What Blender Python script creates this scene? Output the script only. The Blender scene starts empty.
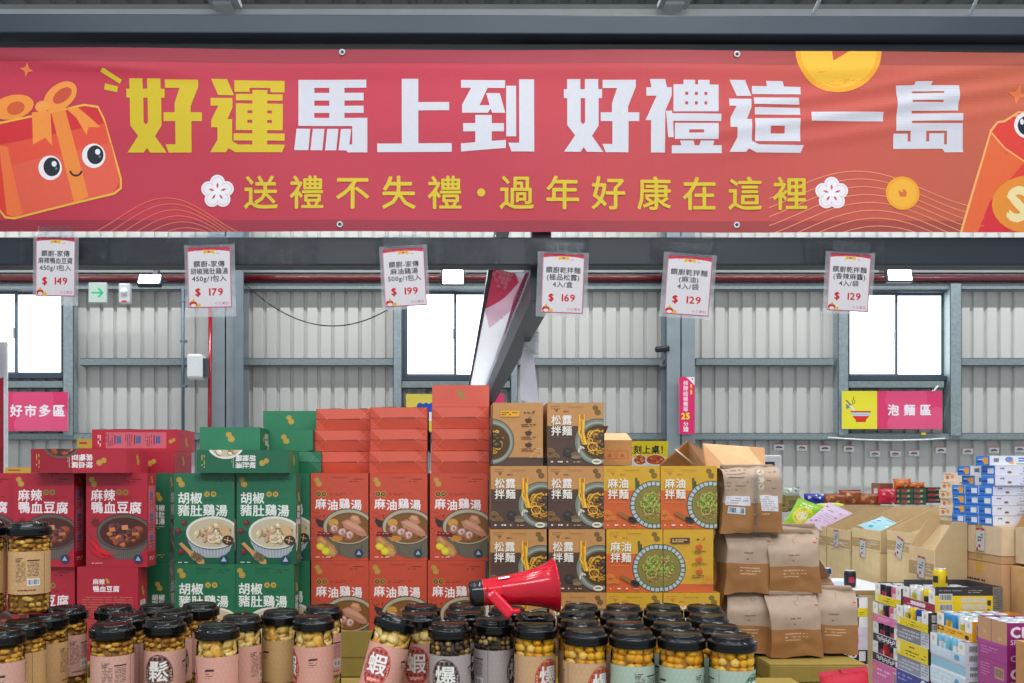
import bpy, bmesh, math, random
from mathutils import Vector, Matrix, noise
PI = math.pi
F, PX, PY, ZC = 900.0, 453.0, 474.0, 1.5
COL = bpy.context.scene.collection
rnd = random.Random(7)

def at(px, py, Y):
    return Vector(((px-PX)*Y/F, Y, ZC-(py-PY)*Y/F))
def xat(px, Y): return (px-PX)*Y/F
def zat(py, Y): return ZC-(py-PY)*Y/F
def s2l(c):
    return tuple((v/255/12.92 if v/255 <= .04045 else ((v/255+.055)/1.055)**2.4) for v in c)

# ------------------------------------------------------------------ materials
def new_mat(name):
    m = bpy.data.materials.new(name); m.use_nodes = True
    nt = m.node_tree; nt.nodes.clear()
    out = nt.nodes.new('ShaderNodeOutputMaterial')
    return m, nt, out
def attr_mat(name, rough=.5, metal=0, var=.06, scale=60, bump=0, bscale=200, coat=0, spec=.5, translucent=0):
    m, nt, out = new_mat(name); N, L = nt.nodes, nt.links
    a = N.new('ShaderNodeAttribute'); a.attribute_name = 'Col'
    p = N.new('ShaderNodeBsdfPrincipled')
    p.inputs['Roughness'].default_value = rough; p.inputs['Metallic'].default_value = metal
    p.inputs['Coat Weight'].default_value = coat; p.inputs['Specular IOR Level'].default_value = spec
    tc = N.new('ShaderNodeTexCoord'); nz = N.new('ShaderNodeTexNoise'); nz.inputs['Scale'].default_value = scale
    nz.inputs['Detail'].default_value = 4
    L.new(tc.outputs['Object'], nz.inputs['Vector'])
    mr = N.new('ShaderNodeMapRange'); mr.inputs['To Min'].default_value = 1-var*2; mr.inputs['To Max'].default_value = 1+var*2
    L.new(nz.outputs['Fac'], mr.inputs['Value'])
    mx = N.new('ShaderNodeVectorMath'); mx.operation = 'SCALE'
    L.new(a.outputs['Color'], mx.inputs[0]); L.new(mr.outputs['Result'], mx.inputs['Scale'])
    L.new(mx.outputs['Vector'], p.inputs['Base Color'])
    if bump:
        n2 = N.new('ShaderNodeTexNoise'); n2.inputs['Scale'].default_value = bscale; n2.inputs['Detail'].default_value = 3
        L.new(tc.outputs['Object'], n2.inputs['Vector'])
        b = N.new('ShaderNodeBump'); b.inputs['Strength'].default_value = bump; b.inputs['Distance'].default_value = .01
        L.new(n2.outputs['Fac'], b.inputs['Height']); L.new(b.outputs['Normal'], p.inputs['Normal'])
    if translucent:
        t = N.new('ShaderNodeBsdfTranslucent'); L.new(mx.outputs['Vector'], t.inputs['Color'])
        ms = N.new('ShaderNodeMixShader'); ms.inputs['Fac'].default_value = translucent
        L.new(p.outputs['BSDF'], ms.inputs[1]); L.new(t.outputs['BSDF'], ms.inputs[2]); L.new(ms.outputs['Shader'], out.inputs['Surface'])
    else:
        L.new(p.outputs['BSDF'], out.inputs['Surface'])
    return m
def clear_mat(name, tint=(1, 1, 1), gloss=.12, rough=.08, bump=0, bscale=40):
    m, nt, out = new_mat(name); N, L = nt.nodes, nt.links
    t = N.new('ShaderNodeBsdfTransparent'); t.inputs['Color'].default_value = (*tint, 1)
    g = N.new('ShaderNodeBsdfGlossy'); g.inputs['Roughness'].default_value = rough
    lw = N.new('ShaderNodeLayerWeight'); lw.inputs['Blend'].default_value = gloss
    if bump:
        tc = N.new('ShaderNodeTexCoord'); nz = N.new('ShaderNodeTexNoise'); nz.inputs['Scale'].default_value = bscale
        nz.inputs['Detail'].default_value = 5
        L.new(tc.outputs['Object'], nz.inputs['Vector'])
        b = N.new('ShaderNodeBump'); b.inputs['Strength'].default_value = bump; b.inputs['Distance'].default_value = .03
        L.new(nz.outputs['Fac'], b.inputs['Height']); L.new(b.outputs['Normal'], g.inputs['Normal']); L.new(b.outputs['Normal'], lw.inputs['Normal'])
    ms = N.new('ShaderNodeMixShader')
    L.new(lw.outputs['Fresnel'], ms.inputs['Fac'])
    L.new(t.outputs['BSDF'], ms.inputs[1]); L.new(g.outputs['BSDF'], ms.inputs[2]); L.new(ms.outputs['Shader'], out.inputs['Surface'])
    return m
def emit_mat(name, col, strength):
    m, nt, out = new_mat(name)
    e = nt.nodes.new('ShaderNodeEmission'); e.inputs['Color'].default_value = (*col, 1); e.inputs['Strength'].default_value = strength
    nt.links.new(e.outputs['Emission'], out.inputs['Surface']); return m
def haze_mat(name, k):
    m, nt, out = new_mat(name); N, L = nt.nodes, nt.links
    t = N.new('ShaderNodeBsdfTransparent'); d = N.new('ShaderNodeBsdfTranslucent'); d.inputs['Color'].default_value = (.9, .92, 1, 1)
    e = N.new('ShaderNodeBsdfPrincipled'); e.inputs['Base Color'].default_value = (.8, .83, .9, 1); e.inputs['Roughness'].default_value = .2
    a = N.new('ShaderNodeMixShader'); a.inputs['Fac'].default_value = .5; L.new(d.outputs['BSDF'], a.inputs[1]); L.new(e.outputs['BSDF'], a.inputs[2])
    tc = N.new('ShaderNodeTexCoord'); nz = N.new('ShaderNodeTexNoise'); nz.inputs['Scale'].default_value = 30; L.new(tc.outputs['Object'], nz.inputs['Vector'])
    mr = N.new('ShaderNodeMapRange'); mr.inputs['To Min'].default_value = k*.7; mr.inputs['To Max'].default_value = k*1.3; L.new(nz.outputs['Fac'], mr.inputs['Value'])
    b = N.new('ShaderNodeMixShader'); L.new(mr.outputs['Result'], b.inputs['Fac']); L.new(t.outputs['BSDF'], b.inputs[1]); L.new(a.outputs['Shader'], b.inputs[2]); L.new(b.outputs['Shader'], out.inputs['Surface'])
    return m
M = dict(
    card=attr_mat('printed_card', .42, var=.04, scale=35, bump=.04, bscale=60, coat=.0),
    kraft=attr_mat('kraft_board', .75, var=.07, scale=25, bump=.05, bscale=120, spec=.25),
    bag=attr_mat('kraft_bag_film', .5, var=.06, scale=30, bump=.12, bscale=40, spec=.35),
    paper=attr_mat('paper', .6, var=.02, scale=40, spec=.3),
    gloss=attr_mat('gloss_plastic', .16, var=.05, scale=30, spec=.5),
    lid=attr_mat('black_lid_plastic', .17, var=.05, scale=30, spec=.34),
    food=attr_mat('snack_surface', .55, var=.2, scale=160, bump=.3, bscale=300),
    steel=attr_mat('painted_steel', .45, metal=.0, var=.08, scale=6, bump=.02, bscale=30),
    galv=attr_mat('galvanised_steel', .45, metal=.25, var=.18, scale=28, bump=.02, bscale=40),
    sheet=attr_mat('corrugated_sheet', .5, metal=0, var=.05, scale=1.3, bump=.01, bscale=12, spec=.4),
    conc=attr_mat('concrete', .7, var=.1, scale=3, bump=.05, bscale=20),
    vinyl=attr_mat('banner_vinyl', .48, var=.03, scale=90, bump=.05, bscale=420, spec=.35, translucent=.2),
    thin=attr_mat('thin_cloth', .5, var=.03, scale=20, spec=.3, translucent=.8),
    tinmetal=attr_mat('can_metal', .3, metal=.3, var=.05, scale=30),
    glass=clear_mat('clear_jar_plastic', (.97, .97, .95), .10, .06),
    sleeve=haze_mat('clear_sleeve', .42),
    film=clear_mat('cling_film', (.90, .93, .96), .3, .04, bump=.35, bscale=55),
    pane=emit_mat('daylit_pane', (.93, .97, 1), 3.2),
    lamp=emit_mat('floodlight_panel', (.92, .97, 1), 14),
    exit=emit_mat('lit_exit_panel', (.75, .95, .88), .75),
)

# ------------------------------------------------------------------ mesh building
class MB:
    def __init__(s, mat='card', col=(255, 255, 255)):
        s.bm = bmesh.new(); s.cl = s.bm.loops.layers.float_color.new('Col')
        s.mats = [mat]; s.mi = 0; s.c = (*s2l(col), 1)
    def mat(s, name):
        if name not in s.mats: s.mats.append(name)
        s.mi = s.mats.index(name); return s
    def col(s, *c):
        s.c = (*s2l(c[0] if len(c) == 1 else c), 1); return s
    def face(s, pts, smooth=False):
        try: f = s.bm.faces.new([s.bm.verts.new(p) for p in pts])
        except ValueError: return
        s.dress(f, smooth); return f
    def dress(s, f, smooth=False):
        f.material_index = s.mi; f.smooth = smooth
        for l in f.loops: l[s.cl] = s.c
    def vf(s, verts, faces, smooth=False, T=None):
        vs = [s.bm.verts.new(T @ Vector(v) if T else v) for v in verts]
        for q in faces:
            try: s.dress(s.bm.faces.new([vs[i] for i in q]), smooth)
            except ValueError: pass
    def box(s, x0, x1, y0, y1, z0, z1, T=None):
        v = [(x, y, z) for z in (z0, z1) for y in (y0, y1) for x in (x0, x1)]
        s.vf(v, [(0, 2, 3, 1), (4, 5, 7, 6), (0, 1, 5, 4), (2, 6, 7, 3), (0, 4, 6, 2), (1, 3, 7, 5)], T=T); return s
    def bbox(s, x0, x1, y0, y1, z0, z1, b, T=None):          # box with chamfered edges
        t = bmesh.new(); bmesh.ops.create_cube(t, size=1)
        for v in t.verts: v.co = Vector((x0+(v.co.x+.5)*(x1-x0), y0+(v.co.y+.5)*(y1-y0), z0+(v.co.z+.5)*(z1-z0)))
        bmesh.ops.bevel(t, geom=t.edges[:], offset=b, segments=2, affect='EDGES', profile=.5)
        s.take(t, T); return s
    def take(s, t, T=None, smooth=False, fn=None):
        mp = {}
        for v in t.verts:
            co = fn(v.co) if fn else v.co
            mp[v] = s.bm.verts.new(T @ co if T else co)
        for f in t.faces:
            try: s.dress(s.bm.faces.new([mp[v] for v in f.verts]), smooth or f.smooth)
            except ValueError: pass
        t.free()
    def lathe(s, prof, seg=32, T=None, smooth=True, cap0=False, cap1=False, arc=None):
        vs = []; n = len(prof)
        for k in range(seg):
            a = 2*PI*k/seg
            for r, z in prof: vs.append((r*math.cos(a), r*math.sin(a), z))
        fs = []
        for k in range(seg):
            k2 = (k+1) % seg
            for i in range(n-1): fs.append((k*n+i, k2*n+i, k2*n+i+1, k*n+i+1))
        if cap0: fs.append([k*n for k in range(seg)][::-1])
        if cap1: fs.append([k*n+n-1 for k in range(seg)])
        vv = [s.bm.verts.new(T @ Vector(v) if T else v) for v in vs]
        for q in fs:
            try: s.dress(s.bm.faces.new([vv[i] for i in q]), smooth and len(q) == 4)
            except ValueError: pass
        return s
    def tube(s, path, r, seg=8):
        path = [Vector(p) for p in path]; rings = []
        for i, p in enumerate(path):
            d = (path[min(i+1, len(path)-1)]-path[max(i-1, 0)]).normalized()
            u = d.cross(Vector((0, 0, 1)))
            if u.length < .05: u = d.cross(Vector((0, 1, 0)))
            u.normalize(); w = d.cross(u)
            rr = r[i] if isinstance(r, (list, tuple)) else r
            rings.append([s.bm.verts.new(p+(u*math.cos(2*PI*k/seg)+w*math.sin(2*PI*k/seg))*rr) for k in range(seg)])
        for a, b in zip(rings, rings[1:]):
            for k in range(seg):
                s.dress(s.bm.faces.new((a[k], a[(k+1) % seg], b[(k+1) % seg], b[k])), True)
        s.dress(s.bm.faces.new(rings[0][::-1])); s.dress(s.bm.faces.new(rings[-1])); return s
    def ico(s, c, r, sub=1, sc=(1, 1, 1), R=None, jit=0):
        t = bmesh.new(); bmesh.ops.create_icosphere(t, subdivisions=sub, radius=1)
        R = R or Matrix.Identity(3)
        for v in t.verts:
            k = 1+(rnd.uniform(-jit, jit) if jit else 0)
            v.co = Vector(c)+R @ Vector((v.co.x*r*sc[0]*k, v.co.y*r*sc[1]*k, v.co.z*r*sc[2]*k))
        for f in t.faces: f.smooth = True
        s.take(t); return s
    def art(s, art, fn, eps=2e-5, cutu=None, cutv=None, z0=1e-4):
        """lay a flat drawing on a surface: fn(u, v, w) maps drawing units and the height above the surface to space"""
        t = bmesh.new(); tags = []
        cl = t.loops.layers.float_color.new('c')
        for pts, c, lay in art.p:
            try: f = t.faces.new([t.verts.new((x, y, lay)) for x, y in pts])
            except ValueError: continue
            f.normal_update()
            for l in f.loops: l[cl] = (*s2l(c), 1)
        if cutu or cutv:
            bmesh.ops.triangulate(t, faces=[f for f in t.faces if len(f.verts) > 4])
            for u in cutu or ():
                bmesh.ops.bisect_plane(t, geom=t.verts[:]+t.edges[:]+t.faces[:], plane_co=(u, 0, 0), plane_no=(1, 0, 0))
            for v in cutv or ():
                bmesh.ops.bisect_plane(t, geom=t.verts[:]+t.edges[:]+t.faces[:], plane_co=(0, v, 0), plane_no=(0, 1, 0))
        mp = {v: s.bm.verts.new(fn(v.co.x, v.co.y, z0+v.co.z*eps)) for v in t.verts}
        for f in t.faces:
            try: g = s.bm.faces.new([mp[v] for v in f.verts])
            except ValueError: continue
            g.material_index = s.mi
            c = f.loops[0][cl]
            for l in g.loops: l[s.cl] = c
        t.free(); return s
    def build(s, name, parent=None, loc=None, rot=None):
        s.bm.normal_update()
        me = bpy.data.meshes.new(name); s.bm.to_mesh(me); s.bm.free()
        for m in s.mats: me.materials.append(M[m])
        o = bpy.data.objects.new(name, me); COL.objects.link(o)
        if parent: o.parent = parent
        if loc is not None: o.location = loc
        if rot is not None: o.rotation_euler = rot
        return o

def tag(o, label, cat, group=None, kind=None):
    if label: o['label'] = label
    if cat: o['category'] = cat
    if group: o['group'] = group
    if kind: o['kind'] = kind
    return o
def struct(o): o['kind'] = 'structure'; return o
def empty(name, loc=(0, 0, 0), rot=(0, 0, 0)):
    o = bpy.data.objects.new(name, None); COL.objects.link(o); o.location = loc; o.rotation_euler = rot
    o.empty_display_size = .05; return o
KIDS = {}
def copy_tree(o, parent=None):
    c = o.copy(); COL.objects.link(c)
    if parent: c.parent = parent
    for ch in [x for x in KIDS.get(o.name, o.children)]: copy_tree(ch, c)
    return c
USED = set()
def place(proto, loc, rot=(0, 0, 0), label=None, cat=None, group=None):
    """the first use moves the prototype itself, later uses copy it with its parts"""
    if proto.name in USED: o = copy_tree(proto)
    else: USED.add(proto.name); o = proto
    o.location = loc
    if isinstance(rot, Matrix): o.rotation_euler = rot.to_euler()
    else: o.rotation_euler = rot
    for k, v in (('label', label), ('category', cat), ('group', group)):
        if v: o[k] = v
        elif k in o: del o[k]
    return o

# ------------------------------------------------------------------ flat drawings
_G = {}
_tc = bpy.data.curves.new('glyph_source', 'FONT'); _to = bpy.data.objects.new('glyph_source', _tc); COL.objects.link(_to)
_tc.resolution_u = 2
def glyph(ch):
    if ch not in _G:
        _tc.body = ch; bpy.context.view_layer.update()
        ev = _to.evaluated_get(bpy.context.evaluated_depsgraph_get()); me = ev.to_mesh()
        vs = [(v.co.x, v.co.y) for v in me.vertices]
        ps = [[vs[i] for i in p.vertices] for p in me.polygons]
        w = max([x for x, y in vs], default=.3)
        ev.to_mesh_clear()
        _G[ch] = (ps, 1.0 if ord(ch) > 0x2e00 else w+.07)
    return _G[ch]
def clip(pts, x0, y0, x1, y1):
    for ax, lim, sg in ((0, x0, 1), (0, x1, -1), (1, y0, 1), (1, y1, -1)):
        out = []
        for i, a in enumerate(pts):
            b = pts[(i+1) % len(pts)]
            da, db = (a[ax]-lim)*sg, (b[ax]-lim)*sg
            if da >= 0: out.append(a)
            if da*db < 0:
                t = da/(da-db); out.append((a[0]+(b[0]-a[0])*t, a[1]+(b[1]-a[1])*t))
        pts = out
        if len(pts) < 3: return []
    return pts
class Art:                                     # y runs down, like a page
    def __init__(s, W, H): s.W, s.H, s.p, s.lay, s.r = W, H, [], 0, random.Random(int(W*31+H*17))
    def poly(s, pts, c, new=True):
        if new: s.lay += 1
        q = clip(list(pts), 0, 0, s.W, s.H)
        if len(q) >= 3: s.p.append((q, c, s.lay))
        return s
    def rect(s, x0, y0, x1, y1, c, new=True): return s.poly([(x0, y0), (x1, y0), (x1, y1), (x0, y1)], c, new)
    def ell(s, cx, cy, rx, ry, c, a0=0, a1=360, n=28, rot=0, new=True, jit=0):
        ca, sa = math.cos(math.radians(rot)), math.sin(math.radians(rot)); pts = []
        m = n if a1-a0 >= 360 else n+1
        for k in range(m):
            a = math.radians(a0+(a1-a0)*k/n); j = 1+s.r.uniform(-jit, jit)
            x, y = rx*math.cos(a)*j, ry*math.sin(a)*j
            pts.append((cx+x*ca-y*sa, cy+x*sa+y*ca))
        return s.poly(pts, c, new)
    def ring(s, cx, cy, rx, ry, w, c, a0=0, a1=360, n=28):
        s.lay += 1
        for k in range(n):
            a, b = (math.radians(a0+(a1-a0)*q/n) for q in (k, k+1))
            s.poly([(cx+rx*math.cos(a), cy+ry*math.sin(a)), (cx+rx*math.cos(b), cy+ry*math.sin(b)),
                    (cx+(rx-w)*math.cos(b), cy+(ry-w)*math.sin(b)), (cx+(rx-w)*math.cos(a), cy+(ry-w)*math.sin(a))], c, False)
        return s
    def line(s, pts, w, c):
        s.lay += 1
        for (x0, y0), (x1, y1) in zip(pts, pts[1:]):
            d = math.hypot(x1-x0, y1-y0) or 1; nx, ny = -(y1-y0)/d*w/2, (x1-x0)/d*w/2
            s.poly([(x0+nx, y0+ny), (x1+nx, y1+ny), (x1-nx, y1-ny), (x0-nx, y0-ny)], c, False)
        return s
    def text(s, t, x, y, h, c, bold=.02, adv=None, wob=0, rot=0, vert=False, sx=1):
        ca, sa = math.cos(math.radians(rot)), math.sin(math.radians(rot)); cx = cy = 0
        offs = [(0, 0)] if not bold else [(bold, 0), (-bold, 0), (0, bold), (0, -bold)]
        base = s.lay
        for i, ch in enumerate(t):
            ps, w = glyph(ch)
            wy = (wob if i % 2 else -wob)*h
            for k, (ox, oy) in enumerate(offs):
                s.lay = base+1+k
                for p in ps:
                    q = []
                    for gx, gy in p:
                        u, v = (cx+(gx+ox)*h*sx), (cy+(.88-gy+oy)*h+wy)
                        q.append((x+u*ca-v*sa, y+u*sa+v*ca))
                    s.poly(q, c, False)
            if vert: cy += adv or h*1.05
            else: cx += adv or w*h*1.03*sx
        s.lay = base+len(offs); return s
    def lines(s, x0, y0, x1, dy, n, c, h=None, fill=.8):      # print too small to read: rows of dashes
        s.lay += 1; h = h or dy*.45
        for k in range(n):
            x, y = x0, y0+k*dy; end = x1 if k < n-1 else x0+(x1-x0)*s.r.uniform(.5, .9)
            while x < end:
                w = h*s.r.uniform(.6, 2.4)
                if s.r.random() < fill: s.rect(x, y, min(x+w, end), y+h, c, False)
                x += w+h*.35
        return s
    def barcode(s, x0, y0, x1, y1, c=(20, 22, 30), bg=(225, 228, 232)):
        s.rect(x0, y0, x1, y1, bg); s.lay += 1; x = x0+(x1-x0)*.06; e = x1-(x1-x0)*.06
        while x < e:
            w = (x1-x0)*s.r.choice((.02, .03, .05)); s.rect(x, y0+(y1-y0)*.12, min(x+w, e), y1-(y1-y0)*.15, c, False); x += w+(x1-x0)*s.r.choice((.02, .03, .04))
        return s
def rect_holes(x0, y0, x1, y1, holes):
    xs = sorted({x0, x1, *[h[0] for h in holes], *[h[2] for h in holes]}); ys = sorted({y0, y1, *[h[1] for h in holes], *[h[3] for h in holes]})
    out = []
    for xa, xb in zip(xs, xs[1:]):
        for ya, yb in zip(ys, ys[1:]):
            mx, my = (xa+xb)/2, (ya+yb)/2
            if not any(h[0] < mx < h[2] and h[1] < my < h[3] for h in holes): out.append([(xa, ya), (xb, ya), (xb, yb), (xa, yb)])
    return out
def R4(x0, y0, x1, y1): return [(x0, y0), (x1, y0), (x1, y1), (x0, y1)]
def linsp(a, b, n): return [a+(b-a)*k/n for k in range(1, n)]
WORLD, L_REAR, L_MID, L_FRONT, L_BAY, EXPO = .66, 1150, 90, 140, 13, 0.0
# ================================================================== the setting
YW = 12.0
# floor
mb = MB('conc', (150, 152, 150)); mb.box(-13, 15, -1.5, 12.6, -.12, 0); struct(mb.build('floor'))
# corrugated back wall with window openings, one sheet of ribs
WIN = [(-34, 68, 288, 379), (401, 509, 288, 381), (842, 948, 289, 381)]
WINX = [(xat(a, YW), xat(b, YW), zat(d, YW), zat(c, YW)) for a, b, c, d in WIN]
mb = MB('sheet', (204, 203, 198))
P = .1813; x = -13.0; prof = []
while x < 15:
    prof += [(x, 0), (x+P*.70, 0), (x+P*.76, .032), (x+P*.94, .032)]; x += P
brk = sorted({p[0] for p in prof} | {w for q in WINX for w in q[:2]})
def depth(xx):
    for (xa, ya), (xb, yb) in zip(prof, prof[1:]):
        if xa <= xx <= xb: return ya+(yb-ya)*(xx-xa)/(xb-xa) if xb > xa else ya
    return 0
for xa, xb in zip(brk, brk[1:]):
    if xb-xa < 1e-6: continue
    zs = [(0, 7.6)]
    for wx0, wx1, wz0, wz1 in WINX:
        if wx0-1e-6 <= xa and xb <= wx1+1e-6: zs = [(0, wz0), (wz1, 7.6)]
    da, db = depth(xa), depth(xb)
    for z0, z1 in zs:
        mb.face([(xa, YW+da, z0), (xb, YW+db, z0), (xb, YW+db, z1), (xa, YW+da, z1)])
wall = struct(mb.build('wall_back'))
# roof deck with its purlins
mb = MB('sheet', (104, 106, 106))
x = -13.0
while x < 15:
    for a, b, za, zb in ((0, .2, 7.6, 7.6), (.2, .23, 7.6, 7.64), (.23, .3, 7.64, 7.64), (.3, .33, 7.64, 7.6)):
        mb.face([(x+a, 3.2, za), (x+b, 3.2, zb), (x+b, 12.3, zb), (x+a, 12.3, za)])
    x += .33
struct(mb.build('ceiling'))
GALV, SLATE = (138, 150, 152), (62, 76, 88)
def girt(name, px0, px1, py0, py1, dep=.13, col=GALV, mat='galv', lip=True, Y=YW):
    """a cold-formed channel: web, two flanges and lips, fixed to the wall"""
    x0, x1, z1, z0 = xat(px0, Y), xat(px1, Y), zat(py0, Y-dep), zat(py1, Y-dep)
    k = (Y-dep)/Y; x0, x1 = x0*k, x1*k
    t = .006; mb = MB(mat, col)
    mb.box(x0, x1, Y-dep, Y-dep+t, z0, z1); mb.box(x0, x1, Y-dep, Y-.003, z1-t, z1)
    mb.box(x0, x1, Y-dep, Y-.003, z0, z0+t)
    return struct(mb.build(name))
n = 0
def trim(*a, **k):
    global n; n += 1
    return girt('trim_%d' % n, *a, **k)
trim(-250, 1500, 433, 440, dep=.14)                                   # low girt all along
for a, b in ((80, 207), (243, 396), (514, 667), (696, 834), (955, 1500), (-400, -40)): trim(a, b, 358, 365.5, dep=.14)
for a, b in ((-34, 68), (401, 510), (844, 944)): trim(a, b, 380.5, 388, dep=.15)
trim(-250, 1500, 283, 289.5, dep=.14)
for a, b in ((68, 78.5), (394, 402.5), (510, 517), (833, 843.5), (943.5, 955)):                       # studs beside the windows
    mb = MB('galv', (150, 164, 168)); x0, x1 = xat(a, YW), xat(b, YW); zb, zt = zat(436, YW), zat(286, YW)
    mb.box(x0, x1, YW-.16, YW-.154, zb, zt); mb.box(x0, x0+.006, YW-.16, YW-.004, zb, zt); mb.box(x1-.006, x1, YW-.16, YW-.004, zb, zt)
    n += 1; struct(mb.build('trim_%d' % n))
# eaves beam above the girt
mb = MB('steel', (150, 158, 160)); mb.box(-13, 15, 11.86, 11.88, zat(271.5, 11.86), zat(262, 11.86)); mb.box(-13, 15, 11.86, 11.99, zat(271.5, 11.86)-.012, zat(271.5, 11.86))
n += 1; struct(mb.build('trim_%d' % n))
# columns: H sections
for k, (a, b) in enumerate(((208, 243), (667, 695))):
    mb = MB('steel', (138, 149, 154)); Yc = 11.55; x0, x1 = xat(a, Yc), xat(b, Yc); t = .02
    mb.box(x0, x1, Yc, Yc+t, 0, 7.5); mb.box(x0, x1, Yc+.34, Yc+.36, 0, 6.5); mb.box((x0+x1)/2-.008, (x0+x1)/2+.008, Yc, Yc+.36, 0, 6.5)
    mb.box(x0-.06, x1+.06, Yc-.06, Yc+.4, 0, .025)
    struct(mb.build('column_%d' % (k+1)))
    if k == 1:
        mb = MB('steel', (84, 104, 122)); mb.box(xat(665, 11.9), xat(671, 11.9), 11.62, 11.9, 0, 6.5); n += 1; struct(mb.build('trim_%d' % n))
    else:
        mb = MB('steel', (118, 130, 138)); mb.box(xat(235, 11.5), xat(243, 11.5), 11.5, 11.55, 0, 6.5); n += 1; struct(mb.build('trim_%d' % n))
# windows: frame, two sashes, two panes
for k, (x0, x1, z0, z1) in enumerate(WINX):
    mb = MB('steel', SLATE); d0, d1 = YW-.09, YW+.05; t = .055
    mb.box(x0, x0+t, d0, d1, z0, z1); mb.box(x1-t, x1, d0, d1, z0, z1); mb.box(x0+t, x1-t, d0, d1, z1-t, z1); mb.box(x0+t, x1-t, d0, d1, z0, z0+t)
    w = struct(mb.build('window_%d' % (k+1)))
    xm = (x0+x1)/2; t2 = .035
    for q, (a, b, yy) in enumerate(((x0+t, xm+.02, YW-.035), (xm-.02, x1-t, YW+.0))):
        mb = MB('steel', (88, 104, 120))
        mb.box(a, a+t2, yy, yy+.03, z0+t, z1-t); mb.box(b-t2, b, yy, yy+.03, z0+t, z1-t); mb.box(a+t2, b-t2, yy, yy+.03, z1-t-t2, z1-t); mb.box(a+t2, b-t2, yy, yy+.03, z0+t, z0+t+t2)
        if q == 0: mb.col(190, 200, 205); mb.box(b-t2-.02, b-t2, yy-.012, yy, (z0+z1)/2-.07, (z0+z1)/2+.07)
        sh = mb.build('sash', w)
        mb = MB('pane'); mb.box(a+t2, b-t2, yy+.012, yy+.018, z0+t+t2, z1-t-t2); mb.build('pane', sh)
# roof steel seen over the sign frame
mb = MB('steel', (168, 172, 172)); Yp = 7.2; mb.box(-8, 10, Yp, Yp+.18, zat(22, Yp), zat(9, Yp)); mb.col(120, 124, 126); mb.box(-8, 10, Yp+.02, Yp+.1, zat(9, Yp), zat(3, Yp))
n += 1; struct(mb.build('trim_%d' % n))
for a in (225, 672):
    mb = MB('steel', (140, 146, 150)); mb.box(xat(a-9, 7.1), xat(a+9, 7.1), 7.0, 7.12, zat(11, 7.1), zat(-30, 7.1)); mb.box(xat(a-14, 7.1), xat(a+16, 7.1), 6.98, 7.14, zat(7, 7.1), zat(2, 7.1))
    n += 1; struct(mb.build('trim_%d' % n))
for a in (810, 967):
    mb = MB('steel', (150, 160, 165)); mb.tube([at(a, 22, 6.9), at(a+16, -16, 6.9)], .014, 8)
    tag(mb.build('brace_rod'), 'thin slanting roof brace rod above the sign frame, ' + ('over the orange coin' if a == 810 else 'near its right end'), 'rod')

# ------------------------------------------------------------------ things on the wall
mb = MB('gloss', (98, 22, 30)); mb.tube([(-12, 11.85, zat(278.5, 11.85)), (14, 11.85, zat(278.5, 11.85))], .045, 12)
o = tag(mb.build('sprinkler_pipe'), 'long red sprinkler pipe running under the eaves beam', 'pipe')
mb = MB('gloss', (150, 24, 36)); mb.tube([at(210.5, 300, 11.45), at(209.5, 436, 11.45), at(208.5, 580, 11.45)], .026, 10)
tag(mb.build('drop_pipe'), 'thin red vertical pipe in front of the grey column', 'pipe')
mb = MB('galv', (120, 138, 150)); mb.tube([at(183, 286, 11.8), at(183, 436, 11.8)], .02, 8)
for q in (300, 340, 385): mb.box(xat(180, 11.8), xat(186, 11.8), 11.78, 11.86, zat(q+2, 11.8), zat(q, 11.8))
tag(mb.build('conduit'), 'slim grey conduit on the corrugated wall left of the column', 'conduit')
def cable(pts, r, col, label, name='cable'):
    mb = MB('gloss', col); mb.tube(pts, r, 6); return tag(mb.build(name), label, 'cable')
sag = []
for k in range(25):
    t = k/24; sag.append(at(245+(395-245)*t, 284+(305-284)*t+34*4*t*(1-t)*.9, 11.3))
cable(sag, .008, (30, 32, 36), 'black cable sagging across the wall right of the first column')
sag = [at(828+(945-828)*k/16, 437.5+1*(k/16)+9*(k/16)*(1-k/16), 11.75) for k in range(17)]
cable(sag, .012, (225, 228, 228), 'white cable sagging under the girt below the noodle section sign')
def flood(px0, px1, py0, py1, Y, label, tilt):
    c = at((px0+px1)/2, (py0+py1)/2, Y); w, h = (px1-px0)*Y/F, (py1-py0)*Y/F
    o = empty('floodlight', c, (tilt, 0, 0)); tag(o, label, 'floodlight')
    mb = MB('steel', (50, 54, 60)); mb.bbox(-w/2-.02, w/2+.02, 0, .07, -h/2-.02, h/2+.02, .012)
    for q in range(7): mb.box(-w/2+.02+q*(w-.04)/6-.004, -w/2+.02+q*(w-.04)/6+.004, .07, .1, -h/2, h/2)
    mb.build('housing', o)
    mb = MB('lamp'); mb.box(-w/2, w/2, -.006, 0, -h/2, h/2); mb.build('panel', o)
    mb = MB('steel', (70, 74, 80)); mb.tube([(-w/2-.03, .04, 0), (-w/2-.03, .16, .09), (w/2+.03, .16, .09), (w/2+.03, .04, 0)], .01, 6); mb.box(-.03, .03, .13, .2, .06, .3); mb.build('bracket', o)
    return o
flood(139, 160, 274, 284, 11.2, 'small flat white floodlight to the right of the green arrow sign', -.5)
flood(443, 463, 266.5, 284, 11.2, 'square white floodlight above the middle window', -.15)
flood(888, 911, 263.5, 280.5, 11.2, 'brightest white floodlight above the right window', -.2)
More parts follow.
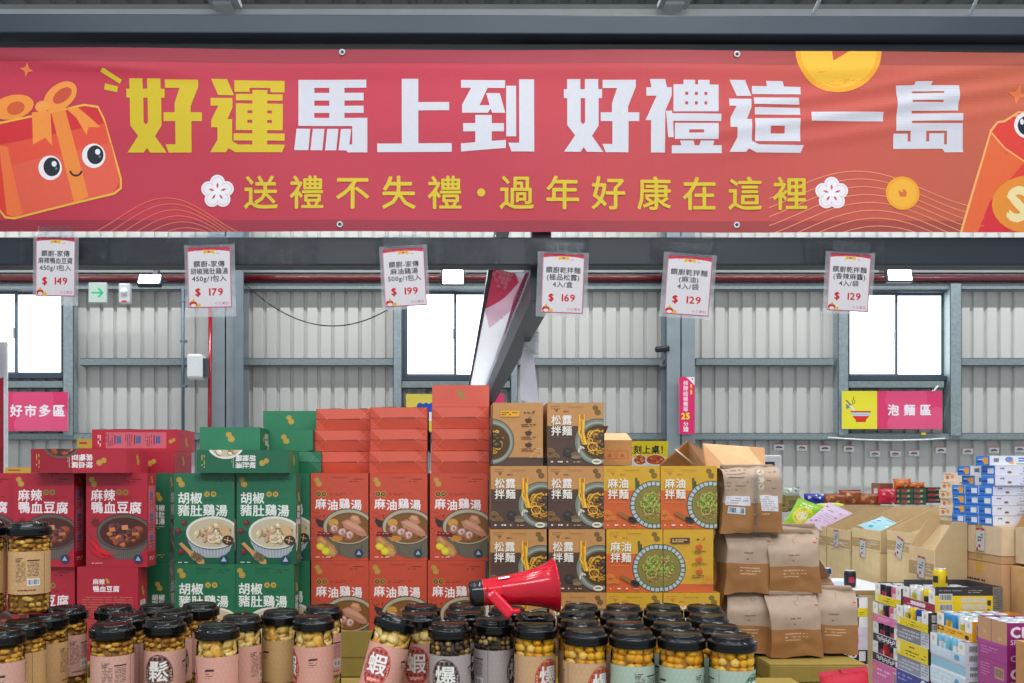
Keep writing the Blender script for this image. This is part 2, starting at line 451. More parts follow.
# exit sign
o = empty('exit_sign', at(97.5, 292.5, 11.6)); tag(o, 'white emergency exit sign with a green right arrow', 'exit sign')
w = 17*11.6/F; h = 19*11.6/F
mb = MB('gloss', (190, 200, 196)); mb.bbox(-w/2-.008, w/2+.008, 0, .05, -h/2-.008, h/2+.008, .006); mb.build('case', o)
mb = MB('exit'); mb.box(-w/2, w/2, -.004, 0, -h/2, h/2); mb.build('panel', o)
A = Art(17, 19); A.rect(2.5, 8.9, 13, 10.7, (40, 190, 120)); A.line([(9.3, 5.2), (13.8, 9.8), (9.3, 14.4)], 1.9, (40, 190, 120))
mb = MB('paper'); mb.art(A, lambda u, v, q: Vector((-w/2+u*w/17, -.0042-q, h/2-v*h/19)), z0=.001); mb.build('arrow', o)
# emergency lamp
o = empty('emergency_lamp', at(124, 293, 11.6)); tag(o, 'white emergency lamp with a tiny red light beside the arrow sign', 'emergency lamp')
mb = MB('gloss', (205, 208, 208)); mb.bbox(-.075, .075, 0, .09, -.13, .13, .02); mb.build('case', o)
mb = MB('gloss', (238, 240, 240)); mb.lathe([(0.001, .03), (.04, .025), (.05, 0)], 20, T=Matrix.Translation((0, 0, .02)) @ Matrix.Rotation(PI/2, 4, 'X')); mb.build('lens', o)
mb = MB('gloss', (230, 40, 40)); mb.box(-.03, .03, -.004, 0, -.115, -.095); mb.build('indicator', o)
# white box on the column
o = empty('wall_speaker', at(197.5, 367, 11.3)); tag(o, 'white wall speaker on the first grey column beside the red pipe', 'speaker')
mb = MB('gloss', (225, 228, 230)); mb.bbox(-.11, .085, -.1, .1, -.155, .155, .03); mb.build('case', o)
mb = MB('gloss', (60, 64, 70)); mb.box(.085, .12, -.06, .1, -.13, .1); mb.build('back_plate', o)
# camera on a bracket
o = empty('security_camera', at(662, 349, 11.6)); tag(o, 'small dark security camera left of the second column', 'camera')
mb = MB('gloss', (40, 44, 50)); mb.lathe([(.001, -.085), (.034, -.085), (.04, -.07), (.04, .09), (.03, .1), (.001, .1)], 18, T=Matrix.Rotation(PI/2, 4, 'X') @ Matrix.Rotation(.9, 4, 'Y')); mb.build('body', o)
mb = MB('gloss', (150, 156, 160)); mb.tube([(.03, .03, -.02), (.06, .06, -.1), (.06, .2, -.16)], .018, 8); mb.box(.02, .1, .2, .22, -.2, -.1); mb.build('bracket', o)

def sign(name, px0, px1, py0, py1, Y, art, label, cat, unit=1.0, thick=.012, loc_only=False):
    """a printed board; the drawing's units are the photograph's pixels at the board"""
    k = Y/F; w, h = (px1-px0)*k, (py1-py0)*k
    mb = MB('paper', (235, 235, 235)); mb.box(0, w, 0, thick, -h, 0)
    mb.art(art, lambda u, v, q: Vector((u*w/art.W, -q, -v*h/art.H)), eps=6e-5, z0=5e-4)
    return tag(mb.build(name, loc=at(px0, py0, Y)), label, cat)
PINK, PINK2 = (226, 62, 112), (236, 110, 150)
def pink_bg(A, x0):
    A.rect(x0, 0, A.W, A.H, PINK)
    A.ell(x0+(A.W-x0)*.45, 8, 21, 19, (230, 82, 126)); A.ell(x0+(A.W-x0)*.62, 33, 30, 17, (234, 92, 134)); A.ell(A.W-6, 30, 12, 14, (232, 88, 130))
A = Art(90, 39); pink_bg(A, 26); A.rect(0, 0, 26, 39, (240, 226, 55))
A.text('好市多區', 32, 19-6.6, 12.6, (250, 240, 246), bold=.035, adv=14.2)
A2 = A
sign('section_sign', -22, 68, 392, 431, 11.8, A2, 'pink wall sign reading 好市多區 under the left window', 'sign')
A = Art(100, 38); pink_bg(A, 35); A.rect(0, 0, 35, 38, (240, 228, 56))
A.poly([(8.3, 20), (29, 20), (28.4, 21.6), (8.8, 21.6)], (214, 48, 44)); A.poly([(8.8, 21.6), (28.6, 21.6), (27.4, 25), (10, 25)], (200, 222, 222))
A.poly([(10, 25), (27.4, 25), (23.8, 29.2), (14, 29.2)], (226, 56, 46)); A.poly([(13.8, 29.2), (24, 29.2), (24, 31), (13.8, 31)], (214, 40, 40))
for q in range(10): A.rect(9.6+q*1.85, 23, 10.5+q*1.85, 23.7, (90, 120, 160))
A.line([(4, 9), (9.2, 14.6)], 1.2, (80, 100, 130)); A.poly([(4, 12.5), (8.5, 16), (4, 18.6)], (120, 140, 170)); A.line([(8, 14.8), (12.6, 19.4)], 1.8, (225, 235, 240))
A.line([(12, 5.5), (11.2, 8), (13, 10.2), (12, 13)], .6, (90, 80, 30)); A.line([(9.8, 9), (10.8, 11), (9.8, 13.6)], .5, (90, 80, 30))
A.text('泡麵區', 45.5, 13.2, 11.6, (250, 240, 246), bold=.035, adv=16.1)
sign('section_sign', 842, 942, 391, 429, 11.8, A, 'yellow and pink wall sign reading 泡麵區 with a red noodle bowl', 'sign')
A = Art(98, 38); pink_bg(A, 34); A.rect(0, 0, 34, 38, (226, 206, 84)); A.poly([(11, 10), (14, 8.5), (17, 10), (20, 8.5), (23, 10), (26, 8.5), (28, 10), (28, 18), (11, 18)], (34, 84, 190)); A.rect(11, 18, 28, 27, (236, 240, 244))
sign('section_sign', 406, 504, 394, 432, 11.8, A, 'yellow and pink wall sign half hidden behind the orange stack', 'sign')
A = Art(15.5, 57); A.rect(0, 0, 15.5, 57, (232, 46, 110)); A.poly([(7.2, 0), (15.5, 0), (15.5, 8)], (245, 240, 244)); A.poly([(12.2, 1.2), (14.4, 1.2), (13.8, 3.6)], (226, 80, 130))
A.text('排隊結帳需等', 4.1, 3.6, 5.1, (252, 232, 242), bold=.02, adv=5.25, vert=True)
A.rect(11.3, 7.2, 13, 11, (246, 214, 50)); A.rect(11.3, 13, 13, 17.4, (246, 214, 50))
A.text('25', 2.2, 34.6, 8.4, (250, 232, 40), bold=.045); A.text('分鐘', 4.2, 44.4, 5.3, (252, 240, 246), bold=.02, adv=5.2, vert=True)
sign('queue_sign', 679, 694.5, 377, 434, 11.5, A, 'tall narrow pink sign with a yellow 25 on the second column', 'sign')
A = Art(62, 24); A.rect(0, 0, 62, 24, (244, 216, 40)); A.rect(0, 15.5, 62, 24, (236, 232, 228)); A.text('立刻上桌！', 18.4, 4, 8.6, (30, 32, 38), bold=.03, adv=8.9)
for cx, rx in ((34, 6), (49.5, 9.2)):
    A.ell(cx, 18.6, rx+1.2, 5.6, (246, 244, 240)); A.ell(cx, 18, rx, 4.6, (200, 92, 44))
    for q in range(16): A.ell(cx+A.r.uniform(-.8, .8)*rx, 18+A.r.uniform(-3, 2.6), A.r.uniform(.9, 2), A.r.uniform(.6, 1.2), A.r.choice(((226, 150, 70), (190, 60, 36), (230, 180, 110), (150, 60, 34))), n=10)
sign('food_sign', 606, 668, 441, 466, 9.0, A, 'yellow food poster board ending in 上桌 behind the small brown carton', 'sign')
for cx, cy in ((779, 447), (802, 447.5), (825, 448), (849, 448.5), (875, 453.5), (895.5, 453.5), (914, 453), (941, 450), (968, 451), (994, 450), (1020, 449), (1046, 449)):
    A = Art(10.4, 6.6); A.rect(0, 0, 10.4, 6.6, (238, 238, 236)); A.rect(0, 0, 10.4, .9, (226, 130, 140))
    A.ring(5.2, 4.6, 3.6, 2.2, .8, (50, 54, 62), 190, 350, 10); A.rect(2.2, 3.5, 8.2, 4.3, (60, 64, 72)); A.lines(2.4, 5.2, 8.6, .9, 1, (120, 70, 80))
    o = sign('shelf_label', cx-5.2, cx+5.2, cy-3.3, cy+3.3, 11.97, A, 'small white shelf label with a dark arch mark stuck on the corrugated wall', 'label', thick=.008); o['group'] = 'white labels along the corrugated wall'
# yellow tag on the girt, white hook
mb = MB('paper', (240, 196, 40)); mb.box(0, .06, 0, .01, -.03, 0); tag(mb.build('sticker', loc=at(921.5, 432.6, 11.82)), 'tiny yellow sticker on the girt below the noodle section sign', 'sticker')
mb = MB('gloss', (230, 234, 236)); mb.tube([at(938, 386, 11.8), at(935.6, 388.5, 11.8), at(934.4, 390.4, 11.8), at(932, 391, 11.8)], .012, 8); tag(mb.build('hook'), 'small white hook above the noodle section sign', 'hook')
# stand-up banner cut by the picture's left edge
o = empty('roll_up_banner', (xat(-60, 6), 6, 0)); tag(o, 'dark red standing banner with a white edge beside the left window', 'banner')
w = 64*6/F; ht = zat(342, 6)
A = Art(64, 400); A.rect(0, 0, 64, 400, (150, 30, 44)); A.rect(0, 0, 64, 60, (214, 210, 216)); A.poly([(0, 70), (64, 40), (64, 120), (0, 150)], (170, 40, 56))
mb = MB('paper', (150, 30, 44)); mb.box(0, w, 0, .006, .06, ht); mb.art(A, lambda u, v, q: Vector((u*w/64, -q, ht-v*(ht-.06)/400)), z0=5e-4); mb.build('print', o)
mb = MB('gloss', (225, 228, 228)); mb.box(w, w+.022, -.006, .012, .04, ht); mb.build('edge_strip', o)
mb = MB('steel', (90, 92, 96)); mb.box(-.02, w+.02, -.15, .15, 0, .06); mb.build('base', o)
# air cooler
o = empty('air_cooler', (xat(754, 8), 8, 0)); tag(o, 'white louvred air cooler standing behind the kraft bags', 'air cooler')
w2 = 28.5*8/F; ht = zat(455, 8)
mb = MB('gloss', (226, 229, 230)); mb.bbox(-w2, w2, 0, .4, .05, ht, .02); mb.build('cabinet', o)
for z in [ht-.06-.062*q for q in range(9)]:
    mb = MB('gloss', (40, 58, 74)); mb.box(-w2+.03, w2-.07, -.004, .004, z-.036, z); mb.build('louvre', o)
mb = MB('steel', (60, 60, 64)); 
for a in (-w2+.06, w2-.06):
    for b in (.06, .34): mb.box(a-.03, a+.03, b-.03, b+.03, 0, .05)
mb.build('feet', o)
# ================================================================== the sign frame and its banner (4.5 m away)
YB = 4.5; KB = YB/F
o = empty('sign_frame', (0, YB, 0)); tag(o, 'dark grey square steel frame carrying the big red banner', 'frame')
DK = (40, 54, 66)
def rail(name, x0, x1, y0, y1, z0, z1, col=DK):
    mb = MB('steel', col); mb.bbox(x0, x1, y0-YB, y1-YB, z0, z1, .006); return mb.build(name, o)
zt0, zt1 = zat(46, YB), zat(23, YB)
tr = rail('top_rail', -3.2, 3.8, YB+.0, YB+.14, zat(33.5, YB), zat(14.5, YB)); tr.rotation_euler = (0, .0026, 0)
rail('inner_rail', -3.2, 3.8, YB+.09, YB+.14, zat(52, YB), zat(33, YB)-.008, (48, 54, 58))
zb0, zb1 = zat(264, YB), zat(236, YB)
rail('bottom_rail', -3.2, 3.8, YB+.02, YB+.14, zb0, zb1, (28, 37, 46))
rail('side_top_rail', .38, .5, YB+.15, 11.2, zt0, zt1, (60, 66, 72))
rail('side_bottom_rail', .4, .52, YB+.15, 11.2, zat(296, YB)+.0, zb0+.11, (64, 70, 78))
rail('back_post', .41, .51, YB+.17, YB+.27, zb0-.02, zt1, (60, 70, 80))
for xx in (-3.2, 3.7): rail('leg', xx, xx+.1, YB+.145, YB+.245, 0, zt1)
rail('far_post', .4, .5, 11.2, 11.3, 0, zt1)
# clear packing film wound round the lower rail
def film(px0, px1, seed, top=236):
    r = random.Random(seed); mb = MB('film'); nx, nz = 64, 12
    x0, x1 = xat(px0, YB), xat(px1, YB); z0, z1 = zb0-.004, zb1+.006; g = {}
    for i in range(nx+1):
        for j in range(nz+1):
            p = Vector((x0+(x1-x0)*i/nx, 0, z0+(z1-z0)*j/nz))
            g[i, j] = mb.bm.verts.new((p.x, .004-.014*abs(noise.noise(p*30+Vector((seed, 0, 0))))-.006*abs(noise.noise(p*85+Vector((seed, 5, 0)))), p.z))
    for i in range(nx):
        for j in range(nz): mb.dress(mb.bm.faces.new((g[i, j], g[i+1, j], g[i+1, j+1], g[i, j+1])), False)
    mb.build('packing_film', o)
for q, (a, b) in enumerate(((20, 108), (124, 236), (242, 316), (374, 436), (440, 500), (526, 590), (652, 720), (806, 884))): film(a, b, q+1)

BX0, BX1, BY0, BY1 = -30, 1060, 48.5, 231
def bw(px, py):                       # the slack of the cloth, metres towards the viewer
    t = (px-512)/512
    s = .006*math.sin(px/95+py/60)+.004*math.sin(px/41-py/33)
    top = math.exp(-((py-68)/9)**2)*.007
    dg = 0
    if px > 640:
        k = min(1, (px-640)/200)
        for c0, a in ((118, .011), (96, .008), (140, .006)):
            d = (py-(c0-(px-800)*.16))/7.0; dg += a*k*math.exp(-d*d)
    lf = math.exp(-((py-(57+px*.10))/6)**2)*.010*max(0, 1-px/260) if px < 260 else 0
    return s+top+dg+lf
def bfn(u, v, q):
    px, py = BX0+u, BY0+v
    sag = (px/1024)*4.2*(1-(py-BY0)/(BY1-BY0))+(px/1024)*1.2*((py-BY0)/(BY1-BY0))-1.2*(1-(py-BY0)/(BY1-BY0))
    return Vector((xat(px, YB-.018), -.012-bw(px, py)-q, zat(py+sag, YB-.018)))
W, H = BX1-BX0, BY1-BY0
CU, CV = linsp(0, W, 90), linsp(0, H, 72)
ban = empty('banner', (0, YB, 0)); tag(ban, 'wide red new year sale banner hung across the top', 'banner')
def lerp3(a, b, t): return tuple(a[i]+(b[i]-a[i])*t for i in range(3))
A = Art(W, H)
for k in range(78):
    t = max(0, min(1, ((k*14-30)/1024-.45)/.55)); A.rect(k*14, 0, k*14+14, H, lerp3((188, 54, 74), (198, 102, 76), t), False)
mb = MB('vinyl'); mb.art(A, bfn, cutu=CU, cutv=CV, z0=0); mb.build('cloth', ban)
# hems: the cloth folded double along both edges; darker red paints the blocked light
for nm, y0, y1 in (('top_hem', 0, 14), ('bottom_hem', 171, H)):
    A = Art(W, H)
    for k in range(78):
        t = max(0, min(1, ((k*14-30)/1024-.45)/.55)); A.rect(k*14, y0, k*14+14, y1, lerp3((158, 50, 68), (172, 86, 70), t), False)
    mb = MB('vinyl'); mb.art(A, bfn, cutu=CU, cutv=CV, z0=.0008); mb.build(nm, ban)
def banart(name, A, z0=.0022, eps=4e-5, mat='vinyl'):
    mb = MB(mat); mb.art(A, bfn, cutu=CU, cutv=CV, z0=z0, eps=eps); return mb.build(name, ban)
K = 85/683
YEL, WHT = (214, 192, 36), (212, 217, 226)
def put(A, polys, ox, oy, c):
    A.lay += 1
    for p in polys: A.poly([(ox+x*K-BX0, oy+y*K-BY0) for x, y in p], c, False)
hao = [[(57, 33), (163, 33), (163, 113), (182, 113), (182, 184), (167, 184), (167, 378), (186, 394), (190, 580), (165, 618), (33, 618), (122, 486), (58, 402), (58, 184), (31, 184), (31, 113), (57, 113)],
       [(200, 33), (307, 33), (307, 113), (338, 113), (338, 184), (311, 184), (311, 405), (258, 488), (350, 618), (218, 618), (190, 580), (186, 394), (202, 378), (202, 184), (182, 184), (182, 113), (200, 113)],
       [(342, 40), (608, 40), (608, 95), (547, 250), (547, 298), (637, 298), (637, 368), (552, 368), (552, 618), (367, 618), (342, 552), (422, 552), (422, 368), (328, 368), (328, 298), (418, 298), (418, 225), (458, 105), (342, 105)]]
yun = [[(48, 33), (175, 33), (230, 160), (103, 160)],
       [(43, 183), (218, 183), (218, 262), (178, 352), (216, 352), (216, 528), (262, 556), (640, 556), (618, 618), (243, 618), (187, 585), (166, 618), (38, 618), (98, 518), (98, 418), (48, 418), (48, 360), (105, 246), (43, 246)],
       [(234, 40), (636, 40), (636, 132), (522, 132), (522, 98), (355, 98), (355, 132), (234, 132)], R4(378, 115, 497, 560),
       R4(246, 148, 378, 200), R4(497, 148, 620, 200), R4(228, 466, 378, 524), R4(497, 466, 638, 524)] + \
      rect_holes(246, 225, 378, 440, [(338, 280, 378, 304), (338, 356, 378, 382)]) + rect_holes(497, 225, 622, 440, [(497, 280, 535, 304), (497, 356, 535, 382)])
ma = [R4(64, 33, 192, 404), R4(192, 33, 612, 96), R4(313, 96, 435, 338), R4(192, 136, 313, 198), R4(435, 136, 590, 198), R4(192, 240, 313, 298), R4(435, 240, 590, 298), R4(192, 338, 620, 404),
      [(498, 404), (620, 404), (620, 618), (462, 618), (450, 602), (388, 602), (408, 427), (490, 427), (475, 553), (498, 553)],
      [(50, 427), (160, 427), (146, 602), (32, 602)], [(180, 427), (275, 427), (258, 602), (162, 602)], [(297, 427), (387, 427), (370, 602), (280, 602)]]
shang = [R4(255, 30, 388, 548), R4(388, 217, 636, 284), R4(57, 548, 657, 618)]
dao = [[(48, 40), (402, 40), (402, 103), (262, 103), (197, 244), (278, 244), (250, 145), (360, 145), (404, 306), (300, 306), (285, 272), (265, 306), (57, 306), (57, 240), (130, 103), (48, 103)],
       R4(163, 324, 295, 544), R4(65, 390, 163, 456), R4(295, 390, 393, 456), [(48, 553), (408, 525), (408, 590), (48, 618)], R4(411, 84, 491, 496),
       [(515, 32), (636, 32), (636, 618), (452, 618), (428, 548), (515, 548)]]
li = [[(77, 36), (200, 36), (214, 100), (253, 100), (253, 168), (203, 287), (203, 620), (90, 620), (90, 362), (45, 362), (133, 168), (50, 168), (50, 100), (90, 100)],
      R4(347, 40, 441, 76), R4(464, 40, 557, 76), [(208, 287), (256, 287), (258, 307), (653, 311), (653, 369), (266, 369), (272, 498), (228, 498)],
      [(322, 525), (432, 525), (442, 562), (478, 562), (490, 525), (598, 525), (590, 562), (658, 562), (658, 626), (258, 626), (258, 562), (335, 562)]] + \
     rect_holes(267, 76, 631, 293, [(x, y, x+24, y+25) for x in (362, 440, 516) for y in (136, 212)]) + rect_holes(281, 384, 632, 513, [(396, 436, 515, 462)])
zhe = [[(35, 46), (162, 46), (214, 172), (95, 175)],
       [(32, 197), (212, 197), (212, 268), (177, 360), (217, 360), (217, 533), (275, 565), (637, 569), (610, 630), (255, 630), (192, 597), (170, 626), (38, 626), (100, 510), (100, 426), (44, 426), (44, 350), (92, 256), (35, 256)],
       [(218, 92), (340, 92), (332, 50), (468, 50), (477, 92), (612, 95), (612, 157), (218, 157)], [(232, 185), (596, 185), (602, 240), (236, 240)], R4(240, 265, 608, 323)] + rect_holes(243, 352, 608, 538, [(368, 415, 482, 475)])
dao3 = [[(243, 65), (383, 62), (372, 92), (236, 96)], [(88, 98), (220, 95), (220, 460), (95, 460), (103, 200)], R4(220, 92, 598, 142), R4(474, 142, 597, 158), R4(220, 158, 597, 215), R4(468, 215, 594, 232), R4(220, 232, 590, 298),
        R4(218, 320, 627, 380), R4(213, 400, 627, 460), R4(75, 482, 190, 605), R4(213, 460, 338, 605), R4(190, 545, 213, 605), R4(338, 545, 362, 605), R4(362, 480, 480, 605), R4(502, 460, 627, 605), R4(480, 570, 502, 605), [(465, 605), (627, 605), (630, 635), (485, 635)]]
for c, ps, ox, oy in ((YEL, hao, 122.4, 76), (YEL, yun, 205, 76), (WHT, ma, 290, 76), (WHT, shang, 370, 76), (WHT, dao, 455, 76), (WHT, hao, 560, 76), (WHT, li, 640, 76), (WHT, zhe, 725, 75),
                      (WHT, [R4(216, 290, 796, 364)], 785, 76), (WHT, dao3, 885, 74)):
    A = Art(W, H); put(A, ps, ox, oy-.6-2.6*(ox/1024), c); banart('title_letter', A, z0=.0024)
A = Art(W, H)
for a, b in zip('送禮不失禮・過年好康在這裡', (243, 289, 335, 381, 427, 463.5, 499, 545, 591, 637, 682.5, 728, 773)):
    A.text(a, b-BX0, 174.2-BY0, 35.4, (216, 194, 44), bold=.014)
banart('subtitle', A, z0=.0026, eps=2e-5)
A = Art(W, H)
for p in ([(104, 69.5), (122, 80.5), (120, 84.5), (101, 73)], [(105, 84), (118, 87), (117, 92.5), (104, 90)]): A.poly([(x-BX0, y-BY0) for x, y in p], YEL)
banart('spark_strokes', A)
# wavy gold lines
def waves(x0, x1, base, amp, nn, dx, ph, step, col):
    A = Art(W, H)
    for k in range(nn):
        pts = []
        for q in range(49):
            px = x0+(x1-x0)*q/48; py = base+k*step+amp*math.cos((px-ph-k*dx)/(x1-x0)*2*PI)
            pts.append((px-BX0, py-BY0))
        A.line(pts, .8, col)
    return A
banart('wave_lines', waves(70, 260, 217, -20, 8, 4, 166, 6, (226, 120, 84)), z0=.0016)
banart('wave_lines', waves(770, 1040, 188, -19, 9, 3, 858, 8, (238, 160, 110)), z0=.0016)
# plum blossoms
for cx, cy in ((217, 191), (832, 192)):
    A = Art(W, H); x, y = cx-BX0, cy-BY0
    for q in range(5): A.ell(x+9.3*math.sin(q*2*PI/5), y-9.3*math.cos(q*2*PI/5), 7.6, 7.6, (236, 238, 242), n=20)
    A.ell(x, y, 9, 9, (236, 238, 242), n=20)
    for q in range(5):
        a = q*2*PI/5; A.ring(x+9.0*math.sin(a), y-9.0*math.cos(a), 5.9, 5.9, .35, (222, 150, 158), math.degrees(a)-90-118, math.degrees(a)-90+118, 14)
    for q in range(5):
        a = q*2*PI/5; d = (math.sin(a), -math.cos(a)); n2 = (-d[1], d[0])
        A.poly([(x+d[0]*3.6+n2[0]*.3, y+d[1]*3.6+n2[1]*.3), (x+d[0]*6.4+n2[0]*1.2, y+d[1]*6.4+n2[1]*1.2), (x+d[0]*9.4, y+d[1]*9.4), (x+d[0]*6.4-n2[0]*1.2, y+d[1]*6.4-n2[1]*1.2), (x+d[0]*3.6-n2[0]*.3, y+d[1]*3.6-n2[1]*.3)], (212, 70, 82))
    A.ell(x, y, 3.3, 3.3, (240, 240, 243), n=16)
    banart('blossom', A, z0=.0028)
# coins
A = Art(W, H); x, y = 839-BX0, 48-BY0
A.ell(x, y, 43, 42, (238, 168, 40), n=48); A.ell(x, y, 38, 37, (240, 190, 56), n=48); A.poly([(x-8.5, y-12), (x+12, y-14), (x+13, y-1), (x-5, y+10)], (206, 84, 62))
banart('coin', A)
A = Art(W, H); x, y = 903-BX0, 191.5-BY0
A.ell(x, y, 17, 17, (240, 168, 48), n=36); A.ell(x, y, 14, 14, (242, 182, 60), n=36); A.poly([(x-4.4, y-3), (x+1, y-4.6), (x+4.4, y-1), (x+3.6, y+3.4), (x-2.6, y+3.8)], (212, 110, 66)); A.poly([(x-4.4, y-3), (x+1, y-4.6), (x+.4, y-.5)], (242, 170, 60))
banart('coin', A, z0=.0028)
# gift parcel
A = Art(W, H)
def q2(pts): return [(x-BX0, y-BY0) for x, y in pts]
A.poly(q2([(-24, 134), (-18, 127), (84, 104), (98, 106), (104, 118), (121, 178), (121, 188), (114, 194), (14, 219), (4, 218), (-6, 205), (-24, 150)]), (236, 186, 70))
A.poly(q2([(-24, 136), (-17, 129), (84, 106), (97, 108), (102, 118), (119, 178), (119, 187), (113, 192), (14, 217), (5, 216), (-4, 205), (-22, 150)]), (226, 62, 54))
A.poly(q2([(-2, 146), (104, 122), (119, 180), (113, 192), (14, 217), (8, 214)]), (230, 84, 62))
A.poly(q2([(2, 168), (110, 142), (119, 180), (113, 192), (14, 217), (8, 214)]), (230, 98, 74))
A.poly(q2([(-24, 136), (-17, 129), (84, 106), (97, 108), (102, 118), (104, 123), (0, 146), (-20, 150)]), (214, 48, 56))
A.poly(q2([(0, 146), (8, 148), (22, 214), (14, 217), (6, 214)]), (240, 120, 66))
A.poly(q2([(51, 113), (65, 110), (88, 196), (74, 203)]), (240, 142, 62))
A.poly(q2([(32, 113), (50, 111), (52, 146), (45, 138), (33, 145)]), (244, 152, 66)); A.poly(q2([(65, 108), (78, 108), (90, 118), (100, 127), (88, 127), (86, 135), (76, 118)]), (244, 152, 66))
A.ell(13-BX0, 108-BY0, 21, 12, (244, 152, 66), rot=-14); A.ell(16-BX0, 109-BY0, 9, 6.5, (214, 96, 52), rot=-20)
A.ell(60-BX0, 97-BY0, 19, 12, (244, 156, 70), rot=-38); A.ell(62-BX0, 96-BY0, 11, 6, (206, 84, 56), rot=-38); A.ell(42-BX0, 107-BY0, 7, 5.5, (246, 164, 76), rot=-15)
for ex, ey, s in ((50, 168, 1), (93, 155.5, 1)):
    A.ell(ex-BX0, ey-BY0, 11.6, 12.2, (240, 238, 240)); A.ell(ex+1.6-BX0, ey-1-BY0, 8.2, 9.4, (32, 40, 52)); A.ell(ex+4-BX0, ey-4-BY0, 2.6, 2.9, (238, 240, 244), n=14); A.ell(ex+6-BX0, ey+.6-BY0, 1.2, 1.3, (120, 130, 140), n=10)
A.ring(75.5-BX0, 170-BY0, 6.6, 6.4, 1.9, (52, 34, 40), 8, 172, 16)
banart('parcel_picture', A)
for sx, sy, s in ((27, 71, 7), (1018, 92, 10)):
    A = Art(W, H); A.poly(q2([(sx+s*(1 if q % 2 == 0 else .38)*math.sin(q*PI/4+.2), sy-s*(1 if q % 2 == 0 else .38)*math.cos(q*PI/4+.2)) for q in range(8)]), (236, 130, 72))
    banart('star', A)
# red packet picture at the right end
A = Art(W, H)
A.poly(q2([(960, 231), (990, 128), (997, 119), (1004, 118), (1018, 109), (1060, 109), (1060, 231)]), (244, 184, 112))
A.poly(q2([(962.5, 231), (991.5, 130), (998, 121), (1005, 120), (1018, 111), (1060, 111), (1060, 231)]), (228, 70, 60))
A.poly(q2([(962.5, 231), (991.5, 131), (1000, 142), (1024, 160), (1000, 190), (985, 231)]), (236, 110, 62)); A.poly(q2([(978, 231), (990, 200), (1010, 178), (1060, 170), (1060, 231)]), (222, 54, 64))
A.line(q2([(991, 130), (1004, 146), (1024, 160), (1060, 172)]), 1.6, (246, 176, 104))
A.ell(1027-BX0, 123-BY0, 13, 13.4, (242, 240, 240)); A.ell(1027-BX0, 123.5-BY0, 9.4, 10, (34, 42, 54)); A.ell(1022-BX0, 119.5-BY0, 2, 3, (236, 240, 244), n=12)
A.ell(1029-BX0, 203-BY0, 37, 29, (238, 150, 56)); A.text('S', 1007-BX0, 178-BY0, 46, (244, 228, 170), bold=.05)
banart('packet_picture', A)
for px, py in ((342, 51.5), (340, 224.5), (737, 52.5), (737.5, 223.5)):
    mb = MB('galv', (196, 204, 206)); c = bfn(px-BX0, py-BY0, .003)
    mb.lathe([(.008, 0), (.014, 0), (.016, .003), (.013, .005), (.009, .004), (.008, 0)], 18, T=Matrix.Translation(c) @ Matrix.Rotation(PI/2, 4, 'X'))
    mb.col(40, 40, 44); mb.lathe([(.0001, .001), (.0085, .001)], 14, T=Matrix.Translation(c) @ Matrix.Rotation(PI/2, 4, 'X')); mb.build('grommet', ban)
# banner of the side run, seen edge on
sb = empty('side_banner', (0, YB, 0)); tag(sb, 'pale banner seen from below and almost edge on, running back from the frame', 'banner')
A = Art(600, 100); A.rect(0, 0, 600, 100, (238, 238, 244)); A.poly([(0, 0), (110, 0), (60, 50), (20, 80), (0, 60)], (206, 70, 100)); A.poly([(60, 50), (110, 0), (170, 30), (90, 90), (20, 100), (0, 60), (20, 80)], (238, 200, 214))
A.poly([(0, 88), (600, 88), (600, 100), (0, 100)], (206, 210, 220)); A.poly([(0, 90), (60, 80), (200, 96), (0, 100)], (220, 120, 150))
mb = MB('thin'); mb.art(A, lambda u, v, q: Vector((.205+v*.0019, .15+u*6.5/600, 1.5+1.075-.035*(v/100)-.02*math.sin(PI*v/100)+.004*math.sin(u/23+v/40)-q)), cutu=linsp(0, 600, 60), cutv=linsp(0, 100, 10)); mb.build('cloth', sb)
mb = MB('steel', (40, 46, 54)); mb.tube([(.2, .15, 2.578), (.2, 6.65, 2.578)], .012, 8); mb.build('rod', sb)
for y in (.2, 3.4, 6.5): mb = MB('steel', (40, 46, 54)); mb.tube([(.2, y, 2.59), (.41, y, 2.66)], .006, 6); mb.build('tie', sb)
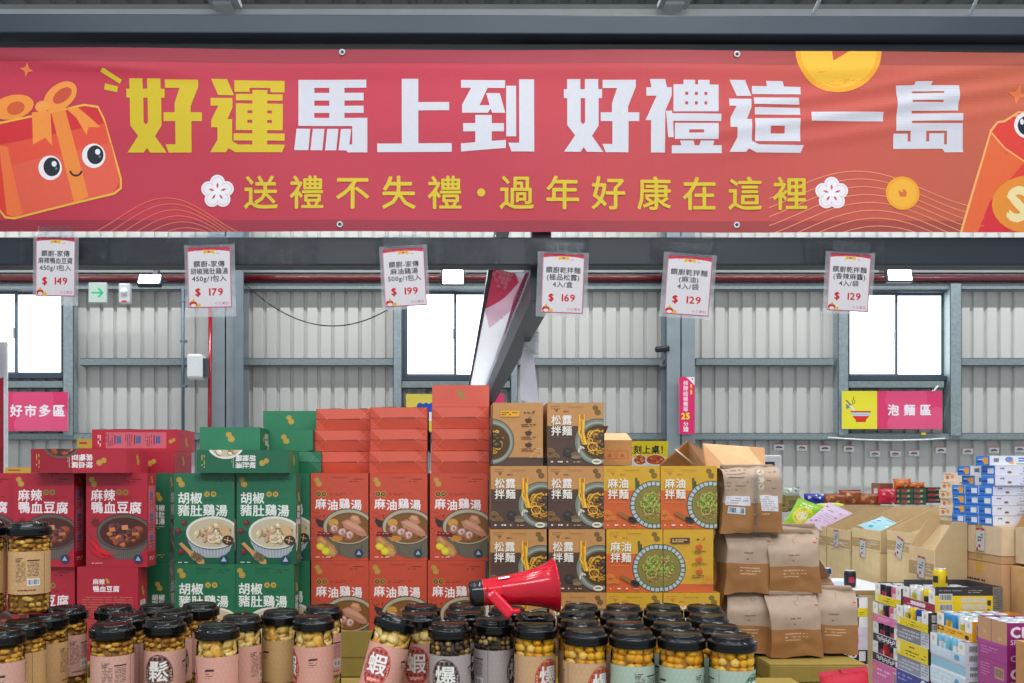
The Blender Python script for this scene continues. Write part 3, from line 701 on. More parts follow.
# hanging price cards
def card(px0, px1, py0, py1, tilt, lines, price, label, extra=(3, 2, 3, 8), loc=None):
    cx = (px0+px1)/2; o = empty('price_card', loc or (xat(cx, YB-.06), YB-.06, zat(py0, YB-.06)), (0.02, math.radians(tilt), 0)); tag(o, label, 'price card', 'price cards taped along the lower rail')
    k = (YB-.06)/F; w, h = (px1-px0)*k, (py1-py0)*k
    A = Art(40, 58); A.rect(0, 0, 40, 58, (236, 232, 240)); A.rect(0, 0, 40, 5.2, (206, 50, 80)); A.ell(20, 9.4, 30, 7, (236, 232, 240), n=40)
    for a, b in ((0, .9), (39.1, 40)): A.rect(a, 0, b, 58, (206, 110, 150))
    for q in range(26): A.rect(0, 4+q*2.1, .9, 5+q*2.1, (226, 180, 200), False); A.rect(39.1, 4+q*2.1, 40, 5+q*2.1, (226, 180, 200), False)
    A.rect(0, 57, 40, 58, (200, 90, 130))
    for q in range(14): A.ell(2+q*2.8, 1.2+A.r.random()*2.4, .5, .5, (232, 130, 140), n=8)
    A.poly([(15, 1.8), (19, 3.2), (21, 3.2), (25, 1.8), (25, 6.4), (21, 5), (19, 5), (15, 6.4)], (240, 196, 50)); A.rect(19, 3, 21, 5.2, (206, 90, 50)); A.lines(25.5, 5.4, 32.5, 1.2, 1, (60, 60, 66))
    for q, t in enumerate(lines):
        hh = 6.5; wd = sum(glyph(ch)[1]*1.03*hh for ch in t); sx = min(1, 35/wd)
        A.text(t, 20-wd*sx/2, 12.6+q*7, hh, (40, 42, 58), bold=.016, sx=sx)
    A.text('$', 6.4, 37.4, 10, (214, 30, 48), bold=.035); A.text(price, 17.5, 37.6, 9.8, (214, 30, 48), bold=.025, sx=1.05)
    A.text('小三美日', 24.5, 52.2, 3.2, (206, 130, 170), bold=.01)
    A.ell(4.6, 54.4, 3.6, 3.2, (204, 52, 74)); A.ell(4.8, 55.6, 2.4, 1.6, (244, 236, 236)); A.poly([(2.6, 52), (5, 49), (6.4, 52)], (236, 186, 50)); A.ell(9.6, 55.6, 1.8, 1.8, (240, 196, 60))
    mb = MB('paper', (236, 232, 240)); mb.box(0-w/2, w/2, 0, .0012, -h, 0)
    mb.art(A, lambda u, v, q: Vector((-w/2+u*w/40, -q, -v*h/58)), z0=2e-4, eps=1e-5); mb.build('card', o)
    a, b, c, d = [e*k for e in extra]
    mb = MB('glass', (255, 255, 255)); mb.face([(-w/2-a, -.002, -h-d), (w/2+c, -.003, -h-d), (w/2+c, -.004, b), (-w/2-a, -.002, b)]); mb.mat('sleeve'); mb.face([(-w/2-a, .003, b), (w/2+c, .003, b), (w/2+c, .003, -h-d), (-w/2-a, .003, -h-d)])
    mb.build('sleeve', o)
    mb = MB('film'); mb.box(-w/2+.01, w/2-.01, -.0044, -.004, b-.012, b+.05); mb.build('tape', o)
    return o
DISH = '麻辣鴨血豆腐'
card(36, 75.5, 237.5, 296, 1, ('饌廚-家傳', DISH, '450g/1包入'), '149', 'price card reading $ 149, hanging in front of the left window', (3, 1, 3, 9))
card(187, 230.5, 247.5, 307.5, -1, ('饌廚-家傳', '胡椒豬肚鷄湯', '450g/1包入'), '179', 'price card reading $ 179, in front of the first column', (3, 3, 4, 9))
card(382, 424, 248.5, 306, -3, ('饌廚-家傳', '麻油鷄湯', '500g/1包入'), '199', 'price card reading $ 199, left of the middle window', (3, 3, 3, 3))
card(543, 585, 254, 313, 2, ('饌廚乾拌麵', '(極品松露)', '4入/盒'), '169', 'price card reading $ 169, right of the side banner', (5, 2, 4, 4))
card(668, 713, 256.5, 315, 4, ('饌廚乾拌麵', '(麻油)', '4入/袋'), '129', 'price card reading $ 129 and 麻油, in front of the second column', (4, 3, 4, 3))
card(830, 871.5, 254, 311, 3, ('饌廚乾拌麵', '(香辣麻醬)', '4入/袋'), '129', 'price card reading $ 129 in front of the right window', (4, 2, 4, 3))
# blank-sided sheet on the side run
o = empty('hanging_sheet', at(532, 338, 6.1)); o.rotation_euler = (0, .1, math.radians(60)); tag(o, 'pale plastic sheet hanging from the side rail, turned away', 'sheet')
mb = MB('paper', (216, 218, 228))
g = [[Vector((-.1+.2*i/6, .03*math.sin(j/3+i/4), -.0-.44*j/8)) for i in range(7)] for j in range(9)]
for j in range(8):
    for i in range(6): mb.face([g[j][i], g[j][i+1], g[j+1][i+1], g[j+1][i]], True)
mb.build('page', o)
mb = MB('film'); mb.box(-.105, .105, -.006, .0, -.1, .06); mb.build('tape', o)
# ================================================================== the boxed goods in front (2.3 to 2.8 m away)
TB = 1.014                                    # height of the carton tops everything stands on
def nut(A, x, y, s=1, c=(190, 156, 66), c2=(150, 118, 44), rot=60):
    A.ell(x-1.1*s, y-2.1*s, 2.7*s, 2.5*s, c); A.ell(x+1.2*s, y+2.2*s, 3.0*s, 2.9*s, c)
    A.ring(x-1.1*s, y-2.1*s, 1.9*s, 1.7*s, .4*s, c2, n=14); A.ring(x+1.2*s, y+2.2*s, 2.1*s, 2*s, .4*s, c2, n=14)
def chunks(A, cx, cy, rx, ry, n, cols, s0, s1, seed=3, jit=.22):
    r = random.Random(seed)
    for q in range(n):
        a = r.uniform(0, 2*PI); d = math.sqrt(r.random())*.86
        x, y = cx+rx*d*math.cos(a), cy+ry*d*math.sin(a); s = r.uniform(s0, s1); rot = r.uniform(0, 180)
        c = r.choice(cols); dk = tuple(int(v*.68) for v in c); hi = tuple(min(255, int(v*1.12+8)) for v in c)
        A.ell(x+.2*s, y+.25*s, s*1.06, s*.78, dk, n=12, rot=rot, jit=jit); A.ell(x, y, s, s*.66, c, n=12, rot=rot, jit=jit); A.ell(x-.22*s, y-.2*s, s*.45, s*.25, hi, n=8, rot=rot)
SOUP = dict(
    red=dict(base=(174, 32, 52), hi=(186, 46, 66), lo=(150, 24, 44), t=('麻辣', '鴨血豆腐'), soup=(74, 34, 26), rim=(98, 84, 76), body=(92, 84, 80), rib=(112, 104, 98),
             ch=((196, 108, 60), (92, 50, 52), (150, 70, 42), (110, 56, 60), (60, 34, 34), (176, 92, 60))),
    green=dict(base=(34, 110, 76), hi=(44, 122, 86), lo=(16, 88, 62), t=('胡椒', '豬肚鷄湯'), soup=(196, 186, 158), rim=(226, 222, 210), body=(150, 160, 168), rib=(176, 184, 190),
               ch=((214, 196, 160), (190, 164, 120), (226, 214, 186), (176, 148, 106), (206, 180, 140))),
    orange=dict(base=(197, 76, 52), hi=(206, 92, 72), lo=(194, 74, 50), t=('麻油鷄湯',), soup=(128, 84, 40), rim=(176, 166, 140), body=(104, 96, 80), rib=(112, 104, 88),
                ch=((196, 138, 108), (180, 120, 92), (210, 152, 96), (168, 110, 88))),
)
BWd, BHt, BDp = .161, .244, .0612
GOLD = (196, 164, 70)
def soup_front(k):
    d = SOUP[k]; A = Art(58, 88); A.rect(0, 0, 58, 88, d['base'])
    if k == 'orange':
        nut(A, 7.2, 8.8, .95); A.lines(39, 5.6, 53, 2.4, 2, (110, 40, 30), .9)
        A.rect(20.5, 8.6, 34, 8.9, (190, 90, 66))
        for q, ch in ((8, '家'), (13.5, '傳')): A.ell(q, 21, 2.9, 2.9, (62, 44, 30), n=16); A.ring(q, 21, 2.9, 2.9, .5, GOLD, n=16); A.text(ch, q-1.6, 19.4, 3.2, GOLD, 0)
        A.lines(19, 20, 41, 1.6, 2, (110, 42, 30), .6)
        A.text('麻油鷄湯', 4.6, 25.8, 11.3, (238, 232, 232), bold=.024, adv=11.9, wob=.055)
        for q in range(22): A.ell(A.r.uniform(2, 15), A.r.uniform(38, 62), A.r.uniform(.4, .8), A.r.uniform(.3, .5), (70, 34, 30), n=7)
        A.poly([(15, 49), (7, 46), (8, 43), (5, 48), (8, 54), (14, 55)], (52, 44, 40))
        A.poly([(13, 53), (59, 53), (59, 84), (48, 86), (36, 85), (24, 80), (16, 68)], d['body']); A.line([(28, 72), (30, 82)], .8, (80, 70, 60)); A.line([(52, 72), (50, 83)], .8, (80, 70, 60))
        A.ell(38, 54, 26, 18.5, (86, 78, 64)); A.ell(38, 54, 25, 17.5, d['rim']); A.ell(38.4, 55, 22.5, 15.4, (112, 82, 48)); A.ell(38.6, 56, 21.6, 14, d['soup'])
        A.ell(23, 50, 5, 4, (204, 150, 60)); A.ell(26, 66, 6, 3, (196, 130, 50)); chunks(A, 38, 58, 17, 9, 7, ((150, 92, 40), (172, 110, 60)), 2, 4, 4)
        A.poly([(31, 49), (37, 46.5), (46, 50), (55, 58), (57, 63), (52, 64), (44, 60), (34, 55)], (186, 128, 102)); A.poly([(33, 49.4), (38, 48), (46, 51.5), (54, 58.6), (48, 57.6), (38, 53)], (206, 152, 124))
        A.poly([(39, 46), (42, 42), (48, 43), (51, 50), (46, 52)], (190, 134, 96)); A.poly([(41, 45), (43, 43.4), (47, 44.4), (48, 48)], (214, 164, 124))
        for cx, cy in ((24, 56), (32, 59.5), (39.5, 62.5)): A.ell(cx, cy, 4.4, 4.8, (164, 112, 92), n=12, rot=30, jit=.12); A.ell(cx-.4, cy-.6, 3.2, 3.4, (214, 182, 172), n=10, rot=30, jit=.15); A.ell(cx+.2, cy, 1.4, 1.8, (176, 120, 108), n=8)
        A.poly([(7, 58.6), (23, 60.4), (22, 64.6), (6, 62.6), (8.4, 60.4)], (112, 24, 32)); A.lines(9, 60.4, 21, 1.4, 1, (214, 150, 140), .8)
        A.poly([(6, 66), (10, 63), (17, 68), (24, 73), (27, 80), (24, 85), (17, 84), (14, 76), (7, 71)], (180, 128, 74)); A.poly([(8, 66), (11, 65), (16, 70), (14, 72)], (206, 156, 100)); A.poly([(18, 73), (23, 76), (25, 82), (20, 82)], (204, 152, 96))
        A.ell(10, 74, 4.4, 3.6, (212, 190, 40), rot=20); A.ell(10, 73.6, 3, 2.3, (230, 212, 70), rot=20); A.ell(15.4, 78.6, 4.4, 4, (204, 184, 34)); A.ell(15.2, 78.2, 3, 2.6, (228, 212, 60))
        A.ell(48.6, 80.6, 4.3, 4.3, (40, 62, 84), n=20); A.poly([(48.6, 77.8), (51, 82), (46.2, 82)], (160, 176, 190)); A.lines(5, 84, 22, 2, 1, (238, 206, 190), 1)
    elif k == 'green':
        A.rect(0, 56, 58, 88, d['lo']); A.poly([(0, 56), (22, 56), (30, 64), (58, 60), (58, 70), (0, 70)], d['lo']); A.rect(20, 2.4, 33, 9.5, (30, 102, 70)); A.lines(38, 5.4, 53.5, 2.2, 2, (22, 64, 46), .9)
        nut(A, 6, 8.6, 1.0)
        A.text('胡椒', 3.4, 18.2, 11.8, (228, 234, 228), bold=.024, adv=12); A.text('豬肚鷄湯', 3.4, 30.2, 11.8, (228, 234, 228), bold=.024, adv=12.1, wob=.02)
        for q, ch in ((31.6, '家'), (38, '傳')): A.ell(q, 20.4, 2.7, 2.7, (196, 164, 70), n=16); A.text(ch, q-1.6, 18.8, 3.2, (60, 66, 30), 0)
        A.lines(30, 25, 50, 1.6, 2, (20, 70, 50), .5)
        A.poly([(11, 58), (59, 58), (57, 68), (51, 78), (44, 82), (30, 82), (20, 76), (14, 68)], d['body'])
        for q in range(13): A.line([(15+q*3.4, 68+math.sin(q/12*PI)*5), (19+q*2.8, 76+math.sin(q/12*PI)*6)], .9, d['rib'])
        A.ell(37, 58, 26, 16.5, (90, 98, 100)); A.ell(37, 57.6, 25.4, 15.8, d['rim']); A.ell(37.2, 58.2, 23.6, 14.2, d['soup']); chunks(A, 37, 57, 19, 11, 22, d['ch'], 2.2, 4.4, 8)
        A.poly([(42, 50), (50, 51), (55, 58), (52, 63), (45, 58)], (206, 172, 124)); A.ring(37, 64, 5, 4, 1.6, (226, 206, 164), 20, 300, 16); A.ring(30, 55, 4.4, 4, 1.5, (214, 186, 140), 0, 260, 14); A.ell(33, 60, 3.6, 3.2, (196, 150, 128)); A.ell(35, 62, 2.6, 2.2, (226, 196, 176))
        A.ell(52, 65, 5.6, 4.6, (66, 46, 34), rot=10); A.line([(48, 64), (55, 66)], .9, (206, 176, 130)); A.line([(52, 62), (51, 68)], .9, (206, 176, 130))
        for x, y in ((9.8, 48), (4.2, 56), (7, 75.8)): A.ell(x, y, 3, 2.6, (112, 40, 44), n=14, rot=-20); A.ell(x-.6, y-.8, 1.2, .8, (156, 78, 76), n=8)
        A.poly([(4.6, 68.6), (7.4, 66.8), (15, 74), (22, 78), (29, 84), (29.5, 88), (24, 88), (16.6, 82), (13, 77)], (196, 148, 92)); A.ell(22, 81.4, 6, 4.2, (120, 104, 76), rot=28)
        for q in range(26): A.ell(22+A.r.uniform(-4.4, 4.4), 81.4+A.r.uniform(-3, 3), .65, .6, A.r.choice(((70, 62, 46), (170, 152, 116), (96, 84, 62))), n=6)
        A.ell(48, 84, 4.4, 4.2, (34, 62, 92), n=20); A.poly([(48, 81), (50.6, 85.6), (45.4, 85.6)], (170, 186, 198)); A.lines(4, 86, 22, 2, 1, (206, 222, 206), .9)
    else:
        nut(A, 6.4, 8, .95); A.lines(39, 5.4, 53, 2.4, 2, (90, 14, 28), .9)
        A.text('麻辣', 4.6, 15, 11.4, (236, 226, 228), bold=.024, adv=11.8); A.text('鴨血豆腐', 4.6, 26.4, 11.8, (236, 226, 228), bold=.024, adv=12.1, wob=.02)
        for q, ch in ((31.4, '家'), (37.4, '傳')): A.ell(q, 18, 2.7, 2.7, (150, 122, 50), n=16); A.text(ch, q-1.6, 16.4, 3.2, (60, 20, 20), 0)
        A.lines(29, 22, 50, 1.6, 2, (110, 16, 32), .5)
        A.poly([(9, 55), (59, 55), (58, 67), (52, 76), (44, 81), (30, 81), (20, 76), (12, 66)], d['body'])
        for q in range(22): A.line([(12+q*2.2, 66+math.sin(q/21*PI)*6), (18+q*1.7, 74+math.sin(q/21*PI)*7)], .45, d['rib'])
        A.ell(36, 55, 26, 17, (60, 48, 44)); A.ell(36, 55, 25.2, 16.2, d['rim']); A.ell(36.4, 56, 23.4, 14.4, d['soup']); chunks(A, 36, 56, 19, 11, 20, d['ch'], 2.4, 5, 5)
        for x, y, w, h, r, c in ((25, 53, 6, 4, -10, (206, 122, 74)), (37, 51, 6.5, 4.6, 5, (210, 134, 92)), (47, 57, 7, 3, -50, (196, 110, 62)), (33, 62, 6, 4, 20, (122, 72, 78)), (25, 61, 5, 3, 30, (150, 84, 60))):
            A.poly([(x-w*.5, y-h*.4), (x+w*.4, y-h*.55), (x+w*.55, y+h*.4), (x-w*.4, y+h*.5)], c)
        for q in range(5): A.ell(24+A.r.uniform(0, 24), 51+A.r.uniform(0, 12), .8, .5, (110, 140, 60), n=8)
        A.poly([(4, 62), (8, 64), (14, 70), (24, 75), (31, 76), (20, 77), (11, 74)], (206, 30, 40)); A.poly([(3, 66), (9, 72), (18, 78), (26, 79), (14, 80), (6, 74)], (190, 22, 36)); A.line([(4, 62), (2, 58)], .9, (90, 100, 50))
        for q in range(8): A.ell(9+2.6*math.cos(q*PI/4), 46+2.6*math.sin(q*PI/4), 1.5, .8, (96, 50, 34), n=8, rot=q*45)
        A.ell(49.6, 80.4, 4.2, 4.2, (34, 56, 88), n=20); A.poly([(49.6, 77.6), (52, 82), (47.2, 82)], (160, 176, 196)); A.lines(4, 84, 24, 2, 1, (226, 170, 176), .9)
    return A
def soup_side(k):
    d = SOUP[k]; A = Art(23, 88); A.rect(0, 0, 23, 88, d['base'] if k != 'green' else (28, 98, 68))
    if k == 'red': A.rect(0, 50, 23, 88, (150, 18, 40))
    nut(A, 12, 23, .95)
    t = ''.join(d['t']); rows = [t[i:i+2] for i in range(0, len(t), 2)]
    for q, s in enumerate(rows): A.text(s, 5, 31+q*6.6, 6.5, (226, 222, 220), bold=.03, adv=7)
    A.rect(5, 52.5, 18, 53, (200, 200, 180)); A.lines(6, 54, 17, 1.6, 1, (206, 196, 170), .6)
    A.ell(-4, 60, 13, 17, d['rim']); A.ell(-4, 60, 11, 14.6, d['soup']); chunks(A, -2, 60, 10, 12, 8, d['ch'], 2, 3.6, 6)
    A.lines(5, 80, 18, 2.2, 2, GOLD, .9); return A
def soup_panel(k):
    d = SOUP[k]; A = Art(23, 88); A.rect(0, 0, 23, 88, d['base']); c = tuple(min(255, int(v*.75+70)) for v in d['base'])
    A.rect(3, 12, 20, 74, c)
    for y in (20, 40, 60): A.rect(7, y-2, 15, y+3, (70, 100, 140)); A.rect(6, y+4, 16, y+5, (60, 30, 40)); A.lines(5, y+7, 18, 2, 4, (60, 40, 46), .8)
    nut(A, 12, 6, .7); A.lines(6, 79, 18, 2, 2, (240, 220, 220), 1); return A
def soup_back(k):
    d = SOUP[k]; A = Art(58, 88); A.rect(0, 0, 58, 88, d['base'])
    t = d['t']
    if len(t) == 1: A.text(t[0], 16, 14, 7, (236, 226, 228), bold=.024)
    else: A.text(t[0], 15, 11, 5.6, (236, 226, 228), bold=.03); A.text(t[1], 15, 17.4, 6.2, (236, 226, 228), bold=.03)
    nut(A, 29, 13, .5); A.lines(5, 28, 53, 2.3, 9, (196, 110, 92), .8); A.rect(36, 36, 51, 38.4, (30, 20, 26)); A.lines(5, 50, 34, 2.3, 12, (190, 100, 84), .8)
    A.barcode(38, 56, 54, 70); return A
def soup_top(k):
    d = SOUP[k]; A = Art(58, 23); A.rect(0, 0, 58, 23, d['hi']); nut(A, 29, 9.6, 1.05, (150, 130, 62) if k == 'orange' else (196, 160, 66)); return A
def soup_bottom(k):
    d = SOUP[k]; A = Art(58, 23); A.rect(0, 0, 58, 23, d['base']); dk = tuple(int(v*.72) for v in d['base']); hi = tuple(min(255, int(v*1.06+26)) for v in d['base'])
    A.poly([(0, 10.5), (10, 11), (48, 10.5), (58, 11.6), (58, 12.4), (30, 11.7), (0, 11.6)], dk)
    A.line([(2, 1), (12, 11)], .5, hi); A.line([(56, 1), (46, 11)], .5, hi); A.line([(12, 11), (2, 21.5)], .45, hi); A.line([(46, 11), (55, 20)], .35, hi); A.line([(28, 11.2), (44, 10.9)], .9, tuple(int(v*.6) for v in d['base'])); return A
def carton_proto(name, W, D, H, front, back, left, right, top, bottom, base, mat='card', parts=('top_flap', 'bottom_flap')):
    """a printed folding carton: the four walls in one mesh, the closed ends as parts; stands on z = 0, front towards -y"""
    mb = MB(mat, base); w, d = W/2, D/2; t = .0012
    mb.bbox(-w, w, -d, d, t, H-t, .0011)
    def side(A, fn):
        if A: mb.art(A, fn, z0=2e-4)
    side(front, lambda u, v, q: Vector((-w+u*W/front.W, -d-q, H-v*H/front.H)))
    side(back, lambda u, v, q: Vector((w-u*W/back.W, d+q, H-v*H/back.H)))
    side(left, lambda u, v, q: Vector((-w-q, d-u*D/left.W, H-v*H/left.H)))
    side(right, lambda u, v, q: Vector((w+q, -d+u*D/right.W, H-v*H/right.H)))
    o = mb.build(name)
    mb = MB(mat, base); mb.bbox(-w+.0006, w-.0006, -d+.0006, d-.0006, H-t, H, .0004); mb.box(-W*.13, W*.13, -d-.0014, -d+.002, H-.011, H-.0002)
    if top: mb.art(top, lambda u, v, q: Vector((-w+u*W/top.W, d-v*D/top.H, H+q)), z0=1e-4)
    mb.build(parts[0], o)
    mb = MB(mat, base); mb.bbox(-w+.0006, w-.0006, -d+.0006, d-.0006, 0, t, .0004)
    if bottom: mb.art(bottom, lambda u, v, q: Vector((-w+u*W/bottom.W, -d+v*D/bottom.H, -q-.0042*max(0, 1-abs(v-11.2)/11.2)*min(1, min(u, bottom.W-u)/11))), z0=1e-4, cutu=(11, bottom.W-11), cutv=(11.2,))

    mb.build(parts[1], o)
    return o
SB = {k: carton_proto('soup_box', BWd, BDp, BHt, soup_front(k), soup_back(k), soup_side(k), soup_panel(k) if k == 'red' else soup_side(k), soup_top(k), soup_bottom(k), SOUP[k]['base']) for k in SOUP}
def rotm(*rows): return Matrix(rows).transposed()      # columns = where local x, y, z go
X_, Y_, Z_ = Vector((1, 0, 0)), Vector((0, 1, 0)), Vector((0, 0, 1))
def frame(x, y, z): return Matrix((x, y, z)).transposed()
SIDE_R = frame(-Z_, -Y_, -X_)   # placeholder, replaced below
def soup(k, px0, Y, py_bottom, rotz=0, label=None, group=None, z=None, upright=True):
    pass
def up_box(k, pxc, Y, z, rz, label, group):
    return place(SB[k], (xat(pxc, Y), Y+BDp/2, z), (0, 0, math.radians(rz)), label, 'box', group)
def end_box(k, pxc, Y, z, label, group, top=False, rz=0, pull=0):
    """lying on its back with its bottom (or top) end towards the viewer"""
    R = frame(X_, -Z_, Y_) if not top else frame(X_, Z_, -Y_)
    # bottom end: local -z looks to -y ; top end: local +z looks to -y
    R = Matrix.Rotation(math.radians(rz), 3, 'Z') @ R
    loc = Vector((xat(pxc, Y), Y if not top else Y, z+BDp/2))
    if top: loc = loc + Matrix.Rotation(math.radians(rz), 3, 'Z') @ Vector((0, BHt, 0))
    return place(SB[k], loc, R, label, 'box', group)
def side_box(k, px_left, Y, z, label, group, rz=0, face='left'):
    """lying flat along x with one narrow side towards the viewer, its top end to the right"""
    # local z -> +x ; the side's outward normal -> -y
    if face == 'left': R = frame(Y_, -Z_, X_)    # local -x looks to -y
    else: R = frame(-Y_, Z_, X_)                 # local +x looks to -y
    if R.determinant() < 0: R = frame(R.col[0], -R.col[1], R.col[2])
    R = Matrix.Rotation(math.radians(rz), 3, 'Z') @ R
    loc = Vector((xat(px_left, Y), Y, z+BDp/2)) + Matrix.Rotation(math.radians(rz), 3, 'Z') @ Vector((0, BWd/2, 0))
    return place(SB[k], loc, R, label, 'box', group)
GR, GG, GO = 'red soup boxes', 'green soup boxes', 'orange soup boxes'
YR, YG, YO = 2.34, 2.42, 2.515
z1 = TB+BHt+.0004
# ---- red
up_box('red', 44, YR, z1, -2, 'red upright box directly behind the raised jar, bowl partly covered by it', GR)
up_box('red', 117, YR, z1, -1.5, 'red upright box whose front is fully visible, beside the green boxes', GR)
up_box('red', -17, YR+.03, z1, 0, 'red upright box cut by the picture edge, only 豆 and 腐 readable', GR)
o = up_box('red', 108, YR, TB, 178, 'red box in the lower row turned back to front, small title and gold paragraph', GR)
up_box('red', 44, YR+.015, TB, 0, 'red box in the lower row, mostly hidden by the raised jar', GR)
up_box('red', -17, YR+.02, TB, 0, 'red box in the lower row at the picture edge, behind the raised jars', GR)
for q, c in enumerate((44, 109)):
    for zz, nm in ((TB, 'lower'), (z1, 'upper')): up_box('red', c+4, YR+.085, zz, 0, 'red box of the second file, %s row, behind the %s' % (nm, ('box with the raised jar', 'fully visible red box')[q]), GR)
z2 = z1+BHt+.0004
side_box('red', 31, 2.295, z2, 'red box lying flat, title turned sideways, on top of the left red boxes', GR)
side_box('red', 87, 2.505, z2, 'red box lying flat between the sideways titled one and the green boxes', GR)
side_box('red', 92, 2.55, z2+BDp+.001, 'topmost red box, lying flat with a pale pink panel of icons', GR, face='right')
# ---- green
up_box('green', 204, YG, z1, 1.5, 'green upright box with the left of the two whole soup pictures', GG)
up_box('green', 267, YG, z1, -3, 'green upright box with the right of the two whole soup pictures', GG)
up_box('green', 205, YG, TB, 1.5, 'lower green box beneath the left whole soup picture', GG)
up_box('green', 265, YG, TB, -3, 'lower green box beneath the right whole soup picture', GG)
up_box('green', 164, YG+.085, z1, 90, 'green box seen by its narrow side next to the red boxes, upper row', GG)
up_box('green', 164, YG+.085, TB, 90, 'green box seen by its narrow side next to the red boxes, lower row', GG)
for zz, nm in ((z1, 'upper'), (TB, 'lower')): up_box('green', 281, YG+.095, zz, 0, 'green box of the second file, %s row, a sliver beside the orange boxes' % nm, GG)
side_box('green', 196.5, 2.39, z2, 'green box lying flat with its title turned sideways', GG)
z3 = z2+BDp+.001
end_box('green', 230, YG+.01, z3, 'green lying box, gold mark on its end, left one of two side by side', GG, top=True, rz=3)
end_box('green', 285, 2.585, z3, 'green lying box, gold mark on its end, right one of two side by side', GG, top=True, rz=-2)
end_box('green', 290, 2.70, z3+BDp+.0015, 'topmost green box, lying alone above the others', GG, top=True)
end_box('green', 293, 2.575, z2, 'green box end peeping out beside the orange pile, under the marked ones', GG)
# ---- orange
for q, (c, nm) in enumerate(((339.5, 'left'), (398.5, 'middle'), (459, 'right'))):
    up_box('orange', c, YO, z1, (0, .5, -.5)[q], 'orange upright box in the %s column with its whole soup picture in view' % nm, GO)
    up_box('orange', c+(.5, -.5, -2.5)[q], YO, TB, 0, 'orange upright box in the %s column, lower row behind the jars' % nm, GO)
    for zz, r2 in ((z1, 'upper'), (TB, 'lower')): up_box('orange', c-(4 if q == 2 else 0), YO+.068, zz, 0, 'orange box of the second file behind the %s column, %s row' % (nm, r2), GO)
pos = (((0, 1.5, 3), 3), ((-.5, .3, .5), 3), ((.5, 1, .8, 1.2), 4))
ranks = ('lowest', 'second', 'third', 'topmost')
for q, (c, nm) in enumerate(((341, 'left'), (398.5, 'middle'), (459.5, 'right'))):
    for k in range(pos[q][1]):
        end_box('orange', c+pos[q][0][k], YO+(0, .012, .022, .03)[k]+(.075, .012, 0)[q], z2+k*(BDp+.0012), 'orange lying box, %s of the flat ones on the %s column' % (('lowest', 'middle', 'top')[k] if q < 2 else ('lowest', 'second', 'third', 'gold-marked topmost')[k], nm), GO, top=(q == 2 and k == 3), rz=(0, 1.1, -.9, .5)[(k+q) % 4])

# ================================================================== noodle boxes
NW, NH, ND = .1505, .1685, .134
NOOD = dict(
    tan=dict(top=(190, 138, 82), bot=(84, 62, 52), cut=23.3, t=('松露', '拌麵'), nut=(122, 92, 48), rim=(120, 128, 116), rim2=(150, 156, 140), soup=(104, 76, 34)),
    yellow=dict(top=(206, 160, 42), bot=(204, 96, 44), cut=24.5, t=('麻油', '拌麵'), nut=(132, 106, 40), rim=(150, 164, 158), rim2=(206, 216, 214), soup=(132, 120, 54)))
def arcs(A, cx, cy, c):
    for x, y in ((cx, cy), (cx+4.6, cy+5.2), (cx-4.6, cy+5.2)):
        for r in (4.6, 3.2, 1.8): A.ring(x, y, r, r, .6, c, 180, 360, 14)
def bowl(A, k, cx, cy, R, clipx=None):
    d = NOOD[k]
    A.ell(cx, cy, R+.7, R+.7, (50, 46, 40), n=48); A.ell(cx, cy, R, R, d['rim'], n=48)
    if k == 'yellow':
        for q in range(30):
            a = q*12
            A.ring(cx, cy, R-.7, R-.7, 3.2, (176, 192, 184), a, a+9.2, 3)
            A.ring(cx, cy, R-.3, R-.3, 3.8, (54, 84, 122), a+9.2, a+12, 2)
        A.ell(cx, cy, R-4.2, R-4.2, (108, 92, 40), n=40); A.ell(cx, cy, R-4.8, R-4.8, d['soup'], n=40)
    else:
        A.ell(cx+.5, cy+.3, R-2, R-2, d['rim2'], n=40); A.ell(cx+.8, cy+.4, R-4, R-4, (100, 106, 92), n=40); A.ell(cx+1.4, cy+.4, R-5.4, R-5.4, (84, 56, 26), n=40)
    r = random.Random(9); Q = R-6
    cols = ((214, 160, 44), (190, 132, 34), (228, 180, 70), (156, 104, 30), (120, 78, 26)) if k == 'tan' else ((168, 142, 74), (140, 112, 52), (186, 166, 100), (120, 92, 44), (156, 128, 60))
    for q in range(90):                                   # noodles: short arcs
        a = r.uniform(0, 360); d2 = r.uniform(.25, 1)*Q; rr = r.uniform(.25, .6)*min(Q*.6, Q*1.02-d2*.72)+.5
        x, y = cx+d2*.72*math.cos(a), cy+d2*.72*math.sin(a)
        A.ring(x, y, rr, rr*.9, r.uniform(.8, 1.5), r.choice(cols), r.uniform(0, 360), r.uniform(0, 360)+r.uniform(60, 160), 9)
    if k == 'yellow':
        for q in range(70):
            a = r.uniform(0, 2*PI); d2 = math.sqrt(r.random())*Q*.74
            A.ell(cx-1+d2*math.cos(a), cy-2.4+d2*.8*math.sin(a), r.uniform(.8, 1.9), r.uniform(.5, 1), r.choice(((126, 190, 50), (96, 160, 40), (160, 206, 84), (78, 132, 40), (186, 170, 96))), n=8, rot=r.uniform(0, 180))
    else:
        for x, y, s in ((6, -6, 4.4), (8, 3, 5), (1, -4, 3.2), (10, -3, 3.4)): A.ell(cx+x*.7, cy+y, s, s*.8, (58, 44, 34), n=10, jit=.15); A.ell(cx+x*.7-.6, cy+y-.6, s*.5, s*.3, (104, 84, 60), n=8)
def stick_icon(A, c): A.line([(3, 3.6), (13, 3.4)], .55, c); A.line([(3, 5.4), (13, 5.6)], .55, c); A.poly([(6.6, 6.4), (11.2, 6.4), (10, 8.6), (9.2, 10), (8.6, 8.6)], c)
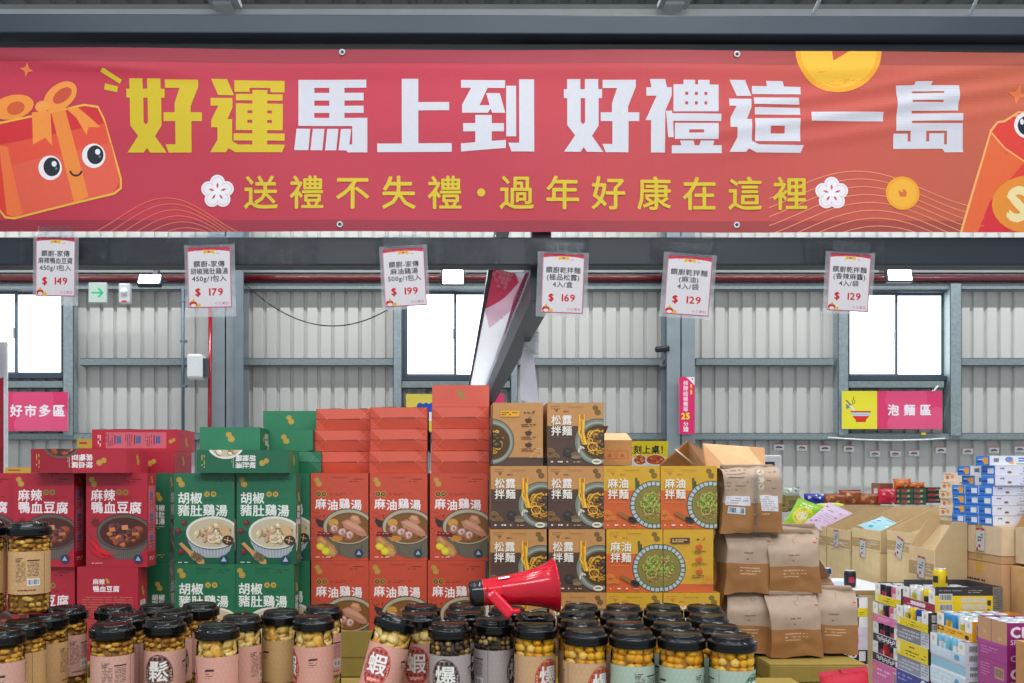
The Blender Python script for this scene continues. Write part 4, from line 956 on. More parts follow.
def noodle_front(k):
    d = NOOD[k]; A = Art(56, 63); A.rect(0, 0, 56, d['cut'], d['top']); A.rect(0, d['cut'], 56, 63, d['bot'])
    ic = (122, 84, 50) if k == 'tan' else (188, 112, 40); stick_icon(A, ic); A.lines(16, 8, 24, 2, 1, ic, 1.6); nut(A, 49, 7.4, 1.05, d['nut'], tuple(int(v*.8) for v in d['nut']))
    if k == 'yellow': A.poly([(31.8, 28), (31, 12), (33.4, 11.6), (34.6, 26)], (84, 84, 44)); A.poly([(34, 26), (33.8, 15), (35.2, 14.6), (36.6, 26)], (70, 76, 40))
    bowl(A, k, 50, 39, 23.5 if k == 'yellow' else 22.5)
    if k == 'tan':
        for q in range(14):
            x = 33+A.r.uniform(-2, 2.4)+q*.12; A.line([(x, 11+A.r.uniform(0, 6)), (x+A.r.uniform(-1, 1), 22), (x+A.r.uniform(-1, 1.6), 30), (x+2+A.r.uniform(0, 4), 42)], A.r.uniform(.7, 1.2), A.r.choice(((232, 176, 40), (206, 146, 30), (244, 196, 70), (190, 124, 24))))
        A.ell(21, 49.6, 5.2, 4.6, (56, 48, 46), n=14, jit=.06); A.ell(20, 48.4, 2.2, 1.4, (80, 72, 68), n=10); A.ell(27.5, 52, 4, 3, (112, 92, 70), n=12, jit=.1); A.ell(28.4, 54.6, 5, 1.8, (136, 116, 92), n=12)
        A.ring(34, 48, 3.6, 4.4, 1.6, (214, 208, 190), 150, 330, 12); A.ring(49, 59, 5, 2.8, 1.8, (222, 216, 196), 0, 360, 16); A.ell(33, 45, 1.6, 2, (196, 190, 170), n=10)
        arcs(A, 3, 50, (170, 128, 76))
        A.rect(4, 34.6, 22, 35, (130, 98, 64))
    else:
        A.poly([(13, 46), (17, 46), (23, 49), (27, 53), (25, 55), (19, 51.6), (13, 48)], (150, 100, 48)); A.ell(28.4, 54, 5, 3, (56, 50, 36), rot=24); A.ell(28.4, 53.6, 3.6, 1.8, (34, 34, 34), rot=24)
        arcs(A, 3.4, 49, (220, 150, 66)); A.rect(4, 36, 22, 36.4, (222, 140, 84))
    A.text(d['t'][0], 3.6, 12.2, 10.2, (232, 226, 214), bold=.022, adv=10.8); A.text(d['t'][1], 3.6, 23, 10.2, (232, 226, 214), bold=.022, adv=10.8)
    for x, w in ((3.4, 3.4), (10.4, 6), (19, 3.4)): A.lines(x, 58.4, x+w, 2, 1, (226, 216, 204), 1.5, .95)
    A.lines(26, 58.8, 34, 2, 1, (196, 160, 110), 1.1); return A
def noodle_side(k):
    d = NOOD[k]; A = Art(50, 63); A.rect(0, 0, 50, 63, d['top']); A.rect(0, 54.6, 50, 63, d['bot'])
    bowl(A, k, -1.8, 39, 23.5 if k == 'yellow' else 22.5)
    if k == 'yellow': A.rect(7, 8.5, 26, 14, (84, 52, 50)); A.lines(8.5, 10, 24.5, 1.8, 2, (220, 190, 120), 1); ic = (206, 84, 40)
    else: A.poly([(8, 8), (26, 8), (26.6, 9), (26.6, 13), (26, 14), (7.6, 14)], (226, 166, 40)); A.lines(9, 9.4, 25, 2, 2, (90, 60, 30), 1.2); ic = (72, 52, 44)
    A.lines(31, 9.4, 38, 2, 1, (60, 40, 30), 1.2); A.poly([(38.5, 10.6), (42, 7.2), (41, 10.4)], ic)
    for y in (17, 29.6, 41.5):
        A.ell(35.5, y, 3.6, 1.1, ic, n=14); A.poly([(31.9, y), (39.1, y), (37.4, y+3), (33.6, y+3)], ic); A.line([(35, y-.6), (37.5, y-3)], .6, ic); A.lines(28.5, y+4.4, 43, 1.8, 2, (90, 60, 40), .9)
    arcs(A, 46, 50, (222, 140, 60) if k == 'yellow' else (224, 176, 120)); return A
NB = {}
for k in NOOD:
    d = NOOD[k]; tp = Art(56, 50); tp.rect(0, 0, 56, 50, d['top']); stick_icon(tp, (150, 100, 50)); nut(tp, 49, 7.4, 1, d['nut'])
    NB[k] = carton_proto('noodle_box', NW, ND, NH, noodle_front(k), noodle_side(k), noodle_side(k), noodle_side(k), tp, None, d['top'])
YN = 2.41; RP = .1695
def nbox(k, pxc, row, label, rz=0, dy=0):
    W = ND if abs(rz) == 90 else NW; D = NW if abs(rz) == 90 else ND
    g = 'tan truffle noodle boxes' if k == 'tan' else 'yellow sesame oil noodle boxes'
    return place(NB[k], (xat(pxc, YN), YN+D/2+dy, TB+row*RP), (0, 0, math.radians(rz)), label, 'box', g)
nbox('tan', 518, 3, 'tan noodle box in the top row turned sideways, three dark bowl icons', rz=-90, dy=.004)
nbox('tan', 575.5, 3, 'tan 松露 noodle box in the top row, first beneath the price card reading 169', dy=.002)
nbox('tan', 519, 2, 'tan 松露 noodle box directly below the sideways one')
nbox('tan', 575.8, 2, 'tan 松露 noodle box in the second row, touching the yellow boxes', dy=.003)
nbox('tan', 518.5, 1, 'tan 松露 noodle box partly covered by the red megaphone horn')
nbox('tan', 577, 1, 'tan 松露 noodle box right of the megaphone mouth', dy=.002)
nbox('tan', 577.5, 0, 'tan noodle box in the bottom row, only its upper edge above the jar lids', dy=-.004)
nbox('tan', 519, 0, 'tan noodle box in the bottom row hidden behind the megaphone')
nbox('yellow', 632, 2, 'yellow 麻油 noodle box in the top yellow row, left one', dy=.002)
nbox('yellow', 688.8, 2, 'yellow 麻油 noodle box in the top yellow row, touching the taped kraft bag')
nbox('yellow', 634.5, 1, 'yellow 麻油 noodle box in the middle yellow row, title facing out', dy=0)
nbox('yellow', 688.3, 1, 'yellow noodle box turned sideways with three orange bowl icons', rz=-90)
nbox('yellow', 634, 0, 'yellow noodle box in the bottom row, left one, mostly behind jar lids', dy=-.004)
nbox('yellow', 691, 0, 'yellow noodle box in the bottom row, right one, beside the lower kraft bags', dy=-.006)
# ================================================================== cartons the display stands on
OLIVE = (146, 126, 62); KR = (186, 142, 92)
def carton(name, x0, x1, y0, y1, z0, z1, col, label, group=None, cat='carton', tape=True, seam=True, arts=(), tray=0):
    """a closed kraft case: four walls, top flaps meeting under a strip of tape"""
    mb = MB('kraft', col); cx, cy = (x0+x1)/2, (y0+y1)/2; w, d, h = (x1-x0)/2, (y1-y0)/2, z1-z0
    mb.bbox(-w, w, -d, d, 0, h-.003, .003)
    for A, face in arts:
        if face == 'left': fn = lambda u, v, q: Vector((-w-q, d-u*2*d/A.W, h-v*h/A.H))
        else: fn = lambda u, v, q: Vector((-w+u*2*w/A.W, -d-q, h-v*h/A.H))
        mb.art(A, fn, z0=2e-4)
    o = tag(mb.build(name, loc=(cx, cy, z0)), label, cat, group)
    for s in (-1, 1):
        mb = MB('kraft', tuple(min(255, int(c*1.03)) for c in col)); mb.box(-w+.001, w-.001, min(s*.0015, s*d-s*.001), max(s*.0015, s*d-s*.001), h-.003, h); mb.build('top_flap', o)
    if tape:
        mb = MB('gloss', (176, 150, 92)); mb.box(-w, w, -.024, .024, h, h+.0004); mb.box(-w-.0005, -w, -.024, .024, h-.06 if h > .08 else h*.4, h); mb.build('tape', o)
    return o
OLG = 'olive cartons under the jars and boxes'
for q, (a, b, y0, y1, nm) in enumerate(((-1.42, -.93, 2.29, 2.8, 'under the red boxes at the picture edge'), (-.92, -.415, 2.29, 2.8, 'under the green boxes'))):
    carton('carton', a, b, y0, y1, .60, TB-.001, OLIVE, 'olive carton ' + nm, OLG)
# the tray the orange boxes stand in: its front wall shows between the jars
o = empty('carton_tray', (-.15, 2.49, .6)); tag(o, 'olive open carton the orange boxes stand in, seen between the leaning jar and its neighbour', 'carton', OLG)
mb = MB('kraft', OLIVE); mb.box(-.262, .262, 0, .31, .40, TB-.601); mb.box(-.262, .262, .0, .31, 0, .396); mb.build('case', o)
mb = MB('kraft', OLIVE); mb.bbox(-.262, .262, -.006, 0, .34, .467, .0015); mb.col(120, 104, 50); mb.box(-.262, .262, -.0072, -.006, .393, .396); mb.build('front_wall', o)
for s in (-1, 1):
    mb = MB('kraft', OLIVE); mb.box(s*.262-.003, s*.262+.003, 0, .31, .34, .43); mb.build('side_wall', o)
carton('carton', .125, .80, 2.395, 2.8, .60, TB-.001, OLIVE, 'olive carton under the noodle boxes', OLG)
xr = xat(867, 2.3)
carton('carton', .81, xr, 2.3, 2.75, .967, TB-.001, OLIVE, 'shallow olive carton under the front row of kraft bags', OLG)
carton('carton', .81, xr-.005, 2.305, 2.75, .60, .966, OLIVE, 'tall olive carton below the shallow one under the kraft bags', OLG)
for q, (a, b) in enumerate(((-1.25, -.62), (-.61, .02), (.03, .40), (.41, .80))):
    carton('carton', a, b, 1.52, 2.13, .62, 1.018, OLIVE, 'olive carton carrying the jars %s' % ('with red boxes behind', 'with green and orange boxes behind', 'below the megaphone', 'of yellow corn at the front')[q], OLG)
carton('carton', .81, 1.15, 1.7, 2.26, .62, .89, OLIVE, 'olive carton under the red pouch at the lower edge', OLG)
for q, (a, b, y0, y1) in enumerate(((-1.42, .8, 2.29, 2.8), (-1.25, .80, 1.52, 2.26), (.81, 1.2, 1.7, 2.78))):
    o = empty('pallet', ((a+b)/2, (y0+y1)/2, .5)); tag(o, ('wooden stand below the stacked boxes', 'wooden stand below the jars', 'wooden stand below the kraft bags')[q], 'stand')
    w, d = (b-a)/2, (y1-y0)/2
    mb = MB('kraft', (150, 116, 76)); 
    for k in range(6): mb.box(-w, w, -d+k*2*d/6+.004, -d+(k+1)*2*d/6-.004, .075, .095)
    mb.build('deck', o)
    for sx in (-1, 1):
        for sy in (-1, 1): mb = MB('kraft', (120, 92, 62)); mb.box(sx*(w-.04)-.03, sx*(w-.04)+.03, sy*(d-.04)-.03, sy*(d-.04)+.03, -.5, .075); mb.build('leg', o)

# ================================================================== jars
RJ, HJ = .0405, .19
def jar_label(bg, oval, ch, kind):
    W, H = 2*PI*RJ*1000+.0, 88; A = Art(W, H); A.rect(0, 0, W, H, bg); pt = tuple(int(v*.93) for v in bg)
    for q in range(27):                                    # tone-on-tone lattice
        for k in range(9):
            A.lay = 2; A.ring(q*9.7+(4.8 if k % 2 else 0), 5+k*10, 4.8, 5.4, .8, pt, 0, 360, 8); A.lay = 2
    c = W/2
    A.ell(c, 46, 29.5, 40, oval, n=44); A.ring(c, 46, 28, 38.4, .6, tuple(min(255, int(v*1.5+20)) for v in oval), n=40)
    A.text(ch, c-21.5, 18, 43, (226, 230, 230), bold=.018)
    A.lines(c-9, 10, c+9, 2.4, 1, (206, 180, 140), 1.6); A.poly([(c-15, 68), (c+15, 66), (c+16, 74), (c-14, 76)], (214, 120, 110)); A.lines(c-12, 69.4, c+13, 3, 2, (245, 225, 215), 1.6)
    for y in (36, 42, 48, 54, 60):
        for s in (-1, 1): A.rect(c+s*25-1, y, c+s*25+1, y+3, (200, 196, 190), False)
    x = c+60                                               # maker's mark
    A.lay += 1; A.poly([(x-9, 25), (x-5, 23), (x+9, 22.5), (x+9, 26.5), (x-4, 27), (x-9, 28.5)], (52, 40, 38)); A.lines(x-8, 31, x+8, 4, 3, (70, 56, 50), 1.5)
    x = c-100                                              # nutrition panel
    A.rect(x-4, 17, x+20, 19.6, (40, 34, 34)); A.lines(x-3, 22, x+19, 3, 10, (74, 62, 58), 1.3); A.lines(x-30, 13, x-12, 3, 3, (60, 46, 44), 1.8); A.lines(x-34, 22, x-7, 2.8, 15, (80, 66, 60), 1.2)
    A.barcode(x-4, 56, x+20, 70); A.lines(x-26, 78, x+20, 3, 1, (130, 60, 50), 3)
    A.rect(c-70, 0, c-68.6, H, tuple(int(v*.72) for v in bg)); return A
def in_jar(kind):
    r = random.Random(5); mb = MB('food')
    core = dict(twist=(140, 100, 40), chip=(206, 170, 96), dark=(70, 56, 42), corn=(158, 106, 24))[kind]
    mb.col(core); mb.lathe([(.001, .003), (.031, .003), (.033, .01), (.031, .153), (.02, .158), (.001, .158)], 16)
    def ring(z, n, rr, fn):
        for k in range(n):
            a = 2*PI*(k+r.random()*.7)/n; R = rr+r.uniform(-.002, .001); fn(Vector((R*math.cos(a), R*math.sin(a), z+r.uniform(-.002, .002))))
    if kind == 'corn':
        def f(c):
            mb.col(r.choice(((236, 176, 30), (244, 190, 44), (226, 160, 24), (244, 204, 100), (230, 168, 60)))); mb.ico(c, r.uniform(.0088, .0112), 1, jit=.10)
        for z in (.012, .028, .128, .143, .157): ring(z, 11, .0305, f)
    elif kind == 'dark':
        def f(c):
            mb.col(r.choice(((74, 56, 40), (44, 36, 32), (150, 112, 54), (190, 160, 104), (96, 70, 44), (58, 48, 42)))); mb.ico(c, r.uniform(.0052, .0068), 1, jit=.14)
        for z in (.01, .02, .03, .126, .135, .144, .153): ring(z, 17, .0345, f)
    elif kind == 'chip':
        def f(c):
            mb.col(r.choice(((244, 216, 140), (248, 228, 170), (232, 188, 96), (238, 202, 112), (226, 164, 64))))
            a = math.atan2(c.y, c.x); Rm = (Matrix.Rotation(a, 3, 'Z') @ Matrix.Rotation(PI/2+r.uniform(-.6, .6), 3, 'Y') @ Matrix.Rotation(r.uniform(0, 3), 3, 'Z'))
            mb.ico(c*.99, r.uniform(.0125, .0165), 1, (1, .82, .2), Rm, .1)
        for z in (.014, .028, .122, .133, .144, .154): ring(z, 9, .0335, f)
    else:
        def f(c):
            mb.col(r.choice(((206, 150, 50), (176, 122, 38), (220, 168, 64), (150, 100, 34), (230, 188, 90))))
            Rm = Matrix.Rotation(r.uniform(0, 3), 3, 'Z') @ Matrix.Rotation(r.uniform(0, 3), 3, 'X')
            mb.ico(c, r.uniform(.006, .0078), 1, (1.5, .8, .8), Rm, .2)
        for z in (.01, .021, .032, .121, .131, .141, .151): ring(z, 14, .034, f)
    return mb
INNAME = dict(twist='fried_twists', chip='garlic_chips', dark='dark_popcorn', corn='yellow_popcorn')
def jar_proto(bg, oval, ch, kind, disc):
    o = empty('snack_jar')
    mb = MB('glass'); mb.lathe([(.0001, .0015), (.034, .0005), (.0395, .004), (RJ-.0004, .012), (RJ-.0004, .147), (RJ-.002, .155), (.0375, .158), (.0375, .166)], 40); mb.build('jar', o)
    ib = in_jar(kind)
    for v_ in ib.bm.verts:
        q_ = math.hypot(v_.co.x, v_.co.y)
        if q_ > .0388: v_.co.x *= .0388/q_; v_.co.y *= .0388/q_
        v_.co.z = max(.002, min(.1635, v_.co.z))
    c = ib.build(INNAME[kind], o); c['kind'] = 'stuff'
    A = jar_label(bg, oval, ch, kind); W = A.W; mb = MB('paper')
    def fn(u, v, q):
        a = -PI/2+(u-W/2)/W*2*PI; R = RJ+.0002+q; return Vector((R*math.cos(a), R*math.sin(a), .1305-v*.001))
    mb.art(A, fn, cutu=linsp(0, W, 56), z0=1e-4, eps=1e-5); mb.build('label', o)
    mb = MB('lid', (9, 12, 13)); prof = [(.0388, .1535), (.0425, .153), (.0445, .1545), (.0448, .158), (.0442, .16), (.0448, .162), (.0448, .172), (.0442, .175), (.042, .1765), (.0395, .177), (.0385, .1785), (.038, .185), (.0366, .188), (.0345, .1892), (.034, .1878), (.0001, .1876)]
    prof = [(r_*.972, .1892-(.1892-z_)*.76) for r_, z_ in prof]
    mb.lathe(prof, 48); l = mb.build('lid', o)
    mb = MB('lid', disc); mb.lathe([(.0001, .18795), (.0325, .18795), (.0332, .1877)], 36); mb.build('lid_disc', l)  # disc tint is a painted reflection of the boxes behind
    return o
JP = dict(
    P=jar_proto((204, 160, 148), (64, 40, 38), '鬆', 'twist', (62, 26, 30)), K=jar_proto((202, 162, 114), (92, 60, 40), '鬆', 'twist', (52, 46, 30)),
    S=jar_proto((210, 158, 146), (156, 38, 44), '蝦', 'chip', (34, 34, 32)), C=jar_proto((196, 162, 112), (140, 80, 44), '蒜', 'chip', (30, 32, 32)),
    D=jar_proto((164, 156, 158), (54, 44, 42), '爆', 'dark', (62, 34, 36)), R=jar_proto((196, 160, 124), (168, 56, 42), '爆', 'corn', (44, 44, 38)),
    G=jar_proto((166, 186, 170), (38, 104, 72), '爆', 'corn', (58, 46, 32)))
LT = TB+.005+HJ
JS = []
def jar(k, px, py, rz, label):
    Y = (ZC-LT)*F/(py-PY)
    JS.append([k, xat(px, Y), Y, rz, label])
jar('P', 1.5, 628, -62, 'pink labelled jar cut by the left picture edge, front of the slanting row of four')
jar('K', 24, 620, -215, 'kraft labelled jar second in the slanting row of four under the raised jars')
jar('K', 47, 612.6, -118, 'kraft labelled jar with a small dark mark, third in the slanting row of four')
jar('P', 67.5, 606, -150, 'pink labelled jar at the back of the slanting row of four')
jar('P', 112.5, 622.3, 172, 'pink labelled jar showing its nutrition table, left of the 鬆 jar')
jar('P', 115, 605.4, 40, 'jar at the very back below the turned red box, lid only')
jar('P', 128, 613, 150, 'jar behind the nutrition table jar, dark red reflection painted on its lid')
jar('P', 164.5, 618.2, 0, 'pink labelled jar with a dark oval reading 鬆')
jar('P', 172.5, 610, 30, 'jar right behind the 鬆 jar, its label peeping out at the right')
jar('P', 157, 604.4, 90, 'jar at the back below the narrow green box, lid only')
jar('P', 200, 603, 60, 'jar at the back below the left lower green box, covering the title')
jar('S', 217.5, 623, -92, 'garlic chip jar with a pink label at the front, right of the 鬆 jar')
jar('S', 241.5, 614.8, -140, 'garlic chip jar with a pink label behind the front chip jar')
jar('C', 281, 609.8, -125, 'chip jar with a brownish kraft label between two pink labelled jars')
jar('S', 313.5, 615, -78, 'pink labelled chip jar with the edge of a red oval at its left')
jar('S', 323, 605.6, -170, 'chip jar behind the one with the edge of a red oval, below the orange boxes')
jar('S', 420, 612.2, -10, 'upright chip jar with a red 蝦 oval, right of the leaning jar')
jar('D', 450, 622, -14, 'grey labelled jar of dark popcorn with a dark 爆 oval')
jar('D', 494, 617.6, 78, 'grey labelled jar of dark popcorn turned so the label seam shows')
jar('D', 421, 604.7, 30, 'jar at the back between the leaning jar and the megaphone, lid only')
jar('D', 464, 611.3, 50, 'jar directly behind the dark 爆 jar, pale red reflection painted on its lid')
jar('D', 465, 604, 120, 'jar at the back under the black end of the megaphone')
jar('D', 508, 607, 120, 'jar under the megaphone handle')
jar('R', 535, 622.2, 36, 'kraft labelled corn jar with a red 爆 oval, below the megaphone')
jar('R', 535, 612.6, 100, 'jar behind the corn jar below the megaphone, under the horn mouth')
jar('R', 589, 628.4, 40, 'kraft labelled corn jar with a red 爆 oval, beside the green labelled jars')
jar('G', 636, 630.6, 175, 'mint labelled corn jar with fine print, left of the three mint ones')
jar('G', 681.5, 632, 205, 'mint labelled corn jar, middle one of the three in front')
jar('G', 732, 634, 48, 'mint labelled corn jar with the edge of a green 爆 oval, beside the kraft bags')
for q, (px, py) in enumerate(((579, 619.4), (625, 620.6), (673, 621.6), (719, 624.5))):
    jar('R' if q < 2 else 'G', px, py, 130+q*40, 'corn jar in the second row, directly behind the ' + ('kraft labelled front jar', 'fine print mint jar', 'middle mint jar', 'mint jar with the green oval edge')[q])
for q, (px, py) in enumerate(((577, 611), (620.5, 611.6), (664, 611.8), (707.5, 613.6))):
    jar('R' if q < 2 else 'G', px, py, 200+q*50, 'corn jar in the third row, in line below ' + ('the right tan noodle boxes', 'the left yellow noodle boxes', 'the right yellow noodle boxes', 'the kraft bags, first of them')[q])
for q, (px, py) in enumerate(((581, 604.2), (623, 604.6), (663.5, 604.4), (704, 605.2))):
    jar('R' if q < 2 else 'G', px, py, 20+q*70, 'rearmost corn jar, in line below ' + ('the right tan noodle boxes', 'the left yellow noodle boxes', 'the right yellow noodle boxes', 'the kraft bags')[q])
for it in range(200):                                     # nudge neighbours until no lids overlap
    for i, a in enumerate(JS):
        for b in JS[i+1:]:
            dx, dy = b[1]-a[1], b[2]-a[2]; d = math.hypot(dx, dy)
            if d < .0885:
                f_, n_ = (a, b) if a[2] < b[2] else (b, a)
                s_ = (.0887-d); ux, uy = (n_[1]-f_[1])/d, (n_[2]-f_[2])/d
                n_[1] += ux*s_*.3; n_[2] += uy*s_*.8
for k, x, y, rz, lb in JS: place(JP[k], (x, y, TB+.005), (0, 0, math.radians(rz)), lb, 'jar', 'snack jars')
# the two raised ones and the leaning one
o = place(JP['K'], (xat(29.5, 1.885), 1.885, LT+.001), (0, 0, math.radians(166)), 'raised kraft labelled jar with barcode, standing on other jar lids', 'jar', 'snack jars')
o = place(JP['K'], (xat(-14.5, 1.885), 1.885, LT+.001), (0, 0, math.radians(150)), 'raised jar cut by the left picture edge, beside the one with the barcode', 'jar', 'snack jars')
R = Matrix.Rotation(math.radians(14.5), 3, 'Y') @ Matrix.Rotation(math.radians(-7), 3, 'X') @ Matrix.Rotation(math.radians(-22), 3, 'Z')
o = place(JP['S'], (xat(373, 1.80), 1.80, TB+.0165), R, 'leaning chip jar with a red 蝦 oval, tilted to the right', 'jar', 'snack jars')

# ================================================================== megaphone lying on the lids
mg = empty('megaphone', at(469, 594, 1.80), (0, math.radians(-5.2), math.radians(4))); tag(mg, 'red megaphone with a black rear cap lying on the jar lids', 'megaphone')
TX = Matrix.Rotation(PI/2, 4, 'Y')
mb = MB('gloss', (192, 16, 40)); mb.lathe([(.0265, .026), (.0265, .036), (.028, .055), (.0305, .085), (.0345, .115), (.040, .14), (.0465, .16), (.053, .172), (.0545, .173), (.0545, .176), (.051, .1755), (.045, .162), (.037, .135), (.03, .1), (.02, .09), (.001, .09)], 48, T=TX); mb.build('horn', mg)
mb = MB('gloss', (20, 26, 32)); mb.lathe([(.001, 0), (.018, 0), (.0235, .002), (.0255, .006), (.027, .026), (.0255, .03)], 40, T=TX); mb.build('rear_cap', mg)
mb = MB('gloss', (206, 24, 46)); mb.bbox(.034, .066, -.036, -.018, -.004, .014, .003); mb.build('handle_mount', mg)
mb = MB('gloss', (214, 26, 50))
path = [(.040, -.034, .0), (.046, -.037, -.012), (.056, -.040, -.026), (.066, -.042, -.036), (.074, -.043, -.042)]
mb.bbox(-.0115, .0115, -.009, .009, -.056, .006, .0055, T=Matrix.Translation((.042, -.037, .0)) @ Matrix.Rotation(math.radians(-38), 4, 'Y') @ Matrix.Rotation(math.radians(-8), 4, 'X')); mb.bbox(.072, .094, -.05, -.034, -.041, -.032, .003); mb.build('handle', mg)
mb = MB('gloss', (18, 20, 22)); mb.tube([(.09, -.042, -.037), (.1, -.046, -.05), (.11, -.052, -.055), (.125, -.06, -.053), (.14, -.064, -.054)], .0022, 8); mb.build('wrist_strap', mg)
mb = MB('paper', (226, 228, 234)); A = Art(22, 5); A.rect(0, 0, 22, 5, (228, 230, 236)); A.lines(3, 1.6, 19, 3, 1, (40, 60, 140), 1.6)
mb.art(A, lambda u, v, q: Vector((.060+u*.001, -.0304*math.sin(.62-v*.035)-q*0-.0008, (.0304+u*.00008)*math.cos(.62-v*.035)+.0006+q)), eps=1e-4); mb.build('sticker', mg)
mb = MB('galv', (120, 120, 124)); mb.lathe([(.001, .002), (.003, .002), (.003, 0)], 12, T=Matrix.Translation((.034, -.0262, 0)) @ Matrix.Rotation(PI/2, 4, 'X')); mb.build('screw', mg)
# the pouch at the lower edge
def pillow(name, w, h, t, art, mat, base, label=None, cat=None, group=None, seed=1, crimp=.08, wr=.12):
    """a sealed pouch lying on its back: two skins meeting at the edges; x along its width, y up the drawing, z out"""
    mb = MB(mat, base); nx, ny = 18, 18
    def sk(u, v, s):
        a = max(0, math.sin(PI*u))**.45*max(0, math.sin(PI*min(1, max(0, (v-crimp)/(1-2*crimp)))))**.5
        p = Vector((u*w*14/.2*.1, v*h*14/.2*.1, seed*3.1+s))
        z = s*t/2*a+t*wr*a*noise.noise(p*2.2)+t*wr*.5*noise.noise(Vector((u*5, v*5, seed)))
        return Vector(((u-.5)*w*(1-.06*math.sin(PI*v)), (v-.5)*h, z+(.0006*s)))
    for s in (1, -1):
        g = [[sk(i/nx, j/ny, s) for i in range(nx+1)] for j in range(ny+1)]
        if s < 0:
            for j in range(ny):
                for i in range(nx): mb.face([g[j][i], g[j+1][i], g[j+1][i+1], g[j][i+1]], True)
    A = art
    mb.art(A, lambda u, v, q: sk(u/A.W, 1-v/A.H, 1)+Vector((0, 0, q)), cutu=linsp(0, A.W, nx), cutv=linsp(0, A.H, ny), z0=0, eps=1e-5)
    bmesh.ops.remove_doubles(mb.bm, verts=mb.bm.verts, dist=1e-5)
    for f in mb.bm.faces: f.smooth = True
    o = mb.build(name)
    if label: tag(o, label, cat, group)
    return o
A = Art(40, 50); A.rect(0, 0, 40, 50, (190, 30, 54)); A.rect(0, 0, 40, 4, (206, 60, 80)); A.rect(6, 14, 34, 30, (206, 70, 84))
p = pillow('foil_pouch', .115, .175, .045, A, 'bag', (190, 30, 54), 'red foil pouch poking up at the lower edge, below the kraft bags', 'pouch', seed=4)
p.location = (xat(849, 2.0), 2.0, .978); p.rotation_euler = (PI/2-.12, math.radians(-6), .1)

# ================================================================== kraft bags
def bag_art(kind):
    A = Art(60, 70); A.rect(0, 0, 60, 38, (168, 146, 126)); A.rect(0, 38, 60, 70, (152, 106, 62))
    if kind == 'front':
        A.ring(30, 9.5, 2.6, 2.6, .6, (130, 100, 76)); A.line([(31, 7), (34, 3)], .6, (130, 100, 76)); A.rect(29, 15, 30, 22, (146, 150, 158))
        A.lines(21, 25.5, 39, 3, 1, (128, 92, 66), 1.4); A.lines(22, 31.5, 38, 3, 1, (128, 92, 66), 1.3); A.rect(54, 13, 58, 15, (176, 60, 48))
        A.lines(16, 42, 44, 3.4, 3, (200, 168, 132), 1.2, .95)
    else:
        A.lines(3, 4, 26, 3.4, 3, (120, 94, 74), 1.1); A.lines(3, 16, 30, 3.4, 2, (120, 94, 74), 1.1); A.lines(3, 24, 24, 3, 1, (150, 90, 60), 1.1)
        for y in (7, 15, 22): A.ell(40, y, 3.6, 3, (200, 186, 170), n=16); A.line([(38.4, y+1), (41, y-1.4)], .8, (70, 50, 40)); A.lines(46, y-.5, 58, 3, 1, (130, 100, 80), 1.1)
        A.rect(2, 31, 27, 41, (206, 204, 210)); A.lines(3.5, 33, 25, 2.6, 3, (110, 100, 106), 1); A.barcode(5, 43, 22, 50, (40, 50, 66), (196, 206, 216)); A.rect(38, 30, 56, 47, (212, 210, 216)); A.lines(39, 31.6, 55, 2.2, 7, (130, 124, 132), .9)
        A.lines(37, 49.5, 58, 2, 1, (206, 170, 120), 1.4)
    return A
